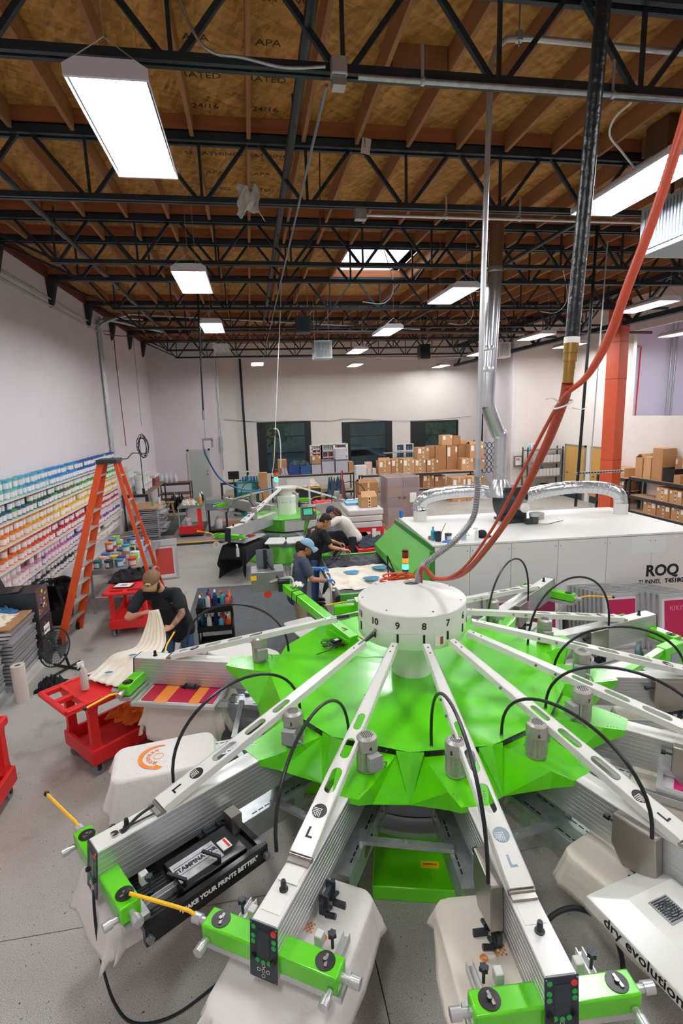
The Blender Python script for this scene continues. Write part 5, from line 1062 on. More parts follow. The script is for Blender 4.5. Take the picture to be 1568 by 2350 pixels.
t = thing('thread_cabinet', 'white thread cabinet with blue cones left of the third window', 'cabinet', (at(925, 1060, y=22.5).x, 22.5, 1.1))
a, b = at(909, 1055, y=22.3), at(950, 1018, y=22.3)
part(WB(t).box(a.x, b.x, 22.35, 22.6, 0, b.z), 'body', mWm, t, smooth=0)
for c in range(2):
    for r in range(2): xa = a.x+.07+c*(b.x-a.x)/2; za = a.z+.1+r*.3; part(WB(t).box(xa, xa+(b.x-a.x)/2-.12, 22.34, 22.349, za, za+.24), 'compartment', mDk, t, smooth=0); [part(WB(t).cyl((xa+.04+i*.05, 22.33, za+.01), (xa+.04+i*.05, 22.33, za+.16), .018, n=8), 'thread_cone', mat('thr_%d' % (i % 3), ('4a7f96', '7d97a4', '2f5f74')[i % 3], .6), t) for i in range(4)]
wt2 = thing('wire_shelf', 'low grey wire shelf with thread cones behind the boxes', 'shelf', (at(905, 1060, y=21.9).x, 21.9, 0)); a, b = at(882, 1058, y=21.9), at(955, 1036, y=21.9)
part(WB(wt2).box(a.x, b.x, 21.8, 22.1, b.z-.03, b.z), 'top', mGal, wt2, smooth=0)
for x in (a.x, b.x-.03): part(WB(wt2).box(x, x+.03, 21.8, 21.83, 0, b.z-.03), 'post', mDk, wt2, smooth=0)
for i in range(16): part(WB(wt2).lathe([(.035, 0), (.02, .22)], 8, c=(a.x+.1+i*(b.x-a.x-.2)/15, 21.9, 1.12)), 'thread_cone', mat('thr_w', 'd5d3d3', .6), wt2)
# lower goods left rack: dark tote with yellow lid, rags, boxes
crate(ux(660, 21.5), ux(750, 21.5)-.3, 21.3, 21.9, 0, .62, '1f2124', 'black tote with a yellow lid under the rack', 'tote', 'd8a92a')
cloth_pile('denim_pile', 'blue grey garment pile under the rack behind the red cart', mat('denim', '3f5566', .9), [(ux(750, 21), 21.2), (ux(800, 21), 21.2), (ux(800, 21), 21.9), (ux(750, 21), 21.9)], .0, 1.0, 'garments', seed=3); cloth_pile('cream_pile', 'cream rags on the black tote under the rack', mNat, [(ux(680, 21.5), 21.35), (ux(730, 21.5), 21.35), (ux(730, 21.5), 21.85), (ux(680, 21.5), 21.85)], .68, .3, 'rags', seed=5)
carton(ux(818, 20), ux(862, 20), 19.6, 20.3, .0, .95, 'large open cardboard box behind the white wrapped stack', open_=True, lab=False, col=mC2)
# wrapped pallet
wp = thing('wrapped_pallet', 'tall pallet of brown boxes wrapped in glossy clear film', 'pallet', (4.45, 15.9, 0)); k = 0
for z in range(5):
    for x in range(2):
        for y in range(2): part(MB().box(-.48+x*.49+.006, -.48+x*.49+.484, -.45+y*.46+.006, -.45+y*.46+.454, .12+z*.3+.004, .12+z*.3+.296), 'boxed_carton', (mC2, mat('ctn_mauve', '9c7a70', .7), mat('ctn_brown', '8a6a5a', .7))[(z+x) % 3], wp, smooth=0)
part(MB().box(-.52, .52, -.5, .5, 0, .11), 'wooden_pallet', mWd, wp, smooth=0)
mFilm = mat('stretch_film', 'c9bfca', .18, alpha=.32, bump=(22, .7, (1, 1, .25)))
part(MB().box(-.53, .53, -.51, .51, .06, 1.66), 'stretch_film', mFilm, wp, smooth=0, bev=.06); part(MB().box(.2, .4, -.524, -.52, .85, 1.15), 'white_label', mPaper, wp, smooth=0)
text('8118', 'pallet_number', mInk, wp, frame((-.05, -.5145, 1.0), (1,0,0), (0,0,1)), .12)
# red trolley with wrapped white stacks
def red_table(x0, x1, y0, y1, z, label): return table(x0, x1, y0, y1, z, label, mRed, mRed, [.25], .05, 'red_trolley', .07)
red_table(2.1, 3.05, 12.3, 13.5, .84, 'red trolley under three white wrapped stacks')
for k in range(3): o = solo(MB().box(2.12+.02*k, 3.0+.02*k, 12.25, 13.4, .845+k*.155, .992+k*.155), 'wrapped_stack', mat('wrap_white', 'd6d0cb', .35, bump=(9, .5)), 'white plastic wrapped slab of shirts, %s of three on the red trolley' % ('bottom', 'middle', 'top')[k], 'wrapped stack', 'wrapped slabs on the red trolley', bev=.03)
carton(2.55, 2.95, 12.5, 12.95, 1.31, 1.56, 'open brown box standing on the white wrapped stack', open_=True, lab=False); solo(MB().box(2.25, 2.6, 12.95, 13.3, 1.31, 1.36), 'blue_booklet', mat('booklet_blue', '6fb6d8', .5), 'light blue flat package on the white wrapped stack', 'package', smooth=0)
solo(MB().box(2.74, 2.84, 12.23, 12.245, .6, .83), 'hanging_label', mPaper, 'white paper tag hanging from the red trolley edge', 'tag', smooth=0)
cloth_pile('black_garments', 'black garments heaped on the lower shelf of the red trolley', mBkc, [(2.2, 12.35), (3.0, 12.35), (3.0, 13.2), (2.2, 13.2)], .25, .4, 'garments', seed=6)
red_table(2.1, 3.0, 10.75, 11.75, .72, 'red trolley before the green hood with navy garments on top')
cloth_pile('navy_garments', 'folded navy garments on the red trolley beside the green hood', mat('navy_cloth', '242a36', .85, bump=(14, .6)), [(2.12, 10.85), (2.95, 10.8), (2.95, 11.7), (2.12, 11.7)], .725, .12, 'garments', seed=10)
red_table(1.7, 2.6, 15.0, 16.0, .95, 'red trolley far behind the second press'); cloth_pile('red_cover', 'red plastic cover on the far red trolley', mRed, [(1.7, 15.0), (2.6, 15.0), (2.6, 16.0), (1.7, 16.0)], .955, .08, 'cover', seed=1)
solo(MB().box(2.83, 2.87, 17.0, 17.04, 0, 1.75), 'red_post', mat('post_red', 'a8231c', .4), 'thin upright dark red post before the clear bins', 'post', smooth=0)
# embroidery machine area behind the left part of the second press
em = thing('cabinet', 'teal green cabinet with a box and wire basket on top', 'cabinet', (-.2, 19.6, 0)); part(MB().box(-.45, .45, -.3, .3, 0, 1.25), 'body', mat('teal', '23837c', .45), em, smooth=0); part(MB().box(-.4, .1, -.31, -.3, .9, 1.2), 'window', mat('teal_glass', '9cc4bf', .2), em, smooth=0)
for q in range(3): part(MB().box(-.4, .4, -.312, -.3, .15+q*.24, .35+q*.24), 'drawer', mat('teal_dark', '1c6b66', .5), em, smooth=0)
wb_ = thing('wire_basket', 'white wire basket of blue cans on the teal cabinet', 'basket', (-.15, 19.6, 1.25))
for i in range(7): part(MB().box(-.3, .3, -.2+i*.066, -.19+i*.066, .35, .36).box(-.3+i*.1, -.29+i*.1, -.2, .2, .36, .37), 'basket_wire', mPlW, wb_, smooth=0)
for x in (-.3, .29):
    for y in (-.2, .19): part(MB().box(x, x+.01, y, y+.01, 0, .37), 'basket_post', mPlW, wb_, smooth=0)
for i in range(6): bottle(-.4+i*.1, 19.5+.1*(i % 2), 1.25, ('2f88a8', '3b5fb0', '46a8b8')[i % 3], '%s can under the white wire basket' % ('teal', 'blue', 'turquoise', 'rear teal', 'rear blue', 'rightmost turquoise')[i], .24, .04)
pbox(596, 1085, 613, 1150, 19.0, .3, 'upright narrow cardboard box before the teal cabinet', lab=False, tape=False); 
desk = table(-1.35, -.75, 21.6, 22.3, 1.0, 'small light desk against the return wall', mat('desk_top', 'c0a184', .5), mDk, [.4])
ch = thing('office_chair', 'black office chair with a grey arm beside the small desk', 'chair', (-.4, 20.8, 0)); part(MB().box(-.24, .24, -.24, .24, .45, .53), 'seat', mBk, ch, bev=.03); part(MB().box(-.22, .22, .2, .27, .65, 1.15), 'backrest', mBk, ch, bev=.04); part(MB().cyl((0, 0, .1), (0, 0, .45), .03), 'gas_lift', mSt, ch); [part(MB().bar((0, 0, .1), (.3*cos(a), .3*sin(a), .05), .04, .03), 'star_leg', mBk, ch) for a in [2*pi*k/5 for k in range(5)]]
mo = thing('monitor', 'small black monitor on the teal cabinet end', 'monitor', (-.75, 20.0, 0)); part(MB().box(-.02, .02, -.02, .02, 0, 1.3), 'stand', mDk, mo, smooth=0); part(MB().box(-.2, .2, -.02, .02, 1.3, 1.6), 'screen', mBk, mo, smooth=0)
# white U-shaped stand near second press
ws = thing('steel_stand', 'white perforated stand behind the second press controller', 'stand', (1.4, 17.3, 0)); 
for x in (1.05, 1.75): part(WB(ws).box(x, x+.06, 17.3, 17.36, 0, 1.3), 'upright', mPlW, ws, smooth=0)
part(WB(ws).box(1.05, 1.81, 17.28, 17.36, 1.3, 1.5), 'header', mPlW, ws, smooth=0)
# ==== right side: doors, shelving ========================================
mDoor = mat('door_wood', 'c2974e', .45, noise=(1.5, .06, (1, 1, .15)))
for n, (y0, y1, yh) in enumerate(((18.25, 19.45, 19.25), (16.75, 17.8, 17.6))):
    X_ = XR; d = struct(MB().box(X_-.05, X_, y0-.07, y0, 0, 2.1).box(X_-.05, X_, y1, y1+.07, 0, 2.1).box(X_-.05, X_, y0-.07, y1+.07, 2.03, 2.1), 'door_%d' % (n+2), mat('frame_grey', '8b8779', .5)); d['label'] = 'wooden door in grey frame, %s one' % ('farther', 'nearer')[n]
    struct(MB().box(X_-.04, X_, y0, y1, .25, 2.03), 'door_leaf', mDoor, parent=d); struct(MB().box(X_-.042, X_, y0, y1, 0, .25), 'kick_plate', mDk, parent=d); struct(MB().ball((X_-.09, yh, 1.0), .04).cyl((X_-.09, yh, 1.0), (X_-.03, yh, 1.0), .015), 'door_handle', mBrass, parent=d)
a = at(1205, 1090, y=19.9); b = at(1285, 1030, y=19.9)
ss = thing('supply_shelf', 'grey steel shelf of white supplies beside the wooden doors', 'shelf', ((a.x+b.x)/2, 19.75, 0)); shx0, shx1 = at(1205, 1100, y=19.7).x, at(1286, 1100, y=19.7).x; szs = [at(1240, v, y=19.6).z for v in (1128, 1093, 1062, 1032)]
for x in (shx0, shx1-.04):
    for y in (19.55, 19.95): part(WB(ss).box(x, x+.04, y, y+.04, 0, szs[-1]+.1), 'post', mDk, ss, smooth=0)
for z in szs: part(WB(ss).box(shx0, shx1, 19.55, 19.99, z-.04, z), 'shelf', mat('shelf_grey', '77776f', .5), ss, smooth=0)
for r, z in enumerate(szs[1:3]):
    x = shx0+.42; k = 0
    while x < shx1-.15: carton(x, x+.13, 19.6, 19.85, z+.002, z+.3-.1*r*0, 'white supply carton on the %s level of the steel shelf' % ('second', 'third')[r], tape=False, lab=False, col=mPlW, group='white supply cartons on the steel shelf level %d' % (r+2)); x += .15; k += 1
crate(shx0+.75, shx0+1.15, 19.6, 19.9, szs[0]+.002, szs[0]+.3, '1b1c1e', 'black plastic crate low on the steel shelf'); carton(shx0+.15, shx0+.6, 19.6, 19.9, szs[0]+.002, szs[0]+.2, 'brown box low on the steel shelf', tape=False, lab=False)
solo(MB().box(shx0+.62, shx0+.72, 19.6, 19.9, szs[0]+.002, szs[0]+.28), 'green_carton', mG, 'bright green carton low on the steel shelf', 'carton', smooth=0); cloth_pile('blue_bag', 'shiny blue bag on the steel shelf', mat('bag_blue', '1f63b8', .3), [(shx0+.4, 19.6), (shx0+.75, 19.6), (shx0+.75, 19.85), (shx0+.4, 19.85)], szs[1]+.3, .2, 'bag', n=12)
for k, c in enumerate(('9ad0d8', 'd5dce0', '6fb0c8')): bottle(shx0+.15+.12*k, 19.75, szs[3]+.002, c, 'pale bottle on top of the steel shelf, %s' % ('left', 'middle', 'right')[k], .25, .05)
p = at(1188, 1060, y=20.25); fb = thing('first_aid_box', 'grey wall box with a white notice and red heading', 'wall box', (p.x, 20.3, p.z-.25)); part(WB(fb).box(p.x-.16, p.x+.16, 20.15, 20.28, p.z-.2, p.z+.25), 'body', mat('box_grey', '7f7a74', .5), fb, smooth=0); part(WB(fb).box(p.x-.14, p.x+.12, 20.146, 20.15, p.z-.12, p.z+.2), 'notice', mPaper, fb, smooth=0); part(WB(fb).box(p.x-.12, p.x+.04, 20.143, 20.146, p.z+.08, p.z+.16), 'red_heading', mRed, fb, smooth=0)
text('STOP', 'notice_lettering', mPaper, fb, inv(fb) @ frame((p.x-.04, 20.142, p.z+.12), (1,0,0), (0,0,1)), .07)
hs = thing('hand_saw_rack', 'dark rack of hanging chain near the return wall', 'chain rack', (11.2, 23.5, 0)); c0 = at(1106, 1040, y=22.6)
for i in range(5):
    for j in range(5): q = c0+V((i*.22-.3, 0, .35-j*.28)); part(WB(hs).tube([q+V((.1*cos(a), 0, .13*sin(a))) for a in [2*pi*k/8 for k in range(8)]], .018, 4, closed=True), 'chain_link', mat('link_blue', '36506e', .5), hs)
part(WB(hs).box(c0.x-.4, c0.x-.36, 22.58, 22.62, 0, c0.z+.6), 'rack_post', mDk, hs, smooth=0)
# right wall shelving
def wrack(y0, y1, zs, label):
    t = thing('storage_rack', label, 'rack', (12.05, (y0+y1)/2, 0))
    for z in zs: part(WB(t).box(11.8, 12.38, y0, y1, z-.02, z), 'deck', MATS['particle_board'], t, smooth=0); part(WB(t).box(11.77, 11.8, y0, y1, z-.1, z-.01), 'beam', mDk, t, smooth=0)
    for y in (y0, y1-.06):
        for x in (11.76, 12.3): part(WB(t).box(x, x+.06, y, y+.06, 0, zs[-1]-.02), 'post', mDk, t, smooth=0)
    return t
ZR = [.26, .74, 1.32]
wrack(10.4, 15.0, ZR, 'long grey rack of cardboard boxes along the right wall'); wrack(15.15, 16.6, [.4, .82, 1.24], 'grey rack of boxes beside the orange column'); 
def wb_row(y0, y1, z, n, h, lab, grp=None, m=None, taped=True, labn=True, x0=11.84):
    w_ = (y1-y0)/n
    for i in range(n): carton(x0, 12.3, y0+i*w_+.02, y0+(i+1)*w_-.02, z+.002, z+h-.02*(i % 2), lab % ('first', 'second', 'third', 'fourth', 'fifth', 'sixth', 'seventh')[n-1-i], face='-x', tape=taped, lab=labn, col=m or (mCard, mC2)[i % 2], group=grp)
wb_row(11.6, 14.4, ZR[0], 5, .38, 'box on the lowest right rack deck, %s from the orange column'); wb_row(11.4, 13.9, ZR[1], 5, .4, 'box on the middle right rack deck, %s from the rack post', m=mC3)
for k, (y0, y1, h, d) in enumerate(((14.55, 14.85, .62, .0), (14.2, 14.5, .66, 0), (13.75, 14.15, .95, 0), (12.5, 12.95, .55, .1), (12.0, 12.45, .55, .0), (11.0, 11.9, .5, 0), (13.2, 13.6, .7, .3))):
    carton(11.85+d, 12.3, y0, y1, ZR[2]+.002, ZR[2]+h, 'tall box on the top right rack deck, %s' % ('next to the column', 'second from the column', 'tallest one', 'with round printed mark', 'right of the round mark one', 'long low one at picture edge', 'set back behind the black crate')[k], face='-x', tape=False, lab=k > 2, col=(mCard, mC3)[k % 2], open_=k == 0)
crate(11.85, 12.3, 13.25, 13.7, ZR[2]+.002, ZR[2]+.4, '17181a', 'black crate with papers on the top right rack deck'); carton(11.8, 12.15, 12.98, 13.22, ZR[2]+.002, ZR[2]+.25, 'small brown box right of the black crate', face='-x', tape=False, lab=False)
for k, z in enumerate((.4, .82)): wb_row(15.25, 16.5, z, 3, .32, 'box %s of the rack by the column, %%s from the near end' % ('low', 'midway')[k], m=mC2)
wb_row(15.3, 16.5, 1.24, 3, .3, 'box on top of the rack by the column, %s from the near end', m=mC3); cloth_pile('orange_vest', 'bright orange cloth on the boxes left of the column', mat('vest_orange', 'ff5a14', .7), [(11.85, 16.0), (12.2, 16.0), (12.2, 16.4), (11.85, 16.4)], 1.55, .12, 'cloth', n=12)
cn = MB(); cn.lathe([(.1, 0), (.03, .5)], 14, c=(12.2, 12.75, 1.88)); solo(cn, 'white_cone', mPlW, 'white plastic cone on the boxes of the right rack', 'cone')
fan((6.9, 9.95, 1.7), R(-20), 0, .25, 'dark round fan partly hidden behind the dryer end') if False else None
# orange column
co = thing('steel_column', 'square orange-red steel column reaching the roof', 'column', (10.35, 14.0, 0)); mCol = mat('column_orange', 'c24d2a', .5, noise=(3, .05))
part(MB(Rz(R(20))).box(-.2, .2, -.2, .2, 0, 6.2), 'shaft', mCol, co, smooth=0, bev=.01); 
for z in (2.0, 1.1, 4.3, 5.3): part(MB(Rz(R(20))).box(-.206, .206, -.206, .206, z, z+.012), 'seam', mat('seam_dark', '5c2a1c', .6), co, smooth=0)
part(MB(Rz(R(20))).box(-.32, .32, -.32, .32, 6.2, 6.32), 'cap_plate', mat('cap_maroon', '4a1c14', .6), co, smooth=0)
# girder over the column, running front to back
gd = thing('roof_girder', 'deep dark girder running front to back over the orange column', 'roof truss', (10.35, 12, 5.7)); 
for x_ in (-.06, .06): part(WB(gd).box(10.35+x_-.035, 10.35+x_+.035, YN, 26.2, 6.6, 6.74), 'girder_chord', mTruss, gd, smooth=0); part(WB(gd).box(10.35+x_-.035, 10.35+x_+.035, .5, 26.2, 5.72, 5.84), 'girder_chord', mTruss, gd, smooth=0)
y = 1.0; k = 0
while y < 26:
    part(WB(gd).bar((10.35, y, 5.8), (10.35, y+1.2, 6.65), .08, .08), 'girder_web', mTruss, gd, smooth=0); part(WB(gd).bar((10.35, y+1.25, 6.65), (10.35, y+2.45, 5.8), .07, .07), 'girder_web', mTruss, gd, smooth=0); y += 2.5
# ==== SECOND PRESS ========================================================
P2 = (0.8, 13.7)
pr2 = thing('screen_printing_press', 'second smaller green and white carousel press in the middle distance', 'printing press', (P2[0], P2[1], 0), T0)
mG2 = mat('press_green_dull', '5fbf2e', .35, coat=.2)
def loc_k(x, y): return ((math.degrees(T0)-math.degrees(math.atan2(y-P2[1], x-P2[0])))/(360/14)) % 14
ks2 = [loc_k(-.71, 11.48), loc_k(-.9, 16.2), loc_k(2.9, 14.55), loc_k(1.4, 17)]
part(MB().lathe([(.24, 1.05), (.24, 1.52), (.2, 1.54), (.16, 1.56), (.16, 1.75)], 28, cap=False), 'column', mWm, pr2); part(MB().lathe([(.28, 1.72), (.28, 1.76)], 24), 'column_collar', mPlW, pr2)
for k in range(14): text(str(k+1), 'station_number', mInk, pr2, Rz(-STEP*k) @ frame((.243, 0, 1.38), (0,1,0), (0,0,1)), .05)
n = 8
for i in range(n):
    a, b = 2*pi*i/n+.2, 2*pi*(i+1)/n+.2; r0, r1 = .86, .74
    A = [V((r0*cos(a), r0*sin(a), 1.05)), V((r0*cos(b), r0*sin(b), 1.05)), V((r1*cos(b), r1*sin(b), .72)), V((r1*cos(a), r1*sin(a), .72))]
    part(MB().add([A[0].lerp(A[1], .1), A[0].lerp(A[1], .9), A[3].lerp(A[2], .93), A[3].lerp(A[2], .07)], [(0,1,2,3)]), 'side_panel', mWm if i not in (2, 5) else mG2, pr2, 'white side panel', smooth=0, solid=.01)
    part(MB().add([A[0]*.995+V((0,0,0)), A[1]*.995, A[2]*.995, A[3]*.995], [(0,1,2,3)]), 'green_panel', mG2, pr2, smooth=0)
part(MB().prism([(.9*cos(2*pi*i/n+.2), .9*sin(2*pi*i/n+.2)) for i in range(n)], 1.04, 1.06), 'top_cover', mG2, pr2, smooth=0)
part(MB().lathe([(.85, .35), (.85, .6), (.95, .62), (.95, .68), (.3, .7)], 36), 'turntable', mat('grey_table', '8d9498', .4, .3), pr2); part(MB().lathe([(1.25, 0), (1.25, .05), (.95, .36), (.3, .36)], 12), 'green_base', mG2, pr2, smooth=20)
for i, k in enumerate(ks2):
    M = Rz(-STEP*k); Re = (2.55, 3.0, 2.3, 2.6)[i]
    arm(pr2, M @ Matrix.Translation((0, 0, .05)), 0, Re, Re-.55, .3, 1.72, '', ['rod']+(['hose'] if i < 3 else []), R0=.6, lite=True, msc=1.1)
for k in range(0, 14, 1):
    M = Rz(-STEP*(k+.3)); part(MB(M).box(.8, 1.5, -.05, .05, .66, .7), 'pallet_arm', mGal, pr2, smooth=0)
for kk in (loc_k(.9, 11.0), loc_k(.2, 11.2)): part(MB(Rz(-STEP*kk)).prism(rrect(1.35, 1.95, .22, .05), .71, .73), 'pallet', mPlW, pr2, smooth=30)
ct = thing('press_controller', 'grey control box with lit green touchscreen on the second press', 'control panel', at(708, 1180, y=12.6).to_tuple()); p = TM[ct].translation
part(MB(Rz(R(5))).box(-.19, .19, -.05, .05, -.14, .2), 'housing', mStb, ct, bev=.01); part(MB(Rz(R(5))).box(-.13, .09, -.055, -.05, .0, .15), 'touchscreen', mat('screen_green', '2c9a78', .3, emis=('38b48c', .5)), ct, smooth=0); part(MB(Rz(R(5))).box(-.145, .105, -.052, -.05, -.015, .165), 'bezel', mBk, ct, smooth=0)
part(MB().cyl((.15, -.06, .1), (.15, -.1, .1), .03), 'stop_knob', mYe, ct); part(MB().bar((0, .0, -.14), (-.1, .3, -.55), .05, .05), 'bracket', mG2, ct, smooth=0)
text('12:18', 'screen_digits', mPaper, ct, Rz(R(5)) @ frame((-.02, -.056, .075), (1,0,0), (0,0,1)), .06)
t3 = thing('signal_tower', 'small red, amber and lit green signal tower on the second press', 'signal light', at(634, 1105, y=14.6).to_tuple())
for nm, c, z0, z1, e in (('base', 'd8d4c8', -.14, 0, 0), ('green_lamp', '35e8a0', 0, .13, 2.5), ('amber_lamp', 'b5582c', .13, .25, 0), ('red_lamp', '7a1c14', .25, .34, 0)): part(MB().lathe([(.055, z0), (.055, z1)], 16), nm, mat('sg2_'+nm, c, .3, emis=(c, e) if e else None), t3, nm.replace('_', ' '))
part(MB().cyl((0, 0, -.14), (.0, 0, 1.06-TM[t3].translation.z), .02), 'pole', mSt, t3)
# black garments hanging from the near-left pallet of press 2
def hang(name, label, mt, ring, z, drops, cat='garment', seed=0, flare=.06, th=.004, group=None, amp=.02, top=True):
    """garment stretched over a pallet: ring = closed outline (world xy), drops = hem drop per fraction of the outline"""
    n = len(ring); c = V((sum(p[0] for p in ring)/n, sum(p[1] for p in ring)/n, 0)); rows = 7
    def drop(t):
        t = t % 1*len(drops); i = int(t); f = t-i; f = f*f*(3-2*f); return drops[i % len(drops)]*(1-f)+drops[(i+1) % len(drops)]*f
    mb = MB(); vs = []; m = n*5
    P = []
    for i in range(m):
        a = V((*ring[i//5], 0)); b = V((*ring[(i//5+1) % n], 0)); P.append(a.lerp(b, (i % 5)/5))
    vs.append(V((c.x, c.y, z+.012)))
    for s in (.5, .92, .99): vs += [c+(p-c)*s+V((0,0,z+.012)) for p in P]
    for j in range(rows):
        v = (j+.3)/rows
        for i, p in enumerate(P):
            d = (p-c).normalized(); w_ = amp*sin(2*pi*9*i/m+seed+2*v)*v+amp*.6*sin(2*pi*17*i/m+seed*2+v*3)*v; dr = drop(i/m)
            q = c+(p-c)*1.01+d*(flare*v*(.4+dr)+w_); vs.append(V((q.x, q.y, z-dr*v+.01)))
    fs = [(0, 1+i, 1+(i+1) % m) for i in range(m)] if top else []
    for j in range(2+rows):
        for i in range(m): a = 1+j*m; b = a+m; fs.append((a+i, b+i, b+(i+1) % m, a+(i+1) % m))
    mb.add(vs, fs); return solo(mb, name, mt, label, cat, group, smooth=80, solid=th)
def outline(cx, cy, ang, x0, x1, hw, r=.07): return [(cx+x*cos(ang)-y*sin(ang), cy+x*sin(ang)+y*cos(ang)) for x, y in rrect(x0, x1, hw, r)]
aa = math.atan2(11.48-P2[1], -.71-P2[0])
hang('black_shirt', 'black shirt hanging in long points from the near left pallet of the second press', mBkc, outline(P2[0], P2[1], aa, 1.5, 2.45, .3), .74, [.3, .75, .2, .9, .3, .45, .95, .3], seed=2, flare=.12, amp=.05)
hang('black_shirt', 'dark shirt stretched on the pallet behind the man in black', mat('navy_black', '22252d', .55), outline(1.5, 11.9, .2, -.3, .6, .28), .95, [.2, .5, .3, .4, .6, .2], seed=4, amp=.03)
scr_p2 = Matrix.Translation((P2[0]+1.9*cos(aa), P2[1]+1.9*sin(aa), .8)) @ Rz(aa-pi/2) @ Matrix.Rotation(R(-90), 4, 'X')
t, M2 = screen_frame(Matrix.Translation((P2[0]+2.4*cos(aa), P2[1]+2.4*sin(aa), .86)) @ Rz(aa+pi/2) @ Matrix.Rotation(R(-90), 4, 'X'), 'screen with red and yellow ink mounted on the second press head', mat('ink_red', 'a03028', .5), .6, .85)
part(MB(M2).box(-.2, -.12, .0, .016, .2, .7), 'yellow_ink', mYe, t, smooth=0)
bottle(-.45, 11.3, .62, 'cfd6d8', 'clear spray bottle hung at the corner of the second press screen', .26, .035, 'ffffff', True)
# tape roll on the rod
tp = at(497, 1250, y=11.2); solo(MB().lathe([(.07, 0), (.07, .05), (.045, .05), (.045, 0)], 20, c=tp, ax=Matrix.Rotation(R(80), 3, 'X'), cap=False), 'tape_roll', mat('tape_cream', 'd9c8a8', .5), 'cream tape roll hanging from the left end of the second press', 'tape')
# ==== garments on the near press ==========================================
def pk(k, R_, w=0): a = T0-STEP*k; return (CX+R_*cos(a)-w*sin(a), CY+R_*sin(a)+w*cos(a))
def pal_out(k, x0=1.9, x1=2.72, hw=.235): return outline(CX, CY, T0-STEP*(k+.03), *((2.08, 2.99, .3) if k in (8, 9, 10) else (x0, x1, hw)), .09)
mS = mat('natural_shirt', 'f1e8d8', .85, bump=(15, .35)); mS2 = mat('white_shirt', 'f0ebe6', .85, bump=(15, .35))
SH = {11: ('white shirt with an orange curved arrow print on the bare pallet', mS2, [.25, .5, .4, .3, .25, .12, .1, .2]), 12: ('cream shirt hanging in folds under the orange and magenta screen', mS, [.45, .25, .5, .2, .4, .15, .3, .5]),
      10: ('white shirt hanging long below the black heat press', mS2, [.3, .2, .15, .15, .3, .75, .35, .2]), 9: ('pale shirt with small orange registration marks under the front left head', mS2, [.1, .15, .3, .25, .25, .15, .1, .1]),
      8: ('pale shirt with orange marks under the front right head', mS, [.1, .12, .15, .25, .3, .2, .1, .1]), 7: ('cream shirt bunched under the large white flash unit at lower right', mS, [.3, .5, .35, .3, .35, .25, .3, .3]),
      6: ('cream shirt on the pallet right of the flash unit', mS, [.3, .4, .3, .3, .3, .2, .2, .3]), 5: ('cream shirt hanging on the right rear pallet', mS, [.3, .4, .3, .4, .3, .2, .2, .3]), 13: ('plain white shirt on the pallet behind motor one', mS2, [.1, .1, .1, .1, .1, .1, .1, .1]), 3: ('pale shirt on the far right pallet before the leaning screens', mS, [.15, .2, .15, .2, .15, .1, .1, .2])}
for k, (l, m, d) in SH.items(): hang('t_shirt', l, m, pal_out(k), .75, d, 't-shirt', seed=k, flare=.1, amp=.03)
mOP = mat('print_orange', 'f08a3c', .6)
def on_pal(k, x, y, dz=.769): a = T0-STEP*(k+.03); return Matrix.Translation((CX, CY, 0)) @ Rz(a) @ Matrix.Translation((x, y, dz))
# curved arrow print with arched lettering on shirt 11
pr = thing('shirt_print', 'orange curved arrow print with arched lettering on the bare white shirt', 'print', on_pal(11, 2.35, 0).translation, 0)
Mp = inv(pr) @ on_pal(11, 2.36, 0); b = MB(Mp); r = .15; a0, a1 = R(-110), R(80); N = 24
vs = []; 
for i in range(N+1): a = a0+(a1-a0)*i/N; w_ = .006+.012*min(i, 8)/8; vs += [((r-w_)*cos(a), (r-w_)*sin(a), 0), ((r+w_)*cos(a), (r+w_)*sin(a), 0)]
b.add(vs, [(2*i, 2*i+1, 2*i+3, 2*i+2) for i in range(N)]); e = V((r*cos(a1), r*sin(a1), 0)); b.add([e+V((0,-.04,0)), e+V((0,.04,0)), e+V((-.06,.01,0))], [(0,1,2)])
part(b, 'arrow', mOP, pr, smooth=0)
for i, chh in enumerate('MCQUEEN'): a = R(72)-i*R(25); text(chh, 'arched_letter', mOP, pr, Mp @ frame((.085*cos(a), .085*sin(a), .001), (sin(a), -cos(a), 0), (cos(a), sin(a), 0)), .042, bold=.001)
part(MB(Mp).tube([(.04*cos(a), .04*sin(a), 0) for a in [2*pi*k/20 for k in range(20)]], .002, 4, closed=True), 'ring', mOP, pr)
for k in (9, 8):
    for j, (x, y) in enumerate(((2.45, .12), (2.42, .02))):
        t = thing('shirt_print', 'small orange %s on the pale shirt under the front %s head' % (('ring mark', 'checker mark')[j], 'left' if k == 9 else 'right'), 'print', on_pal(k, x, -y if k == 8 else y).translation); Mq = inv(t) @ on_pal(k, x, -y if k == 8 else y)
        if j == 0: part(MB(Mq).tube([(.018*cos(a), .018*sin(a), 0) for a in [2*pi*q/16 for q in range(16)]], .004, 4, closed=True), 'ring', mOP, t); part(MB(Mq).box(-.008, .008, -.008, .008, -.001, .001), 'dot', mOP, t, smooth=0)
        else:
            b = MB(Mq)
            for p_ in range(5):
                for q in range(5):
                    if (p_+q) % 2 == 0: b.box(-.03+p_*.012, -.02+p_*.012, -.03+q*.012, -.02+q*.012, -.001, .001)
            part(b, 'checks', mOP, t, smooth=0, kind='stuff')
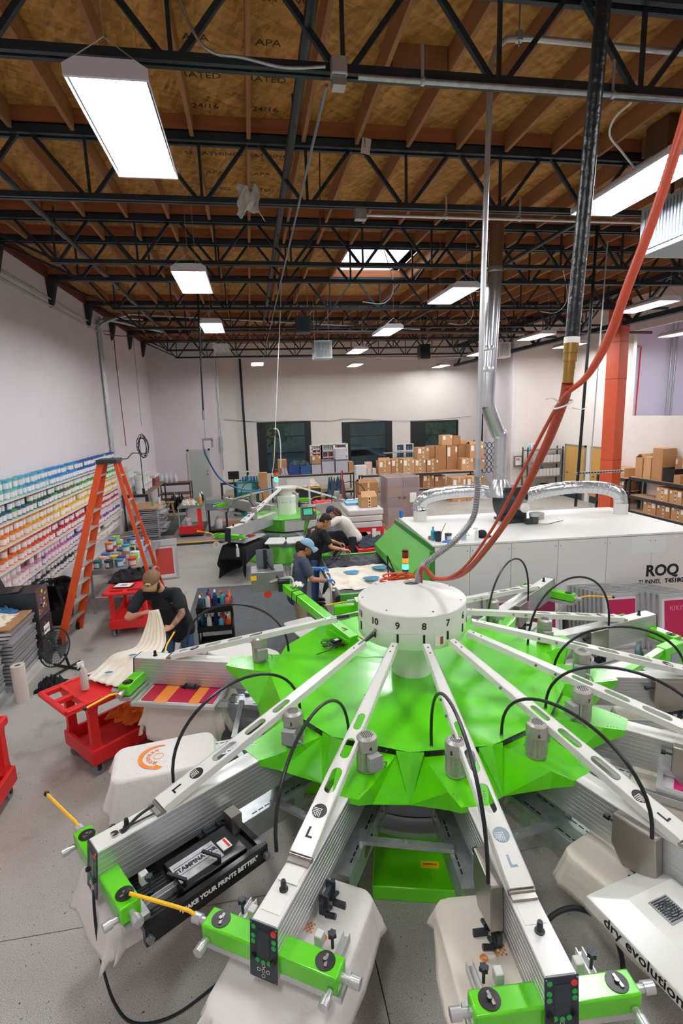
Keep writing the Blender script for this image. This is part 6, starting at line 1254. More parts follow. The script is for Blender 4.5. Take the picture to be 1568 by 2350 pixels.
# screens in heads 12 and 6
def head_screen(k, Rc, label, cols, zz=.83, w=.56, h=.76):
    a = T0-STEP*k; M = Matrix.Translation((CX+(Rc+h/2)*cos(a), CY+(Rc+h/2)*sin(a), zz)) @ Rz(a+pi/2) @ Matrix.Rotation(R(-90), 4, 'X') @ Matrix.Identity(4)
    M = Matrix.Translation((CX+(Rc-h/2)*cos(a), CY+(Rc-h/2)*sin(a), zz)) @ Rz(a-pi/2) @ Matrix.Rotation(R(-90), 4, 'X')
    t, M2 = screen_frame(M, label, None, w, h)
    for i, (x0, x1, z0, z1, c) in enumerate(cols): part(MB(M2).box(-w/2+.04+x0*(w-.08), -w/2+.04+x1*(w-.08), -.001-.001*(i > 2), .009+.001*i, .04+z0*(h-.08), .04+z1*(h-.08)), 'ink_area', c, t, smooth=0)
    return t, M2
mOi = mat('ink_orange', 'f2933c', .45); mMg = mat('ink_magenta', 'b81552', .4); mMr = mat('ink_crimson', 'b4163a', .4)
t, M2 = head_screen(12.0, 2.3, 'screen with orange and magenta ink and curved arrow stencil under the left head', [(0, 1, .62, .8, mOi), (0, 1, .2, .34, mOi), (.08, .92, .34, .62, mMr), (.08, .92, .02, .2, mMg), (.08, .92, .8, .98, mMr)], .86, .78, .86)
text('MCQUEEN', 'stencil_text', mOi, t, M2 @ frame((0, -.004, .5), (0,0,1), (-1,0,0)), .05)
head_screen(6.0, 2.45, 'screen with pink and blue ink seen between the right hand beams', [(.1, .9, .1, .5, mat('ink_pink', 'd9307a', .35)), (.1, .9, .5, .75, mat('ink_blue', '2c6fae', .35)), (.1, .9, .75, .9, mat('ink_plum', '6a2c78', .35))], .87)
# heat press unit on head 10
hp_ = thing('heat_press', 'black heat press with a silver lettered plate under the left front head', 'heat press', (*pk(9.98, 2.47), .8), T0-STEP*9.98)
mGl = mat('black_gloss', '0b0c0e', .2)
part(MB().box(-.36, .38, -.3, .42, -.02, .015), 'platen', mBk, hp_, bev=.006); part(MB().box(-.4, .42, .42, .46, -.05, .07).box(-.4, .42, -.34, -.3, -.05, .07).box(.36, .4, -.3, .42, -.04, .03).box(-.4, -.36, -.3, .42, -.04, .05), 'side_rail', mGl, hp_, smooth=0)
part(MB().box(-.28, .16, .14, .41, .015, .09), 'cover_box', mGl, hp_, bev=.008); part(MB().box(-.14, .15, .2, .36, .09, .093), 'silver_plate', mat('plate_silver', 'cfd0d2', .3, .6, noise=(18, .25)), hp_, smooth=0)
part(MB().box(-.22, -.155, .24, .33, .09, .093), 'warning_label', mPaper, hp_, smooth=0); part(MB().box(-.21, -.195, .245, .325, .093, .094), 'warning_stripe', mRed, hp_, smooth=0)
text('STAMPINATOR', 'lettering', mat('ink_navy', '1b2440', .5), hp_, frame((.005, .27, .0935), (-1,0,0), (0,-1,0)), .042, bold=.0018)
part(MB().box(-.13, .14, .235, .238, .093, .0945).box(-.13, .14, .302, .305, .093, .0945), 'lettering_frame', MATS['ink_navy'], hp_, smooth=0)
text('"MAKE YOUR PRINTS BETTER"', 'lettering', mPaper, hp_, frame((-.05, .4615, .02), (-1,0,0), (0,0,1)), .04, bold=.0015)
for x in (-.1, .13): part(MB().cyl((x, .37, .09), (x, .37, .12), .012).bar((x, .37, .115), (x+.06, .27, .13), .018, .014), 'lever_handle', mBk, hp_)
for x in (-.38, .4): part(MB().cyl((x, .46, .0), (x, .485, 0), .022), 'pivot_bolt', mSt, hp_)
vg = MB()
for i in range(9):
    for j in range(5): vg.box(-.3+i*.02, -.29+i*.02, .0+j*.02, .01+j*.02, .0155, .017)
part(vg, 'vent_holes', mGreyInk, hp_, smooth=0, kind='stuff'); part(MB().lathe([(.016, .015), (.013, .035)], 14, c=(.28, .22, 0)), 'knob', mBk, hp_)
for i in range(14): part(MB().box(.17, .34, -.02+i*.028, -.012+i*.028, .015, .02), 'plate_rib', mGl, hp_, smooth=0)
part(MB().box(-.38, -.3, .1, .2, .02, .16).box(-.38, -.26, -.02, .06, .02, .14), 'mount_bracket', mStb, hp_, smooth=0)
# flash units lettered dry evolution
def flash(M, label, txtsz=.085):
    t = thing('flash_dryer', label, 'flash dryer', M.translation, 0); Q = inv(t) @ M; a, b = .36, .3
    f = MB(Q); f.add([(-a,-b,0),(a,-b,0),(a,b,0),(-a,b,0),(-a,-b,.07),(a,-b,.07),(a,b,.07),(-a,b,.07),(-a+.16,-b+.13,.15),(a-.16,-b+.13,.15),(a-.16,b-.13,.15),(-a+.16,b-.13,.15)], [(0,1,5,4),(1,2,6,5),(2,3,7,6),(3,0,4,7),(4,5,9,8),(5,6,10,9),(6,7,11,10),(7,4,8,11),(8,9,10,11),(3,2,1,0)])
    part(f, 'hood', mWm, t, smooth=0, bev=.006); part(MB(Q).box(-.14, .0, -.09, .04, .15, .154), 'grille_plate', mSt, t, smooth=0)
    g = MB(Q)
    for i in range(10): g.box(-.132+i*.0127, -.127+i*.0127, -.08, .03, .154, .157)
    for rr in (.015, .03, .045): g.tube([(-.07+rr*cos(q), -.025+rr*sin(q), .157) for q in [2*pi*k/16 for k in range(16)]], .0025, 4, closed=True)
    part(g, 'grille', mDk, t)
    text('dry evolution', 'lettering', mInk, t, Q @ frame((0, -b-.001, .04), (1,0,0), (0,0,1)), txtsz, bold=.001)
    part(MB(Q).lathe([(.035, .15), (.035, .153)], 20, c=(.2, -.17, -.03)), 'round_emblem', mInk, t)
    part(MB(Q).box(.16, .34, .02, .1, .12, .2), 'green_bracket', mG, t, bev=.006); part(MB(Q).tube(arc3([(.1, .1, .15), (.12, .12, .24), (.22, .2, .25), (.34, .24, .12)], 6), .026, 12), 'elbow_hose', mat('hose_teal', '3d5a63', .5), t)
    part(MB(Q).box(.3, .42, -.05, .12, -.03, .1), 'end_bracket', mG, t, bev=.006)
    return t
ang7 = T0-STEP*7.1
flash(Matrix.Translation((2.07, 2.0, .8)) @ Rz(R(-78.5)), 'large white flash dryer with black lettering in the lower right corner')
flash(Matrix.Translation((3.75, 4.45, .8)) @ Rz(R(12)), 'white flash dryer with black lettering between the right hand heads', .07)
gb = thing('flash_control', 'green control box with grey screen beside the right hand heads', 'control box', at(1535, 1510, z=.95).to_tuple()); part(MB(Rz(R(20))).box(-.16, .16, -.06, .06, -.16, .16), 'box', mG, gb, bev=.01); part(MB(Rz(R(20))).box(-.07, .07, -.065, -.06, -.05, .08), 'screen', mat('scr_grey', '8d99a3', .3), gb, smooth=0); part(MB(Rz(R(20))).bar((-.16, 0, .12), (-.75, -.02, .06), .07, .06), 'arm', mG, gb, smooth=0)
part(MB().cyl((0, .05, -.95), (0, .05, -.16), .03), 'post', mDk, gb)
# papers, wrench and print marks on the front beams
def on_arm(k, x, y, z=1.155): return Matrix.Translation((CX, CY, 0)) @ Rz(T0-STEP*k) @ Matrix.Translation((x, y, z))
for k, x, y, s, l in ((9.06, 2.48, .0, .058, 'white paper stack taped on the front left beam behind its knob'), (9.06, 2.665, .0, .055, 'white paper square near the panel of the front left beam'), (7.97, 2.57, .0, .055, 'white sticker on the front right beam beside its knob'), (12.06, 2.53, .0, .05, 'white sticker on the left beam beside its knob')):
    M = on_arm(k, x, y); b = MB(M); 
    for q in range(3 if 'stack' in l else 1): b.box(-s+.004*q, s+.002*q, -s+.003*q, s-.002*q, .0025*q, .0025*q+.002)
    solo(b, 'paper_label', mPaper, l, 'paper', smooth=0)
wr = thing('wrench', 'chrome open ended wrench lying along the left front beam', 'wrench', on_arm(9.98, 2.72, 0).translation); Mw = inv(wr) @ on_arm(9.98, 2.72, .02, 1.158) @ Rz(R(-4)); mCh = mat('chrome', 'c4c4c6', .2, 1)
part(MB(Mw).slot(-.15, .1, .009, [], 0, .008), 'shaft', mCh, wr); 
for x, sgn, r in ((.13, 1, .024), (-.175, -1, .018)):
    pts = [(r*cos(a), r*sin(a)) for a in [R(35)+R(290)*i/14 for i in range(15)]]+[(r*.1, -r*.25), (-r*.2, -r*.1), (-r*.2, r*.1), (r*.1, r*.25)]
    q = MB(Mw @ Matrix.Translation((x, 0, -.001)) @ Rz(0 if sgn > 0 else pi)); q.prism(pts, 0, .01); part(q, 'jaw', mCh, wr, smooth=0)
# loose black cable sweeping down to the floor at lower left, thick cable on the right
cbp = [at(352, 1848, z=1.2), at(310, 1880, z=1.19), at(258, 1945, z=1.1), at(222, 2010, z=.95), at(216, 2080, z=.8), at(232, 2200, z=.45), at(262, 2300, z=.15), at(310, 2348, z=.03), at(400, 2330, z=.012), at(510, 2250, z=.012)]
solo(MB().tube(arc3(cbp, 8), .009, 8), 'power_cable', mBr, 'black cable looping from the left front beam down to the floor', 'cable')
cb2 = [at(1240, 2150, z=.4), at(1270, 2100, z=.5), at(1330, 2085, z=.5), at(1400, 2130, z=.35), at(1428, 2200, z=.1), at(1425, 2260, z=.03), at(1405, 2300, z=.02)]
solo(MB().tube(arc3(cb2, 8), .016, 8), 'power_cable', mBr, 'thick black cable between the front right head and the flash dryer', 'cable')
# cable bundle with power brick on the green cover
pb = thing('power_adapter', 'black power adapter with tangled cord on the green press cover', 'power adapter', at(772, 1475, z=1.215).to_tuple()); part(MB(Rz(.5)).box(-.05, .05, -.035, .035, 0, .035), 'brick', mBk, pb, bev=.005); part(MB(Rz(.5)).box(-.02, .03, -.02, .02, .035, .036), 'brick_label', mPaper, pb, smooth=0)
pts = [(.11*cos(i*.9)*(1+.4*sin(i*1.7))-.02, .09*sin(i*1.13)*(1+.3*cos(i*.6))-.03, .006+.012*abs(sin(i*.7))) for i in range(60)]; part(MB().tube(arc3(pts, 3), .0035, 5), 'cord', mBk, pb); part(MB().tube(arc3([(.05, .0, .01), (-.05, -.14, .005), (-.16, -.2, .005), (-.24, -.24, .005)], 6), .0045, 5), 'plug_lead', mBk, pb)
# green boom with camera box
bm = thing('loader_arm', 'long green lettered arm from the press cover carrying a grey camera box', 'machine arm', at(800, 1462, z=1.24).to_tuple()); A_, B_ = at(812, 1470, z=1.26), at(655, 1345, z=1.47)
part(WB(bm).bar(A_, B_, .11, .1), 'boom', mG, bm, smooth=0, bev=.006); part(WB(bm).bar(A_+V((0,0,-.05)), A_.lerp(B_, .3)+V((0,0,-.09)), .13, .1), 'gusset', mG, bm, smooth=0)
du_ = (B_-A_).normalized(); text('dstinternational', 'boom_lettering', mInk, bm, inv(bm) @ frame(A_.lerp(B_, .66)+V((-.01,-.062,.0)), -du_, V((0,0,1))), .06)
part(WB(bm).box(B_.x-.09, B_.x+.06, B_.y-.05, B_.y+.09, B_.z-.06, B_.z+.09), 'black_joint', mBk, bm, bev=.01)
C_ = at(612, 1322, y=B_.y+.25)
part(WB(bm).box(C_.x-.2, C_.x+.22, B_.y+.1, B_.y+.42, C_.z-.16, C_.z+.1), 'camera_box', mat('box_silver', '8b898c', .4, .5), bm, bev=.008); part(WB(bm).box(C_.x-.2, C_.x-.13, B_.y+.095, B_.y+.1, C_.z+.0, C_.z+.06), 'warning_plate', mYe, bm, smooth=0)
part(MB(inv(bm) @ Matrix.Translation((C_.x, B_.y+.3, C_.z+.1)) @ Matrix.Rotation(R(-12), 4, 'X')).box(-.12, .1, -.01, .01, 0, .24), 'tablet', mat('tablet_grey', '5d636b', .4), bm, bev=.006); part(WB(bm).box(C_.x-.03, C_.x+.02, B_.y+.24, B_.y+.28, C_.z+.1, C_.z+.36), 'tablet_clamp', mBk, bm, smooth=0)
part(WB(bm).tube(arc3([C_+V((-.18,-.1,-.12)), C_+V((0,-.12,-.05)), B_+V((.02,.02,.1)), B_+V((.09,.02,.08)), B_+V((.1,0,-.0))], 8), .018, 10), 'silver_pipe', mAl2, bm); part(WB(bm).bar(C_+V((.02,-.02,.22)), B_+V((-.04,.06,.02)), .035, .02), 'phone_arm', mBk, bm, smooth=0)
part(WB(bm).cyl(C_+V((-.0,-.14,-.2)), C_+V((.0,-.135,-.2)), .05, n=20), 'red_tag', mat('tag_red', 'd03a2c', .4), bm); part(WB(bm).tube([C_+V((0,-.13,-.05)), C_+V((0,-.137,-.15))], .003, 4), 'tag_string', mBk, bm)
for q, w_ in ((.52, .12), (.6, .12)): p = A_.lerp(B_, q+.22); part(WB(bm).bar(p-du_*.006, p+du_*.006, .118, .108), 'cable_tie', mBk, bm, smooth=0)
cloth_pile('white_tissue', 'white tissue clump on the green arm near the black joint', mPaper, [(B_.x+.08, B_.y-.18), (B_.x+.2, B_.y-.2), (B_.x+.2, B_.y-.08), (B_.x+.08, B_.y-.06)], B_.z+.03, .06, 'tissue', n=10)
part(WB(bm).tube(arc3([A_+V((-.1,.14,.1)), A_+V((.0,.12,.05)), A_+V((.12,-.02,-.0)), A_+V((.25,-.02,-.0)), A_+V((.32,-.1,-.03))], 8), .007, 6), 'red_air_line', mat('line_red', 'c4552c', .4), bm)
# head hidden behind the drum
hh = at(815, 1395, z=1.1)
rh = thing('print_head', 'green print head with yellow rod showing left of the drum', 'print head', (hh.x, hh.y, 1.0))
part(WB(rh).box(hh.x-.28, hh.x+.15, hh.y-.05, hh.y+.05, 1.0, 1.16), 'side_plate', mG, rh, bev=.008); part(WB(rh).box(hh.x+.0, hh.x+.2, hh.y-.1, hh.y+.08, 1.16, 1.22), 'crossbar', mG, rh, bev=.008)
part(WB(rh).cyl((hh.x-.1, hh.y, 1.2), (hh.x+.02, hh.y, 1.2), .02), 'clamp_knob', mAl2, rh); part(WB(rh).cyl((hh.x-.4, hh.y, 1.17), (hh.x-.1, hh.y, 1.2), .01, n=8), 'safety_rod', mYe, rh); part(WB(rh).ball((hh.x-.41, hh.y, 1.17), .018), 'rod_tip', mBk, rh); part(WB(rh).box(hh.x+.15, hh.x+.26, hh.y-.12, hh.y, .98, 1.1), 'bracket', mStb, rh, smooth=0)
part(WB(rh).cyl((hh.x+.2, hh.y, .65), (hh.x+.2, hh.y, 1.0), .04), 'support', mAl2, rh)
for k, (u, v, rz_) in enumerate(((700, 1395, .4), (725, 1440, .3))):
    pass
# ==== PEOPLE ==============================================================
def skin_m(n, c): return mat('skin_'+n, c, .55, noise=(14, .05))
def remesh(o, vox, sm=4):
    m = o.modifiers.new('remesh', 'REMESH'); m.mode = 'VOXEL'; m.voxel_size = vox; m.use_smooth_shade = True
    s = o.modifiers.new('smooth', 'SMOOTH'); s.factor = .6; s.iterations = sm
def limbs(mb, pts, rs, n=14):
    pts = [V(p) for p in pts]; P = []; Rr = []
    for i in range(len(pts)-1):
        for k in range(5): t = k/5; P.append(pts[i].lerp(pts[i+1], t)); Rr.append(rs[i]*(1-t)+rs[i+1]*t)
    P.append(pts[-1]); Rr.append(rs[-1]); mb.tube(P, Rr, n); mb.ball(pts[0], rs[0], n, 8); mb.ball(pts[-1], rs[-1], n, 8)
def hand(mb, wrist, dirv, up, s=1.0, curl=.9, thumb=1):
    """palm with five separate tapering fingers curling towards -up"""
    d = V(dirv).normalized(); u = V(up); u = (u-d*u.dot(d)).normalized(); x = d.cross(u); w = V(wrist)
    for q in (-.022, -.008, .008, .022): limbs(mb, [w+x*q*.6*s, w+d*.045*s+x*q*s, w+d*.082*s+x*q*1.15*s], [.016*s, .0155*s, .0125*s], 8)
    for i, (q, L) in enumerate(((-.03, .062), (-.0105, .078), (.0095, .074), (.029, .058))):
        p = w+d*.08*s+x*q*s; a = 0; P = [p]
        for f in (.45, .32, .23): a += curl*.62; p = p+(d*cos(a)-u*sin(a))*L*f*1.15*s; P.append(p)
        limbs(mb, P, [.0098*s, .009*s, .0082*s, .007*s], 8)
    t0 = w+d*.02*s-x*.026*s*thumb; limbs(mb, [t0, t0+(d*.6-x*.75*thumb-u*.35)*.042*s, t0+(d*.95-x*.75*thumb-u*.9)*.07*s, t0+(d*1.2-x*.5*thumb-u*1.2)*.085*s], [.014*s, .0115*s, .0098*s, .008*s], 8)
def head(root, c, fwd, up, sk, hair, kind, capc=None, beard=None, s=1.0, glasses=False, extra=None):
    """head in its own frame: y forwards, z up"""
    f = V(fwd).normalized(); u = V(up); u = (u-f*u.dot(f)).normalized(); x = f.cross(u); M = Matrix(((x.x, f.x, u.x, c[0]), (x.y, f.y, u.y, c[1]), (x.z, f.z, u.z, c[2]), (0,0,0,1))) @ Matrix.Scale(s, 4); Q = inv(root) @ M
    b = MB(Q); b.ball((0, -.012, .03), .1, 18, 12, (.77, .93, .95)); b.ball((0, .02, -.035), .07, 16, 10, (.85, 1.0, 1.0)); b.ball((0, .055, -.07), .034, 12, 8, (1.1, .9, .8))
    b.tube([(0, .075, .025), (0, .1, -.008), (0, .105, -.02)], [.008, .013, .014], 8); b.ball((.012, .092, -.022), .0085); b.ball((-.012, .092, -.022), .0085)
    for sg in (-1, 1): b.ball((sg*.033, .07, .035), .017, 10, 7, (1.25, .8, .55)); b.ball((sg*.045, .06, -.012), .024, 10, 7); b.ball((sg*.077, -.008, 0), .022, 10, 7, (.42, .85, 1.35))
    b.ball((0, .083, -.048), .017, 10, 7, (1.35, .6, .45)); limbs(b, [(0, -.02, -.05), (0, -.035, -.13)], [.055, .056], 14)
    h = part(b, 'head', sk, root, smooth=80); remesh(h, .006*s, 3)
    e = MB(Q)
    for sg in (-1, 1): e.ball((sg*.031, .074, .012), .0105, 10, 7)
    part(e, 'eyes', mat('eye_white', 'dedad6', .3), h, smooth=80); e = MB(Q)
    for sg in (-1, 1): e.ball((sg*.031, .0815, .011), .005, 8, 6)
    part(e, 'pupils', mInk, h, smooth=80); e = MB(Q)
    for sg in (-1, 1): e.tube([(sg*.05, .068, .03), (sg*.033, .083, .036), (sg*.016, .084, .031)], [.003, .0042, .0035], 5)
    part(e, 'eyebrows', hair, h); part(MB(Q).tube([(-.022, .088, -.051), (0, .098, -.049), (.022, .088, -.051)], [.003, .0048, .003], 6), 'mouth', mat('lip', 'a8625a', .5), h)
    if kind != 'bald':
        a = MB(Q); a.ball((0, -.024, .045), .103, 18, 12, (.81, .92, .9)); 
        for sg in (-1, 1): a.ball((sg*.065, -.03, .0), .04, 12, 8, (.5, 1.1, 1.1))
        a.ball((0, -.07, -.01), .055, 12, 8, (1.2, .8, 1.2))
        if kind == 'bun': a.ball((0, -.13, .0), .045, 12, 9, (1, 1, 1.2)); a.ball((0, -.12, -.06), .032, 10, 8); a.ball((.02, -.105, -.09), .022, 10, 8)
        if kind == 'long':
            a.tube([(0, -.08, 0), (0, -.11, -.09), (0, -.1, -.19)], [.06, .055, .03], 12); [a.tube([(sg*.07, -.03, 0), (sg*.075, -.05, -.09), (sg*.06, -.06, -.16)], [.025, .028, .015], 10) for sg in (-1, 1)]
        if kind == 'short': a.ball((0, .0, .085), .062, 14, 9, (1.1, 1.25, .6))
        hh = part(a, 'hair', hair, root, smooth=80); remesh(hh, .008*s, 2)
    if capc:
        a = MB(Q); k = MB(Q)
        def dome(u_, v_): A_ = 2*pi*u_; el = v_*pi/2; return V((.092*cos(A_)*cos(el), -.012+.108*sin(A_)*cos(el), .045+.092*sin(el)))
        a.grid(dome, 28, 10); cp = part(a, 'cap', capc, root, smooth=80, solid=.006, label=extra)
        a = MB(Q)
        def brim(u_, v_): A_ = pi*.12+pi*.76*u_; r0 = V((.092*cos(A_), -.012+.108*sin(A_), .05)); out = V((.066*cos(A_)*1.25, .078+.09*sin(A_), .05-.012*(cos(A_)**2)*4)); q = r0.lerp(out, v_); q.z += .012*sin(pi*v_)-.03*v_*abs(cos(A_))**2; return q
        a.grid(brim, 18, 5); part(a, 'brim', mat('brim_tan', '9a7a50', .7) if extra and 'brown' in extra else capc, cp, smooth=80, solid=.004); part(MB(Q).ball((0, -.012, .138), .008), 'button', capc, cp)
        if extra and 'brown' in extra: part(MB(Q).box(-.035, .035, .093, .097, .072, .078).box(-.03, .02, .09, .0965, .085, .093).box(-.025, -.015, .091, .097, .06, .072).box(.015, .025, .091, .097, .06, .072), 'stitched_emblem', mPaper, cp, smooth=0); a = MB(Q); a.grid(lambda u_, v_: V((.0935*cos(pi+pi*u_)*cos(v_*1.35), -.014+.1095*sin(pi+pi*u_)*cos(v_*1.35), .045+.0935*sin(v_*1.35))), 16, 8); part(a, 'mesh_back', mBk, cp, smooth=80)
    if beard:
        a = MB(Q); a.ball((0, .055, -.075), .052, 14, 10, (1.15, .8, 1.0)); a.ball((0, .05, -.12), .04, 12, 8, (1, .8, 1.1))
        for sg in (-1, 1): a.ball((sg*.055, .025, -.05), .032, 10, 8, (.7, 1.1, 1.3)); a.ball((sg*.022, .092, -.037), .011, 8, 6, (1.6, .7, .6))
        bb = part(a, 'beard', beard, root, smooth=80); remesh(bb, .008, 1)
    if glasses:
        a = MB(Q)
        for sg in (-1, 1): a.tube([(sg*.032+.022*cos(t), .09, .012+.016*sin(t)) for t in [2*pi*i/14 for i in range(14)]], .0025, 5, closed=True); a.tube([(sg*.053, .088, .016), (sg*.08, .0, .012)], .0025, 5)
        a.tube([(-.01, .092, .014), (.01, .092, .014)], .0025, 5); part(a, 'glasses', mBk, root)
    return Q
def person(name_label, hipc, chest, neck, shl, arms, legs, skin, shirt, trouser, shoe, headargs, sleeve=.62, tr=(.125, .13), handm=None, shorts=False):
    root = thing('person', name_label, 'person', (hipc[0], hipc[1], 0)); I = inv(root)
    hip, ch, nk = V(hipc), V(chest), V(neck); ax = (V(shl[1])-V(shl[0])).normalized(); b = MB(I)
    def torso(m, g):
        for q in (-1, 1): limbs(m, [hip+ax*q*.075, hip.lerp(ch, .5)+ax*q*.07, ch+ax*q*.085, ch.lerp(nk, .45)+ax*q*.075], [tr[0]*.8+g, tr[0]*.78+g, tr[1]*.82+g, .075+g], 16)
        limbs(m, [hip, ch, ch.lerp(nk, .6)], [tr[0]+g*.6, tr[1]+g*.6, .07+g], 16)
    torso(b, 0); limbs(b, [ch.lerp(nk, .6), nk], [.06, .054])
    for s_, (e, w_, dv, up, th) in zip(shl, arms):
        limbs(b, [ch.lerp(nk, .55), V(s_), V(e), V(e).lerp(V(w_), .5), V(w_)], [.06, .056, .042, .038, .028])
        if not handm: hand(b, w_, dv, up, 1.0, .9, th)
    for (h_, k, a, t) in legs: limbs(b, [V(h_), V(k), V(k).lerp(V(a), .35), V(a)], [.08, .054, .052, .038]); limbs(b, [V(a)-V((0,0,.02)), V(t)], [.035, .03])
    o = part(b, 'body', skin, root, smooth=80); remesh(o, .0085, 3)
    if handm:
        g = MB(I)
        for s_, (e, w_, dv, up, th) in zip(shl, arms): hand(g, w_, dv, up, 1.06, .9, th); limbs(g, [V(w_), V(w_)-V(dv).normalized()*.06], [.03, .036])
        remesh(part(g, 'gloves', handm, root, 'bright blue gloves', smooth=80), .007, 2)
    g = MB(I); torso(g, .022); limbs(g, [hip+(hip-ch).normalized()*.1, hip], [tr[0]+.03, tr[0]+.028], 16)
    for q in (-1, 1): limbs(g, [hip+ax*q*.07+(hip-ch).normalized()*.09, hip+ax*q*.07], [tr[0]*.8+.028, tr[0]*.8+.025], 16)
    for s_, (e, w_, dv, up, th) in zip(shl, arms): limbs(g, [ch.lerp(nk, .55), V(s_), V(s_).lerp(V(e), sleeve)], [.075, .078, .072])
    so = part(g, 'shirt', shirt, root, smooth=80); remesh(so, .011, 3)
    g = MB(I)
    for (h_, k, a, t) in legs: limbs(g, [hip+(V(h_)-hip)*.6, V(h_), V(k), V(a)+V((0,0,.06))], [.1, .105, .078, .066])
    limbs(g, [hip, hip-V((0,0,.05))], [.14, .13]); remesh(part(g, 'trousers', trouser, root, smooth=80), .011, 3)
    for (h_, k, a, t) in legs:
        g = MB(I); A, T_ = V(a), V(t); dd = (T_-A); dd.z = 0; dd.normalize(); limbs(g, [V((A.x, A.y, .045))-dd*.05, V((A.x, A.y, .05)), V((A.x, A.y, .045))+dd*.1, V((A.x, A.y, .035))+dd*.17], [.042, .05, .044, .034]); sh_ = part(g, 'shoe', shoe, root, smooth=80); remesh(sh_, .008, 2)
        part(MB(I @ Matrix.Translation((A.x+dd.x*.06, A.y+dd.y*.06, 0)) @ Rz(math.atan2(dd.y, dd.x))).prism(rrect(-.13, .15, .048, .04), 0.001, .022), 'sole', mPaper if shoe is not mBk else mBk, sh_)
    Q = head(root, *headargs); return root, Q
mBtee = mat('tee_black', '1a1f26', .9, bump=(9, .6)); mSlate = mat('tee_slate', '454f63', .9, bump=(9, .6)); mWtee = mat('tee_white', 'e3ddd2', .9, bump=(9, .6)); mJean = mat('jeans_blue', '2f527a', .85, bump=(14, .4)); mKh = mat('khaki', 'a28f76', .9, noise=(6, .25), bump=(9, .5)); mJd = mat('jeans_dark', '1c242e', .85, bump=(12, .4))
hDk = mat('hair_dark', '1f1712', .7, bump=(40, .6, (1, 1, .3))); hBr = mat('hair_brown', '4b3022', .7, bump=(40, .6, (1, 1, .3)))
skA = skin_m('fair', 'c98f72'); skB = skin_m('tan', 'bd8362'); skC = skin_m('olive', 'c08a66'); skD = skin_m('light', 'cd9878')
# tattooed forearm look: same skin with ink blotches is a material of the sleeve mesh below
D = V((0, 0, 0))
# -- bearded man
sA, sB = V((-1.5, 6.74, 1.42)), V((-1.06, 6.66, 1.43))
eA, wA = at(292, 1419, y=6.55), at(325, 1408, y=6.42); eB, wB_ = at(418, 1408, y=6.52), at(393, 1440, y=6.38)
r1, Q1 = person('bearded man in brown cap and black tee folding a cream shirt by the red cart', (-1.13, 6.92, .93), (-1.2, 6.84, 1.27), (-1.27, 6.72, 1.5), (sA, sB), ((eA, wA, (at(352, 1400, y=6.38)-wA), (0, -.3, 1), 1), (eB, wB_, at(372, 1447, y=6.32)-wB_, (.2, -.6, .8), -1)),
    (((-1.24, 6.92, .9), (-1.27, 6.86, .5), (-1.3, 6.92, .08), (-1.34, 6.78, .03)), ((-1.03, 6.92, .9), (-1.0, 6.84, .5), (-.98, 6.92, .08), (-.96, 6.78, .03))), skA, mBtee, mJean, mBk,
    ((-1.325, 6.62, 1.615), (-.22, -.8, -.62), (-.05, -.3, 1), skA, hDk, 'short', mat('cap_brown', '7a5c42', .8, noise=(60, .1)), hDk, 1.12, False, 'brown trucker cap with black mesh back'), tr=(.15, .155))
tt = MB(inv(r1)); limbs(tt, [V(eB).lerp(sB, .22), eB, eB.lerp(wB_, .5), eB.lerp(wB_, .82)], [.0455, .0435, .0395, .0315]); o = part(tt, 'tattoo_sleeve', mat('tattoo', 'b98368', .6, noise=(17, .5), col2='4b4643'), r1, 'tattooed forearm', smooth=80)
text('TRUE VISION', 'chest_lettering', mPaper, r1, inv(r1) @ frame((-1.06, 6.655, 1.31), (1,.12,.12), (.1,-.1,1)), .028); text('PRINT CO', 'chest_lettering', mPaper, r1, inv(r1) @ frame((-1.06, 6.652, 1.275), (1,.12,.12), (.1,-.1,1)), .022)
# -- man in pale blue cap
sA, sB = V((.66, 7.62, 1.43)), V((.6, 7.98, 1.44)); eA, wA = V((.76, 7.55, 1.17)), V((.98, 7.62, 1.12)); eB, wB2 = V((.74, 8.0, 1.2)), V((.92, 7.92, 1.22))
r2, Q2 = person('man in pale blue cap, slate tee and stained khakis holding a cream shirt', (.55, 7.8, .95), (.6, 7.8, 1.27), (.66, 7.8, 1.49), (sA, sB), ((eA, wA, (1, .1, 0), (0, 0, 1), 1), (eB, wB2, (1, -.1, .1), (0, 0, 1), -1)),
    (((.56, 7.7, .9), (.6, 7.66, .5), (.56, 7.66, .08), (.72, 7.66, .03)), ((.56, 7.9, .9), (.62, 7.95, .5), (.6, 8.0, .08), (.76, 8.0, .03))), skB, mSlate, mKh, mBk,
    ((.72, 7.8, 1.6), (.85, -.1, -.42), (.2, 0, 1), skB, hDk, 'bun', mat('cap_blue', '8fb6d8', .8), None, 1.05, False, 'pale blue cap'), handm=mat('glove_blue', '2f7fd6', .5))
for i in range(9): text(('CONCERT', 'TOUR', 'SUMMER', 'NIGHTS', 'LIVE', 'SHOW', 'STAGE', 'BAND', 'MUSIC')[i], 'back_lettering', mat('print_pale', 'b9bf9a', .7), r2, inv(r2) @ frame((.5-.02*i*.12, 7.66, 1.42-.035*i), (.35, -1, 0), (.15, 0, 1)), .035) if False else None
bl = MB(inv(r2))
for i in range(11): bl.box(.475-.004*i, .5-.004*i, 7.665, 7.665+.08+.03*(i % 3), 1.38-.028*i, 1.388-.028*i)
part(bl, 'back_print', mat('print_pale', 'a9b09a', .7), r2, 'faint printed lines on the back', smooth=0, kind='stuff')
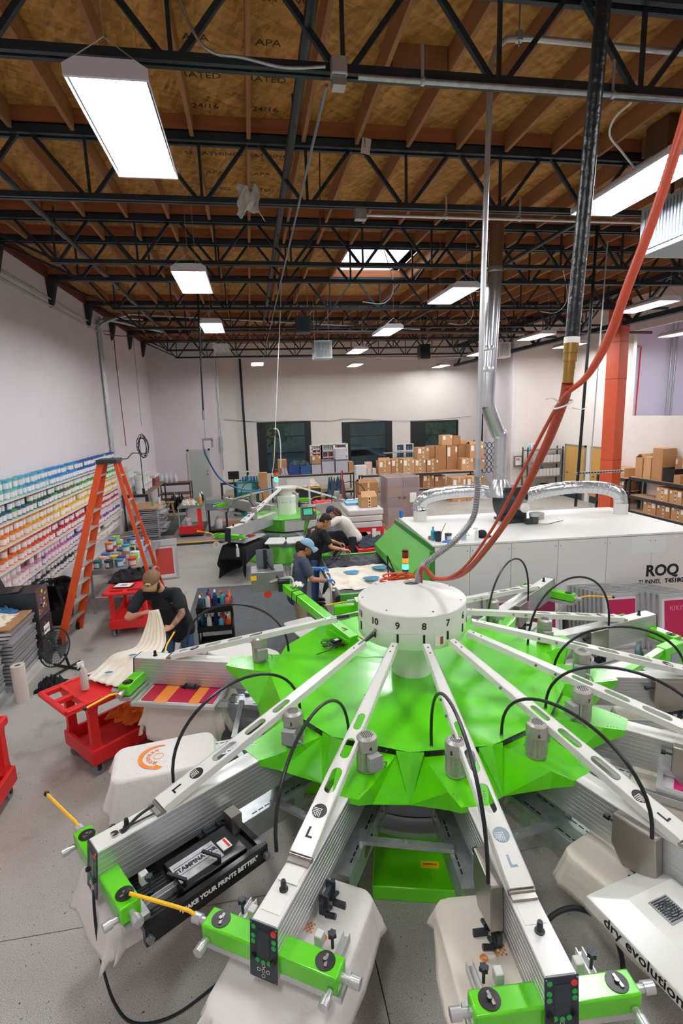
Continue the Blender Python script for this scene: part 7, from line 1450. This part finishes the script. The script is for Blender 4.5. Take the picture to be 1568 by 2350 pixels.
def sheet(rows, name, mt, label, cat, z_off=None, folds=5, amp=.012, sub=6):
    A = [V(r[0]) for r in rows]; B = [V(r[1]) for r in rows]; LA, LB = arc3(A, 6), arc3(B, 6); n = len(LA)-1; m = 28
    mb = MB()
    def f(u, v):
        i = min(n, int(round(v*n))); a, b = LA[i], LB[i]; p = a.lerp(b, u); d = (b-a).length; nrm = (LA[min(n, i+1)]-LA[max(0, i-1)]).cross(b-a)
        nrm = nrm.normalized() if nrm.length > 1e-6 else V((0,0,1)); return p+nrm*amp*sin(u*folds*2*pi+v*3)*(min(1, .25/d) if d > .05 else 1)
    mb.grid(f, m, n); return solo(mb, name, mt, label, cat, smooth=80, solid=.004)
sheet([(at(343, 1402, y=6.38), at(364, 1398, y=6.36)), (at(334, 1440, y=6.3), at(376, 1436, y=6.27)), (at(312, 1485, y=6.12), at(380, 1478, y=6.12)), (at(262, 1502, z=.98), at(352, 1520, z=.94)), (at(235, 1525, z=.9), at(318, 1550, z=.885)), (at(198, 1558, z=.875), at(292, 1582, z=.865))], 'cream_shirt', mCr2, 'cream shirt pulled from the red cart up to the bearded man\'s hands', 'shirt', folds=6, amp=.016)
for k, (u, v) in enumerate(((305, 1503), (250, 1543))):
    p = at(u, v, z=.995 if k == 0 else .915); solo(MB().prism([(p.x+.045*cos(a), p.y+.022*sin(a)) for a in [2*pi*i/14 for i in range(14)]], p.z, p.z+.002), 'shirt_print', MATS['print_blue'], 'small blue oval print on the cream shirt, %s one' % ('upper', 'lower')[k], 'print', smooth=0)
cloth_pile('cream_shirts', 'cream shirts spread over the right half of the red cart top', mCr2, [(-1.95, 5.85), (-1.6, 5.45), (-1.2, 5.95), (-1.5, 6.25)], .848, .03, 'shirts', seed=15)
sheet([((1.0, 7.6, 1.17), (.98, 8.0, 1.22)), ((1.03, 7.58, 1.0), (1.08, 7.95, 1.0)), ((1.05, 7.58, .7), (1.14, 7.92, .7)), ((1.08, 7.56, .42), (1.2, 7.9, .45))], 'cream_shirt', mCr2, 'cream shirt held up by the man in the pale blue cap', 'shirt', folds=4, amp=.02)
# -- man in black tee with glasses
sA, sB = V((1.2, 9.48, 1.43)), V((1.16, 9.86, 1.44)); eA, wA = V((1.33, 9.42, 1.16)), V((1.56, 9.38, 1.1)); eB, wB3 = V((1.32, 9.9, 1.2)), V((1.52, 9.76, 1.14))
r3, Q3 = person('man in black tee with glasses handling dark shirts at the dryer conveyor', (1.03, 9.66, .95), (1.1, 9.66, 1.27), (1.2, 9.66, 1.49), (sA, sB), ((eA, wA, (1, -.05, -.05), (0, 0, 1), 1), (eB, wB3, (1, -.3, -.05), (0, 0, 1), -1)),
    (((1.02, 9.56, .9), (1.02, 9.54, .5), (1.0, 9.54, .08), (1.15, 9.54, .03)), ((1.02, 9.76, .9), (1.04, 9.78, .5), (1.02, 9.8, .08), (1.17, 9.8, .03))), skC, mat('tee_jet', '14161a', .9, bump=(9, .6)), mJean, mBk, ((1.27, 9.64, 1.62), (.8, -.1, -.6), (.3, 0, 1), skC, hDk, 'short', None, None, 1.08, True))
sheet([((1.5, 9.3, 1.12), (1.5, 9.6, 1.1)), ((1.35, 9.25, .95), (1.4, 9.62, .95)), ((1.2, 9.2, .7), (1.3, 9.6, .7)), ((1.1, 9.15, .35), (1.25, 9.55, .35))], 'dark_shirt', mat('navy_black', '22252d', .55), 'dark shirt dragged off the conveyor end by the man in black', 'shirt', folds=4, amp=.03)
# -- man in white printed tee bending forward
sA, sB = V((1.72, 11.1, 1.33)), V((1.78, 11.5, 1.34)); eA, wA = V((1.5, 11.0, 1.22)), V((1.27, 11.12, 1.08)); eB, wB4 = V((1.55, 11.6, 1.2)), V((1.3, 11.6, 1.05))
r4, Q4 = person('long-haired man in dark cap and white printed tee bending over a press pallet', (2.1, 11.35, .93), (1.92, 11.33, 1.2), (1.72, 11.3, 1.37), (sA, sB), ((eA, wA, (-1, .1, -.2), (0, 0, 1), -1), (eB, wB4, (-1, -.1, -.2), (0, 0, 1), 1)),
    (((2.08, 11.24, .88), (2.05, 11.2, .5), (2.1, 11.22, .08), (1.95, 11.22, .03)), ((2.12, 11.46, .88), (2.15, 11.5, .5), (2.2, 11.52, .08), (2.05, 11.52, .03))), skD, mWtee, mJd, mBk, ((1.63, 11.28, 1.47), (-.75, 0, -.6), (-.3, 0, 1), skD, hBr, 'long', mat('cap_navy', '2d3850', .8), None, 1.05, False, 'dark blue cap'))
bp = MB(inv(r4))
for i in range(7): bp.tube([(1.83+.02*i, 11.24+.02*sin(i)+.02*j, 1.345-.0105*i+.002*sin(j)) for j in range(5)], .012, 5)
part(bp, 'back_print', mat('print_aqua', '9ec4c4', .8), r4, 'pale aqua print on the back', kind='stuff')
# ==== PIPES, HOSES, HEATERS OVERHEAD ======================================
mPipeD = mat('pipe_dark', '353a3e', .4, .5); mPipeG = mat('pipe_grey', '7f8a90', .4, .6); mPipeB = mat('pipe_black', '16181a', .35, .2, bump=(30, .3)); mHoseR = mat('hose_red', 'a84030', .45); mHoseO = mat('hose_orange', 'b8482c', .45)
def pipe(name, pts, r, mt, label, cat='pipe', n=10, smooth_=0, clamps=(), cm=None, parts_=True):
    P = arc3(pts, smooth_) if smooth_ else [V(p) for p in pts]; t = thing(name, label, cat, P[0].lerp(P[-1], .5).to_tuple())
    part(WB(t).tube(P, r, n), 'pipe_run', mt, t, smooth=60)
    for c in clamps: c = V(c); part(WB(t).cyl(c-V((.015,0,0)), c+V((.015,0,0)), r*1.5, n=10).box(c.x-.012, c.x+.012, c.y-.004, c.y+.004, c.z, c.z+.25), 'clamp', cm or mt, t)
    return t
# white conduit dropping to the press
E0 = V((2.05, 4.62, 3.05))
t = pipe('electrical_conduit', [(12.0, 4.62, 6.5), (2.4, 4.62, 6.56), (2.24, 4.62, 6.54), (2.15, 4.62, 6.47), (2.11, 4.62, 6.35), (2.08, 4.62, 5.0), (2.05, 4.62, 3.1)], .024, mAl2, 'straight silver conduit dropping from the roof elbow to above the drum', 'conduit', 14)
part(WB(t).cyl((2.35, 4.62, 6.5), (2.35, 4.62, 7.0), .006).cyl((2.35, 4.62, 6.53), (2.35, 4.62, 6.6), .03), 'hanger', mGal, t); part(WB(t).cyl((2.05, 4.62, 2.98), (2.05, 4.62, 3.14), .032, n=14).cyl((2.05, 4.62, 3.0), (2.05, 4.62, 3.03), .038, n=14), 'coupling', mGal, t)
fx = arc3([(2.05, 4.62, 3.0), (2.05, 4.62, 2.82), at(1085, 1190, y=4.62), at(1045, 1240, y=4.62), at(1000, 1275, y=4.6), at(968, 1303, y=4.58), at(958, 1338, y=4.57)], 10)
t = thing('flexible_conduit', 'grey ribbed flexible conduit curving into the hole of the drum', 'conduit', fx[-1].to_tuple()); part(WB(t).tube(fx, .026, 12), 'core', mat('flex_grey', '8d8f92', .4, .5), t, smooth=60); b = WB(t); L = 0
for i in range(1, len(fx)):
    seg = (fx[i]-fx[i-1]); n = max(1, int(seg.length/.018)); d = seg.normalized(); u = d.orthogonal().normalized(); w_ = d.cross(u)
    for k in range(n): p = fx[i-1]+seg*(k/n); b.tube([p+(u*cos(a)+w_*sin(a))*.029 for a in [2*pi*j/10 for j in range(10)]], .0035, 4, closed=True)
part(b, 'ribs', mat('flex_light', 'a9abad', .4, .5), t, kind='stuff')
# conduit and junction box on the nearest truss
t = pipe('electrical_conduit', [(.95, 4.38, 6.06), (12.0, 4.38, 6.06)], .02, mGal, 'silver conduit strapped under the nearest truss to the right', 'conduit', 10, 0, [(1.45, 4.38, 6.06), (3.05, 4.38, 6.06)])
jb = thing('junction_box', 'square silver junction box on the nearest truss', 'junction box', (.8, 4.38, 6.0)); part(WB(jb).box(.74, .86, 4.32, 4.4, 6.04, 6.16), 'box', mGal, jb, bev=.006); part(WB(jb).box(.75, .85, 4.31, 4.32, 6.05, 6.15), 'cover_plate', mAl2, jb, smooth=0); part(WB(jb).box(.75, .85, 4.33, 4.43, 5.97, 6.04), 'lower_box', mGal, jb, bev=.005)
t = pipe('flexible_conduit', [(.7, 4.36, 6.1), (.4, 4.35, 6.07), (.1, 4.36, 6.12), (-.1, 4.35, 6.13), (-.22, 4.37, 6.25), (-.35, 4.45, 6.6), (-.5, 4.5, 6.95)], .011, mGal, 'thin flexible conduit from the junction box up to the roof', 'conduit', 7, 5)
pipe('electrical_conduit', [(.72, 4.45, 6.03), (.7, 24.5, 6.03)], .0135, mPipeG, 'long silver conduit running away under the trusses from the junction box', 'conduit')
pipe('sprinkler_pipe', [(.6, -2, 6.42), (.6, 17, 6.42)], .045, mPipeD, 'thick dark sprinkler pipe running away above the silver conduit', 'pipe', 12, 0, [(.6, 3.2, 6.42), (.6, 5.8, 6.42), (.6, 9.0, 6.42)])
pipe('sprinkler_pipe', [(-2.48, -2, 6.25), (-2.48, 20, 6.25)], .035, mPipeD, 'dark sprinkler pipe running away on the left side', 'pipe', 12, 0, [(-2.48, 5.2, 6.25), (-2.48, 8.4, 6.25), (-2.48, 12, 6.25)])
pipe('sprinkler_pipe', [(5.2, 1, 6.4), (5.2, 24, 6.4)], .035, mPipeD, 'dark sprinkler pipe running away right of the skylight', 'pipe', 12)
for k, x in enumerate((.6, 5.2)):
    for j, y in enumerate((8.2, 11.6, 14.6)): h_ = thing('sprinkler', 'small sprinkler head on the %s pipe, %s' % (('middle', 'right')[k], ('nearest', 'middle one', 'farthest')[j]), 'sprinkler', (x, y, 6.46)); part(MB().cyl((0, 0, 0), (0, 0, .12), .014), 'stem', mPipeD, h_); part(MB().lathe([(.03, .12), (.03, .125)], 10), 'deflector', mBrass, h_)
t = pipe('electrical_conduit', [(1.56, 6.93, 5.99), (12.0, 6.93, 5.99)], .018, mAl2, 'silver conduit under the second truss starting at a small box', 'conduit', 10, 0, [(2.6, 6.93, 5.99), (3.6, 6.93, 5.99)]); part(WB(t).box(1.42, 1.56, 6.88, 6.98, 5.93, 6.05), 'end_box', mGal, t, bev=.004)
pipe('gas_pipe', [(-1.4, 15, 5.83), (12.2, 15, 5.7)], .045, mat('pipe_brown', '5b504b', .45, .3), 'dark brown gas pipe crossing the hall before the heaters', 'pipe', 12, 0, [(.5, 15, 5.82), (3.2, 15, 5.8), (6.2, 15, 5.78)])
pipe('electrical_conduit', [(-1.45, 24.65, 6.15), (11.8, 24.65, 6.0)], .04, mGal, 'grey conduit crossing along the top of the back wall', 'conduit')
pipe('wall_conduit', [(XL+.05, 3, 6.32), (XL+.05, 17.1, 6.32)], .02, mGal, 'upper of two conduits strapped along the left wall', 'conduit'); pipe('wall_conduit', [(XL+.05, 3, 6.17), (XL+.05, 17.1, 6.17)], .02, mGal, 'lower of two conduits strapped along the left wall', 'conduit')
for k, (dy, xt, zt_) in enumerate(((0, -3.3, 6.62), (.13, -2.6, 6.3), (.24, -3.0, 6.5))): pipe('conduit_riser', [(XL+.06, 17.2+dy, 2.5), (XL+.06, 17.2+dy, 6.1+.1*k), (XL+.1, 17.2+dy, 6.3+.1*k), (XL+.3, 17.2+dy, 6.45+.07*k), (xt, 17.2+dy+(k == 1)*1.2, zt_+.05)], .045-.008*k, mGal, ('thick silver conduit riser on the left wall behind the ladder', 'slim silver conduit beside the thick riser, kinked at the roof', 'third silver conduit of the riser group')[k], 'conduit', 12, 6)
pipe('electrical_conduit', [(-3.3, 17.2, 6.66), (5.5, 17.0, 6.15)], .025, mGal, 'silver conduit running right from the left riser along the trusses', 'conduit')
pipe('red_pipe', [(XL+.4, 17.6, 2.8), (XL+.38, 17.6, 6.0), (XL+.6, 17.6, 6.1), (2.5, 17.6, 6.05)], .014, mat('pipe_red', '8a3a34', .5), 'thin reddish pipe beside the left risers', 'pipe', 8, 4)
pipe('corner_conduit', [(-1.36, 24.72, 1.2), (-1.36, 24.72, 6.1)], .03, mGal, 'grey conduit down the corner left of the windows', 'conduit'); part(MB().box(-.06, .06, -.04, .04, -1.6, -.9), 'panel_box', mGal, bpy.data.objects['corner_conduit'], smooth=0)
pipe('down_pipe', [(-.3, 26.6, .2), (-.33, 26.6, 6.5)], .055, mPipeB, 'black vertical pipe on the back wall left of the first window', 'pipe', 12); pipe('down_pipe', [(11.55, 25.6, .3), (11.55, 25.6, 6.5)], .06, mPipeB, 'black vertical pipe right of the third window', 'pipe', 12)
wr_ = [onback(u, v) for u, v in ((515, 963), (590, 968), (680, 966), (760, 966), (800, 961), (900, 966), (1000, 963), (1080, 955))]
pipe('wall_wire', [tuple((BA+bd*a_+V((0,-.05,z_)))) for a_, z_ in wr_], .012, mat('wire_grey', '77726d', .6), 'thin grey wire strung across the back wall above the windows', 'wire', 5, 4)
# far drop with blue hose, drop cable to press two
t = pipe('air_drop', [(-.92, 12, 6.3), (-1.0, 12, 3.7)], .02, mPipeB, 'thin black air drop pipe with silver fittings hanging over the far press', 'pipe'); part(WB(t).cyl((-1.0, 12, 3.55), (-1.0, 12, 3.75), .032).cyl((-1.0, 12, 3.15), (-1.0, 12, 3.55), .008).box(-1.07, -.85, 11.98, 12.02, 3.1, 3.15).box(-1.07, -1.04, 11.98, 12.02, 2.9, 3.12).box(-.88, -.84, 11.98, 12.02, 2.95, 3.12), 'fittings', mSt, t, smooth=0)
pipe('blue_hose', [(-1.05, 12, 2.95), at(475, 1050, y=12.3), at(505, 1098, y=12.8), at(545, 1120, y=13.0), at(590, 1126, y=13.2), at(628, 1119, y=13.3)], .02, mat('hose_blue', '1f5f96', .4), 'blue air hose swooping down to the second press column', 'hose', 10, 8)
pipe('power_drop', [at(646, 650, y=13.6), at(640, 800, y=13.6), at(632, 985, y=13.6), at(629, 1060, y=13.6), at(625, 1090, y=13.7), at(640, 1100, y=13.7)], .01, mPlW, 'thin white cable dropping from the roof to the second press', 'cable', 8, 5)
cb = thing('cable_coil', 'small red and black cable coil on the white drop cable above the second press', 'cable', at(624, 993, y=13.55).to_tuple()); part(MB().tube([(.1*cos(i*.9), .03*sin(i), .12*sin(i*.9)) for i in range(30)], .012, 5), 'coil', mat('coil_maroon', '6b2b2b', .5), cb); part(MB().tube(arc3([(.05, 0, .1), (.16, 0, .05), (.2, 0, -.3), (.18, 0, -.9)], 6), .015, 6), 'loop', mPlW, cb)
# hanging black cord coil near the ladder
hc = thing('looped_cord', 'black power cord looped on a hanging line beside the ladder', 'cord', (-2.9, 15, 2.4)); pts = []
for i in range(70): a = i*.55; pts.append((-2.9+.12*sin(a)*(1+.35*sin(i*.4)), 15+.02*cos(a*1.3), 3.0+.33*cos(a)*(.8+.2*sin(i*.33))-.1))
part(WB(hc).tube(pts, .009, 6), 'coil', mBr, hc); part(WB(hc).tube(arc3([(-2.95, 15, 2.7), at(305, 1040, y=14), at(292, 1052, y=12.5), at(275, 1053, y=11.1)], 8), .013, 6), 'lead', mBr, hc); part(WB(hc).tube([(-2.98, 15, 2.7), (-2.99, 15, 1.7)], .012, 6).box(-3.02, -2.96, 14.97, 15.03, 1.6, 1.75), 'plug', mBk, hc); part(WB(hc).tube([(-2.88, 15, 3.45), (-2.86, 15, 6.99)], .005, 5), 'line', mPipeD, hc)
# near black hose with brass fitting and red hoses
t = thing('drop_pipe', 'thick black pipe hanging close to the camera with brass fitting', 'pipe', at(1312, 790, y=2.6).to_tuple()); a, b = at(1312, 788, y=2.6), at(1392, -60, y=2.6)
up_ = (b-a).normalized(); part(WB(t).tube([a, b, b+up_*1.6], [.035, .035, .035], 24), 'black_pipe', mPipeB, t, smooth=60); part(WB(t).cyl(a-up_*.0, a+up_*.03, .039, n=20), 'white_tape', mPaper, t)
for (q0, q1, r) in ((-.05, .0, .038), (-.09, -.05, .034), (-.13, -.09, .029), (-.2, -.13, .027)): part(WB(t).cyl(a+up_*q0, a+up_*q1, r, n=6 if r > .04 else 16), 'brass_fitting', mBrass, t, smooth=30)
f0 = a-up_*.2
HP = [f0, at(1292, 925, y=2.75), at(1250, 1030, y=3.0), at(1182, 1165, y=3.45), at(1116, 1260, y=3.85), at(1060, 1318, y=4.2), at(1000, 1328, y=4.45), at(975, 1303, y=4.52), at(967, 1310, y=4.55), at(966, 1345, y=4.58)]
pipe('red_hose', HP, [.029-.01*min(1, i/50) for i in range(73)][:len(arc3(HP, 8))], mHoseR, 'thick red hose from the brass fitting down into the drum', 'hose', 14, 8)
HP2 = [at(1600, 180, y=2.1), at(1556, 330, y=2.12), at(1500, 500, y=2.2), at(1440, 660, y=2.3), at(1400, 770, y=2.4), at(1350, 860, y=2.5), at(1294, 912, y=2.65), at(1250, 985, y=3.0), at(1185, 1111, y=3.4), at(1130, 1214, y=3.75), at(1064, 1304, y=4.15), at(1010, 1330, y=4.4), at(984, 1310, y=4.5)]
pipe('red_hose', HP2, [.0215-.0105*min(1, max(0, i-34)/14) for i in range(len(arc3(HP2, 8)))], mHoseO, 'orange red hose crossing from the upper right edge and joining the thick red hose', 'hose', 12, 8)
zt_ = thing('zip_tie', 'white zip ties with loose tails binding the two red hoses', 'zip tie', at(1292, 928, y=2.72).to_tuple()); q = TM[zt_].translation
part(MB(Matrix.Rotation(R(-25), 4, 'Y')).tube([(.052*cos(a), .052*sin(a), 0) for a in [2*pi*i/20 for i in range(20)]], .005, 6, closed=True), 'band', mPaper, zt_); part(MB().tube(arc3([(-.04, -.03, .01), (-.08, -.03, .035), (-.12, -.03, .03)], 4), .003, 5).tube(arc3([(.03, -.04, -.02), (.08, -.05, -.03), (.11, -.05, -.02)], 4), .003, 5), 'tails', mPaper, zt_)
# heaters and boxes under the roof
def heater(x0, x1, y0, y1, z0, z1, label, mt=mPlW, grille=mDk, side=False):
    t = thing('unit_heater', label, 'heater', ((x0+x1)/2, (y0+y1)/2, z0)); part(WB(t).box(x0, x1, y0, y1, z0, z1), 'casing', mt, t, smooth=0, bev=.01)
    n = max(8, int((x1-x0)/.045)); part(WB(t).box(x0+.05, x1-.05, y0-.006, y0, z0+.05, z1-.05), 'opening', grille, t, smooth=0)
    for i in range(n): xx = x0+.05+(x1-x0-.1)*(i+.5)/n; part(WB(t).box(xx-.012, xx+.008, y0-.02, y0-.004, z0+.05, z1-.05), 'louvre', mt, t, smooth=0)
    if side:
        n = int((y1-y0)/.05); part(WB(t).box(x0-.006, x0, y0+.05, y1-.05, z0+.05, z1-.05), 'side_opening', grille, t, smooth=0)
        for i in range(n): yy = y0+.05+(y1-y0-.1)*(i+.5)/n; part(WB(t).box(x0-.02, x0-.004, yy-.014, yy+.01, z0+.05, z1-.05), 'louvre', mt, t, smooth=0)
    for x in (x0+.05, x1-.05): part(WB(t).cyl((x, (y0+y1)/2, z1), (x, (y0+y1)/2, 7.0), .008), 'hanging_rod', mGal, t)
    return t
p0, p1 = at(1487, 583, y=5.6), at(1487, 468, y=5.6)
heater(p0.x, p0.x+1.1, 4.75, 5.75, p0.z, p1.z, 'white louvred unit heater at the upper right edge', mat('heater_white', 'a3adb5', .5), mDk, True)
p0, p1 = at(723, 822, y=15.3), at(763, 780, y=15.3); heater(p0.x, p1.x, 15.4, 15.9, p0.z, p1.z, 'silver grille heater hanging at the middle of the hall', mGal, mat('grille_grey', '6f7376', .5)); heater(at(683, 760, y=14).x, at(716, 760, y=14).x, 14.1, 14.6, at(700, 760, y=14).z, at(700, 722, y=14).z, 'dark heater box left of the silver one under the trusses', mDk, mBk)
heater(at(960, 825, y=18.5).x, at(982, 825, y=18.5).x, 18.2, 18.6, at(970, 825, y=18.5).z, at(970, 792, y=18.5).z, 'small black speaker box under the far trusses', mBk, mDk); heater(at(1145, 820, y=17.5).x, at(1172, 820, y=17.5).x, 17.5, 18.0, at(1160, 820, y=17.5).z, at(1160, 785, y=17.5).z, 'pale heater with louvres right of the silver duct', mPlW, mDk)
carton(5.15, 5.75, 6.3, 6.68, 6.62, 6.99, 'brown panel box fixed under the roof at the upper right', lab=False, tape=False, col=mat('box_brown', '5b4226', .6))
# rag, paper tag, wood block, copper rod on the trusses
rg = MB(); rg.grid(lambda u, v: V((.14+(u-.5)*.36*(.6+.5*abs(v-.4))+.02*sin(9*v+5*u), 6.93-.05*sin(pi*u)+.03*sin(14*u+6*v), 6.1+.15*(.5-v)*2*(1+.25*sin(8*u))+.02*sin(17*u))), 16, 14); solo(rg, 'rag', mat('rag_grey', 'c9cbc2', .9, bump=(20, .8)), 'crumpled grey white rag caught on the second truss', 'rag', smooth=80, solid=.004)
tg = MB(Matrix.Translation((1.56, 6.84, 6.72)) @ Matrix.Rotation(R(12), 4, 'Y') @ Matrix.Rotation(R(-20), 4, 'X')).box(-.055, .055, -.002, .002, -.11, .11); g = solo(tg, 'paper_tag', mPaper, 'white printed tag hanging from the second truss top', 'tag', smooth=0); text('SIMPSON', 'tag_lettering', mInk, g, frame((-.02, -.01, .14), (0,0,-1), (1,0,0)), .03)
solo(MB().box(1.53, 2.07, 5.5, 5.62, 6.76, 6.999), 'wood_block', mJoist, 'short timber block nailed between two joists', 'wood', smooth=0)
pipe('copper_rod', [(1.06, 7.25, 6.95), (1.03, 7.25, 5.87)], .009, mat('copper', 'a85f2e', .35, .8), 'thin copper rod hanging behind the second truss', 'rod')
# roof deck stencil print
for i, y in enumerate([2.9+.55*q for q in range(14)]):
    for x in (-.28, .38):
        o = text(('APA', 'RATED', '24/16', 'EXPOSURE 1', 'SHEATHING')[i % 5], 'deck_print', mat('deck_ink', '3b2a16', .8), bpy.data.objects['ceiling'], frame((x, y, ZC-.002), (1,0,0), (0,-1,0)), .13, ext=.0005)
# right side rods and strut
pipe('black_rod', [(6.12, 9, 6.6), (5.97, 9, 1.72)], .028, mPipeB, 'slender black hanging rod left of the orange column', 'rod'); pipe('silver_rod', [(6.33, 9, 6.4), (6.22, 9, 1.72)], .012, mAl2, 'thin silver hanging rod beside the black one', 'rod')
st_ = thing('strut_channel', 'slotted silver strut tying the rods across the orange column', 'strut', (6.4, 9, 2.32)); part(WB(st_).box(5.9, 6.95, 8.98, 9.02, 2.33, 2.37), 'channel', mGal, st_, smooth=0); [part(WB(st_).box(5.95+i*.06, 5.985+i*.06, 8.976, 8.98, 2.34, 2.36), 'slot', mBk, st_, smooth=0) for i in range(16)]
pipe('red_pipe', [(13.2, 17.36, 5.6), (13.75, 17.36, 5.55), (13.7, 17.36, 3.1)], .02, mRed, 'thin red pipe on the lavender wall of the upper opening', 'pipe', 8)
for k in range(2): pipe('grey_pipe', [(14.85+k*.18, 17.25, 3.1), (14.9+k*.18, 17.25, 6.9)], .035, mGal, 'grey vertical pipe in the upper opening, %s one' % ('left', 'right')[k], 'pipe')
# thin hoses and cords crossing under the roof, loose light cable at right
pipe('light_cable', [at(1450, 235, y=4.4), at(1412, 270, y=4.5), at(1400, 310, y=4.6), at(1425, 345, y=4.7), at(1455, 383, y=4.75)], .01, mPlW, 'white looping cable from the truss to the upper right light', 'cable', 6, 6)
pipe('light_cable', [(-.7, 4.5, 6.1), (-.62, 4.3, 5.95), (-.72, 4.2, 5.78)], .01, mGal, 'short looping cable above the large upper left light', 'cable', 6, 6)
for k, (x, y) in enumerate(((4.6, 10.2), (2.9, 11.4), (7.6, 12.5), (5.9, 14.2))): pipe('light_cable', [(x, y, 7.0), (x+.25, y+.1, 6.2), (x+.1, y+.3, 5.9), (x-.4, y+.2, 5.9)], .008, mPlW, 'slack grey cable under the trusses, %s' % ('right of the skylight', 'below the skylight', 'near the orange column', 'behind the silver duct')[k], 'cable', 5, 5)
# things seen dimly beyond the back windows
struct(MB().box(-12, 26, 27.6, 60, -.3, -.05), 'floor_street', mat('asphalt', '54585a', .9))
car = thing('car', 'dark car parked outside beyond the middle window', 'car', (6.2, 33, -.05)); cm = mat('car_grey', '8d979c', .3, .4)
part(MB().prism([(-2.3, .35), (-2.3, .75), (-1.6, .95), (-.9, 1.42), (.9, 1.42), (1.6, 1.0), (2.3, .85), (2.35, .35)], -.85, .85) if False else MB(Matrix.Rotation(pi/2, 4, 'X')).prism([(-2.3, .35), (-2.3, .78), (-1.6, .98), (-.9, 1.45), (.9, 1.45), (1.6, 1.02), (2.3, .88), (2.35, .35)], -.85, .85), 'body', cm, car, smooth=0, bev=.05)
for x in (-1.4, 1.4): part(MB().cyl((x, -.87, .33), (x, .87, .33), .33, n=20), 'wheels', mBk, car)
part(MB(Matrix.Rotation(pi/2, 4, 'X')).prism([(-1.25, 1.0), (-.8, 1.36), (.8, 1.36), (1.3, 1.02)], -.86, .86), 'windows', mBk, car, smooth=0)
for k, (x, y) in enumerate(((1.5, 38), (10.5, 34), (13.5, 36))):
    t = thing('street_tree', 'leafy tree outside the %s window' % ('first', 'third', 'far right of the third')[k], 'tree', (x, y, -.05)); part(MB().cyl((0, 0, 0), (0, 0, 2.5), .15, .1), 'trunk', mWd, t); b = MB(); rr = random.Random(k)
    for i in range(420):
        p = V((rr.gauss(0, 1), rr.gauss(0, 1), rr.gauss(0, .8))); p = p.normalized()*rr.uniform(.6, 1.7)+V((0, 0, 3.0)); s_ = .22; d = V((rr.uniform(-1, 1), rr.uniform(-1, 1), rr.uniform(-1, 1))).normalized(); e = d.orthogonal().normalized(); b.add([p-d*s_, p+e*s_*.4, p+d*s_, p-e*s_*.4], [(0,1,2,3)])
    part(b, 'foliage', mat('leaf_green', '5f8a4a', .7), t, kind='stuff', smooth=0)
bu = struct(MB().box(-12, 26, 52, 54, 0, 9), 'wall_opposite', mat('brick_far', '8e8a84', .9))
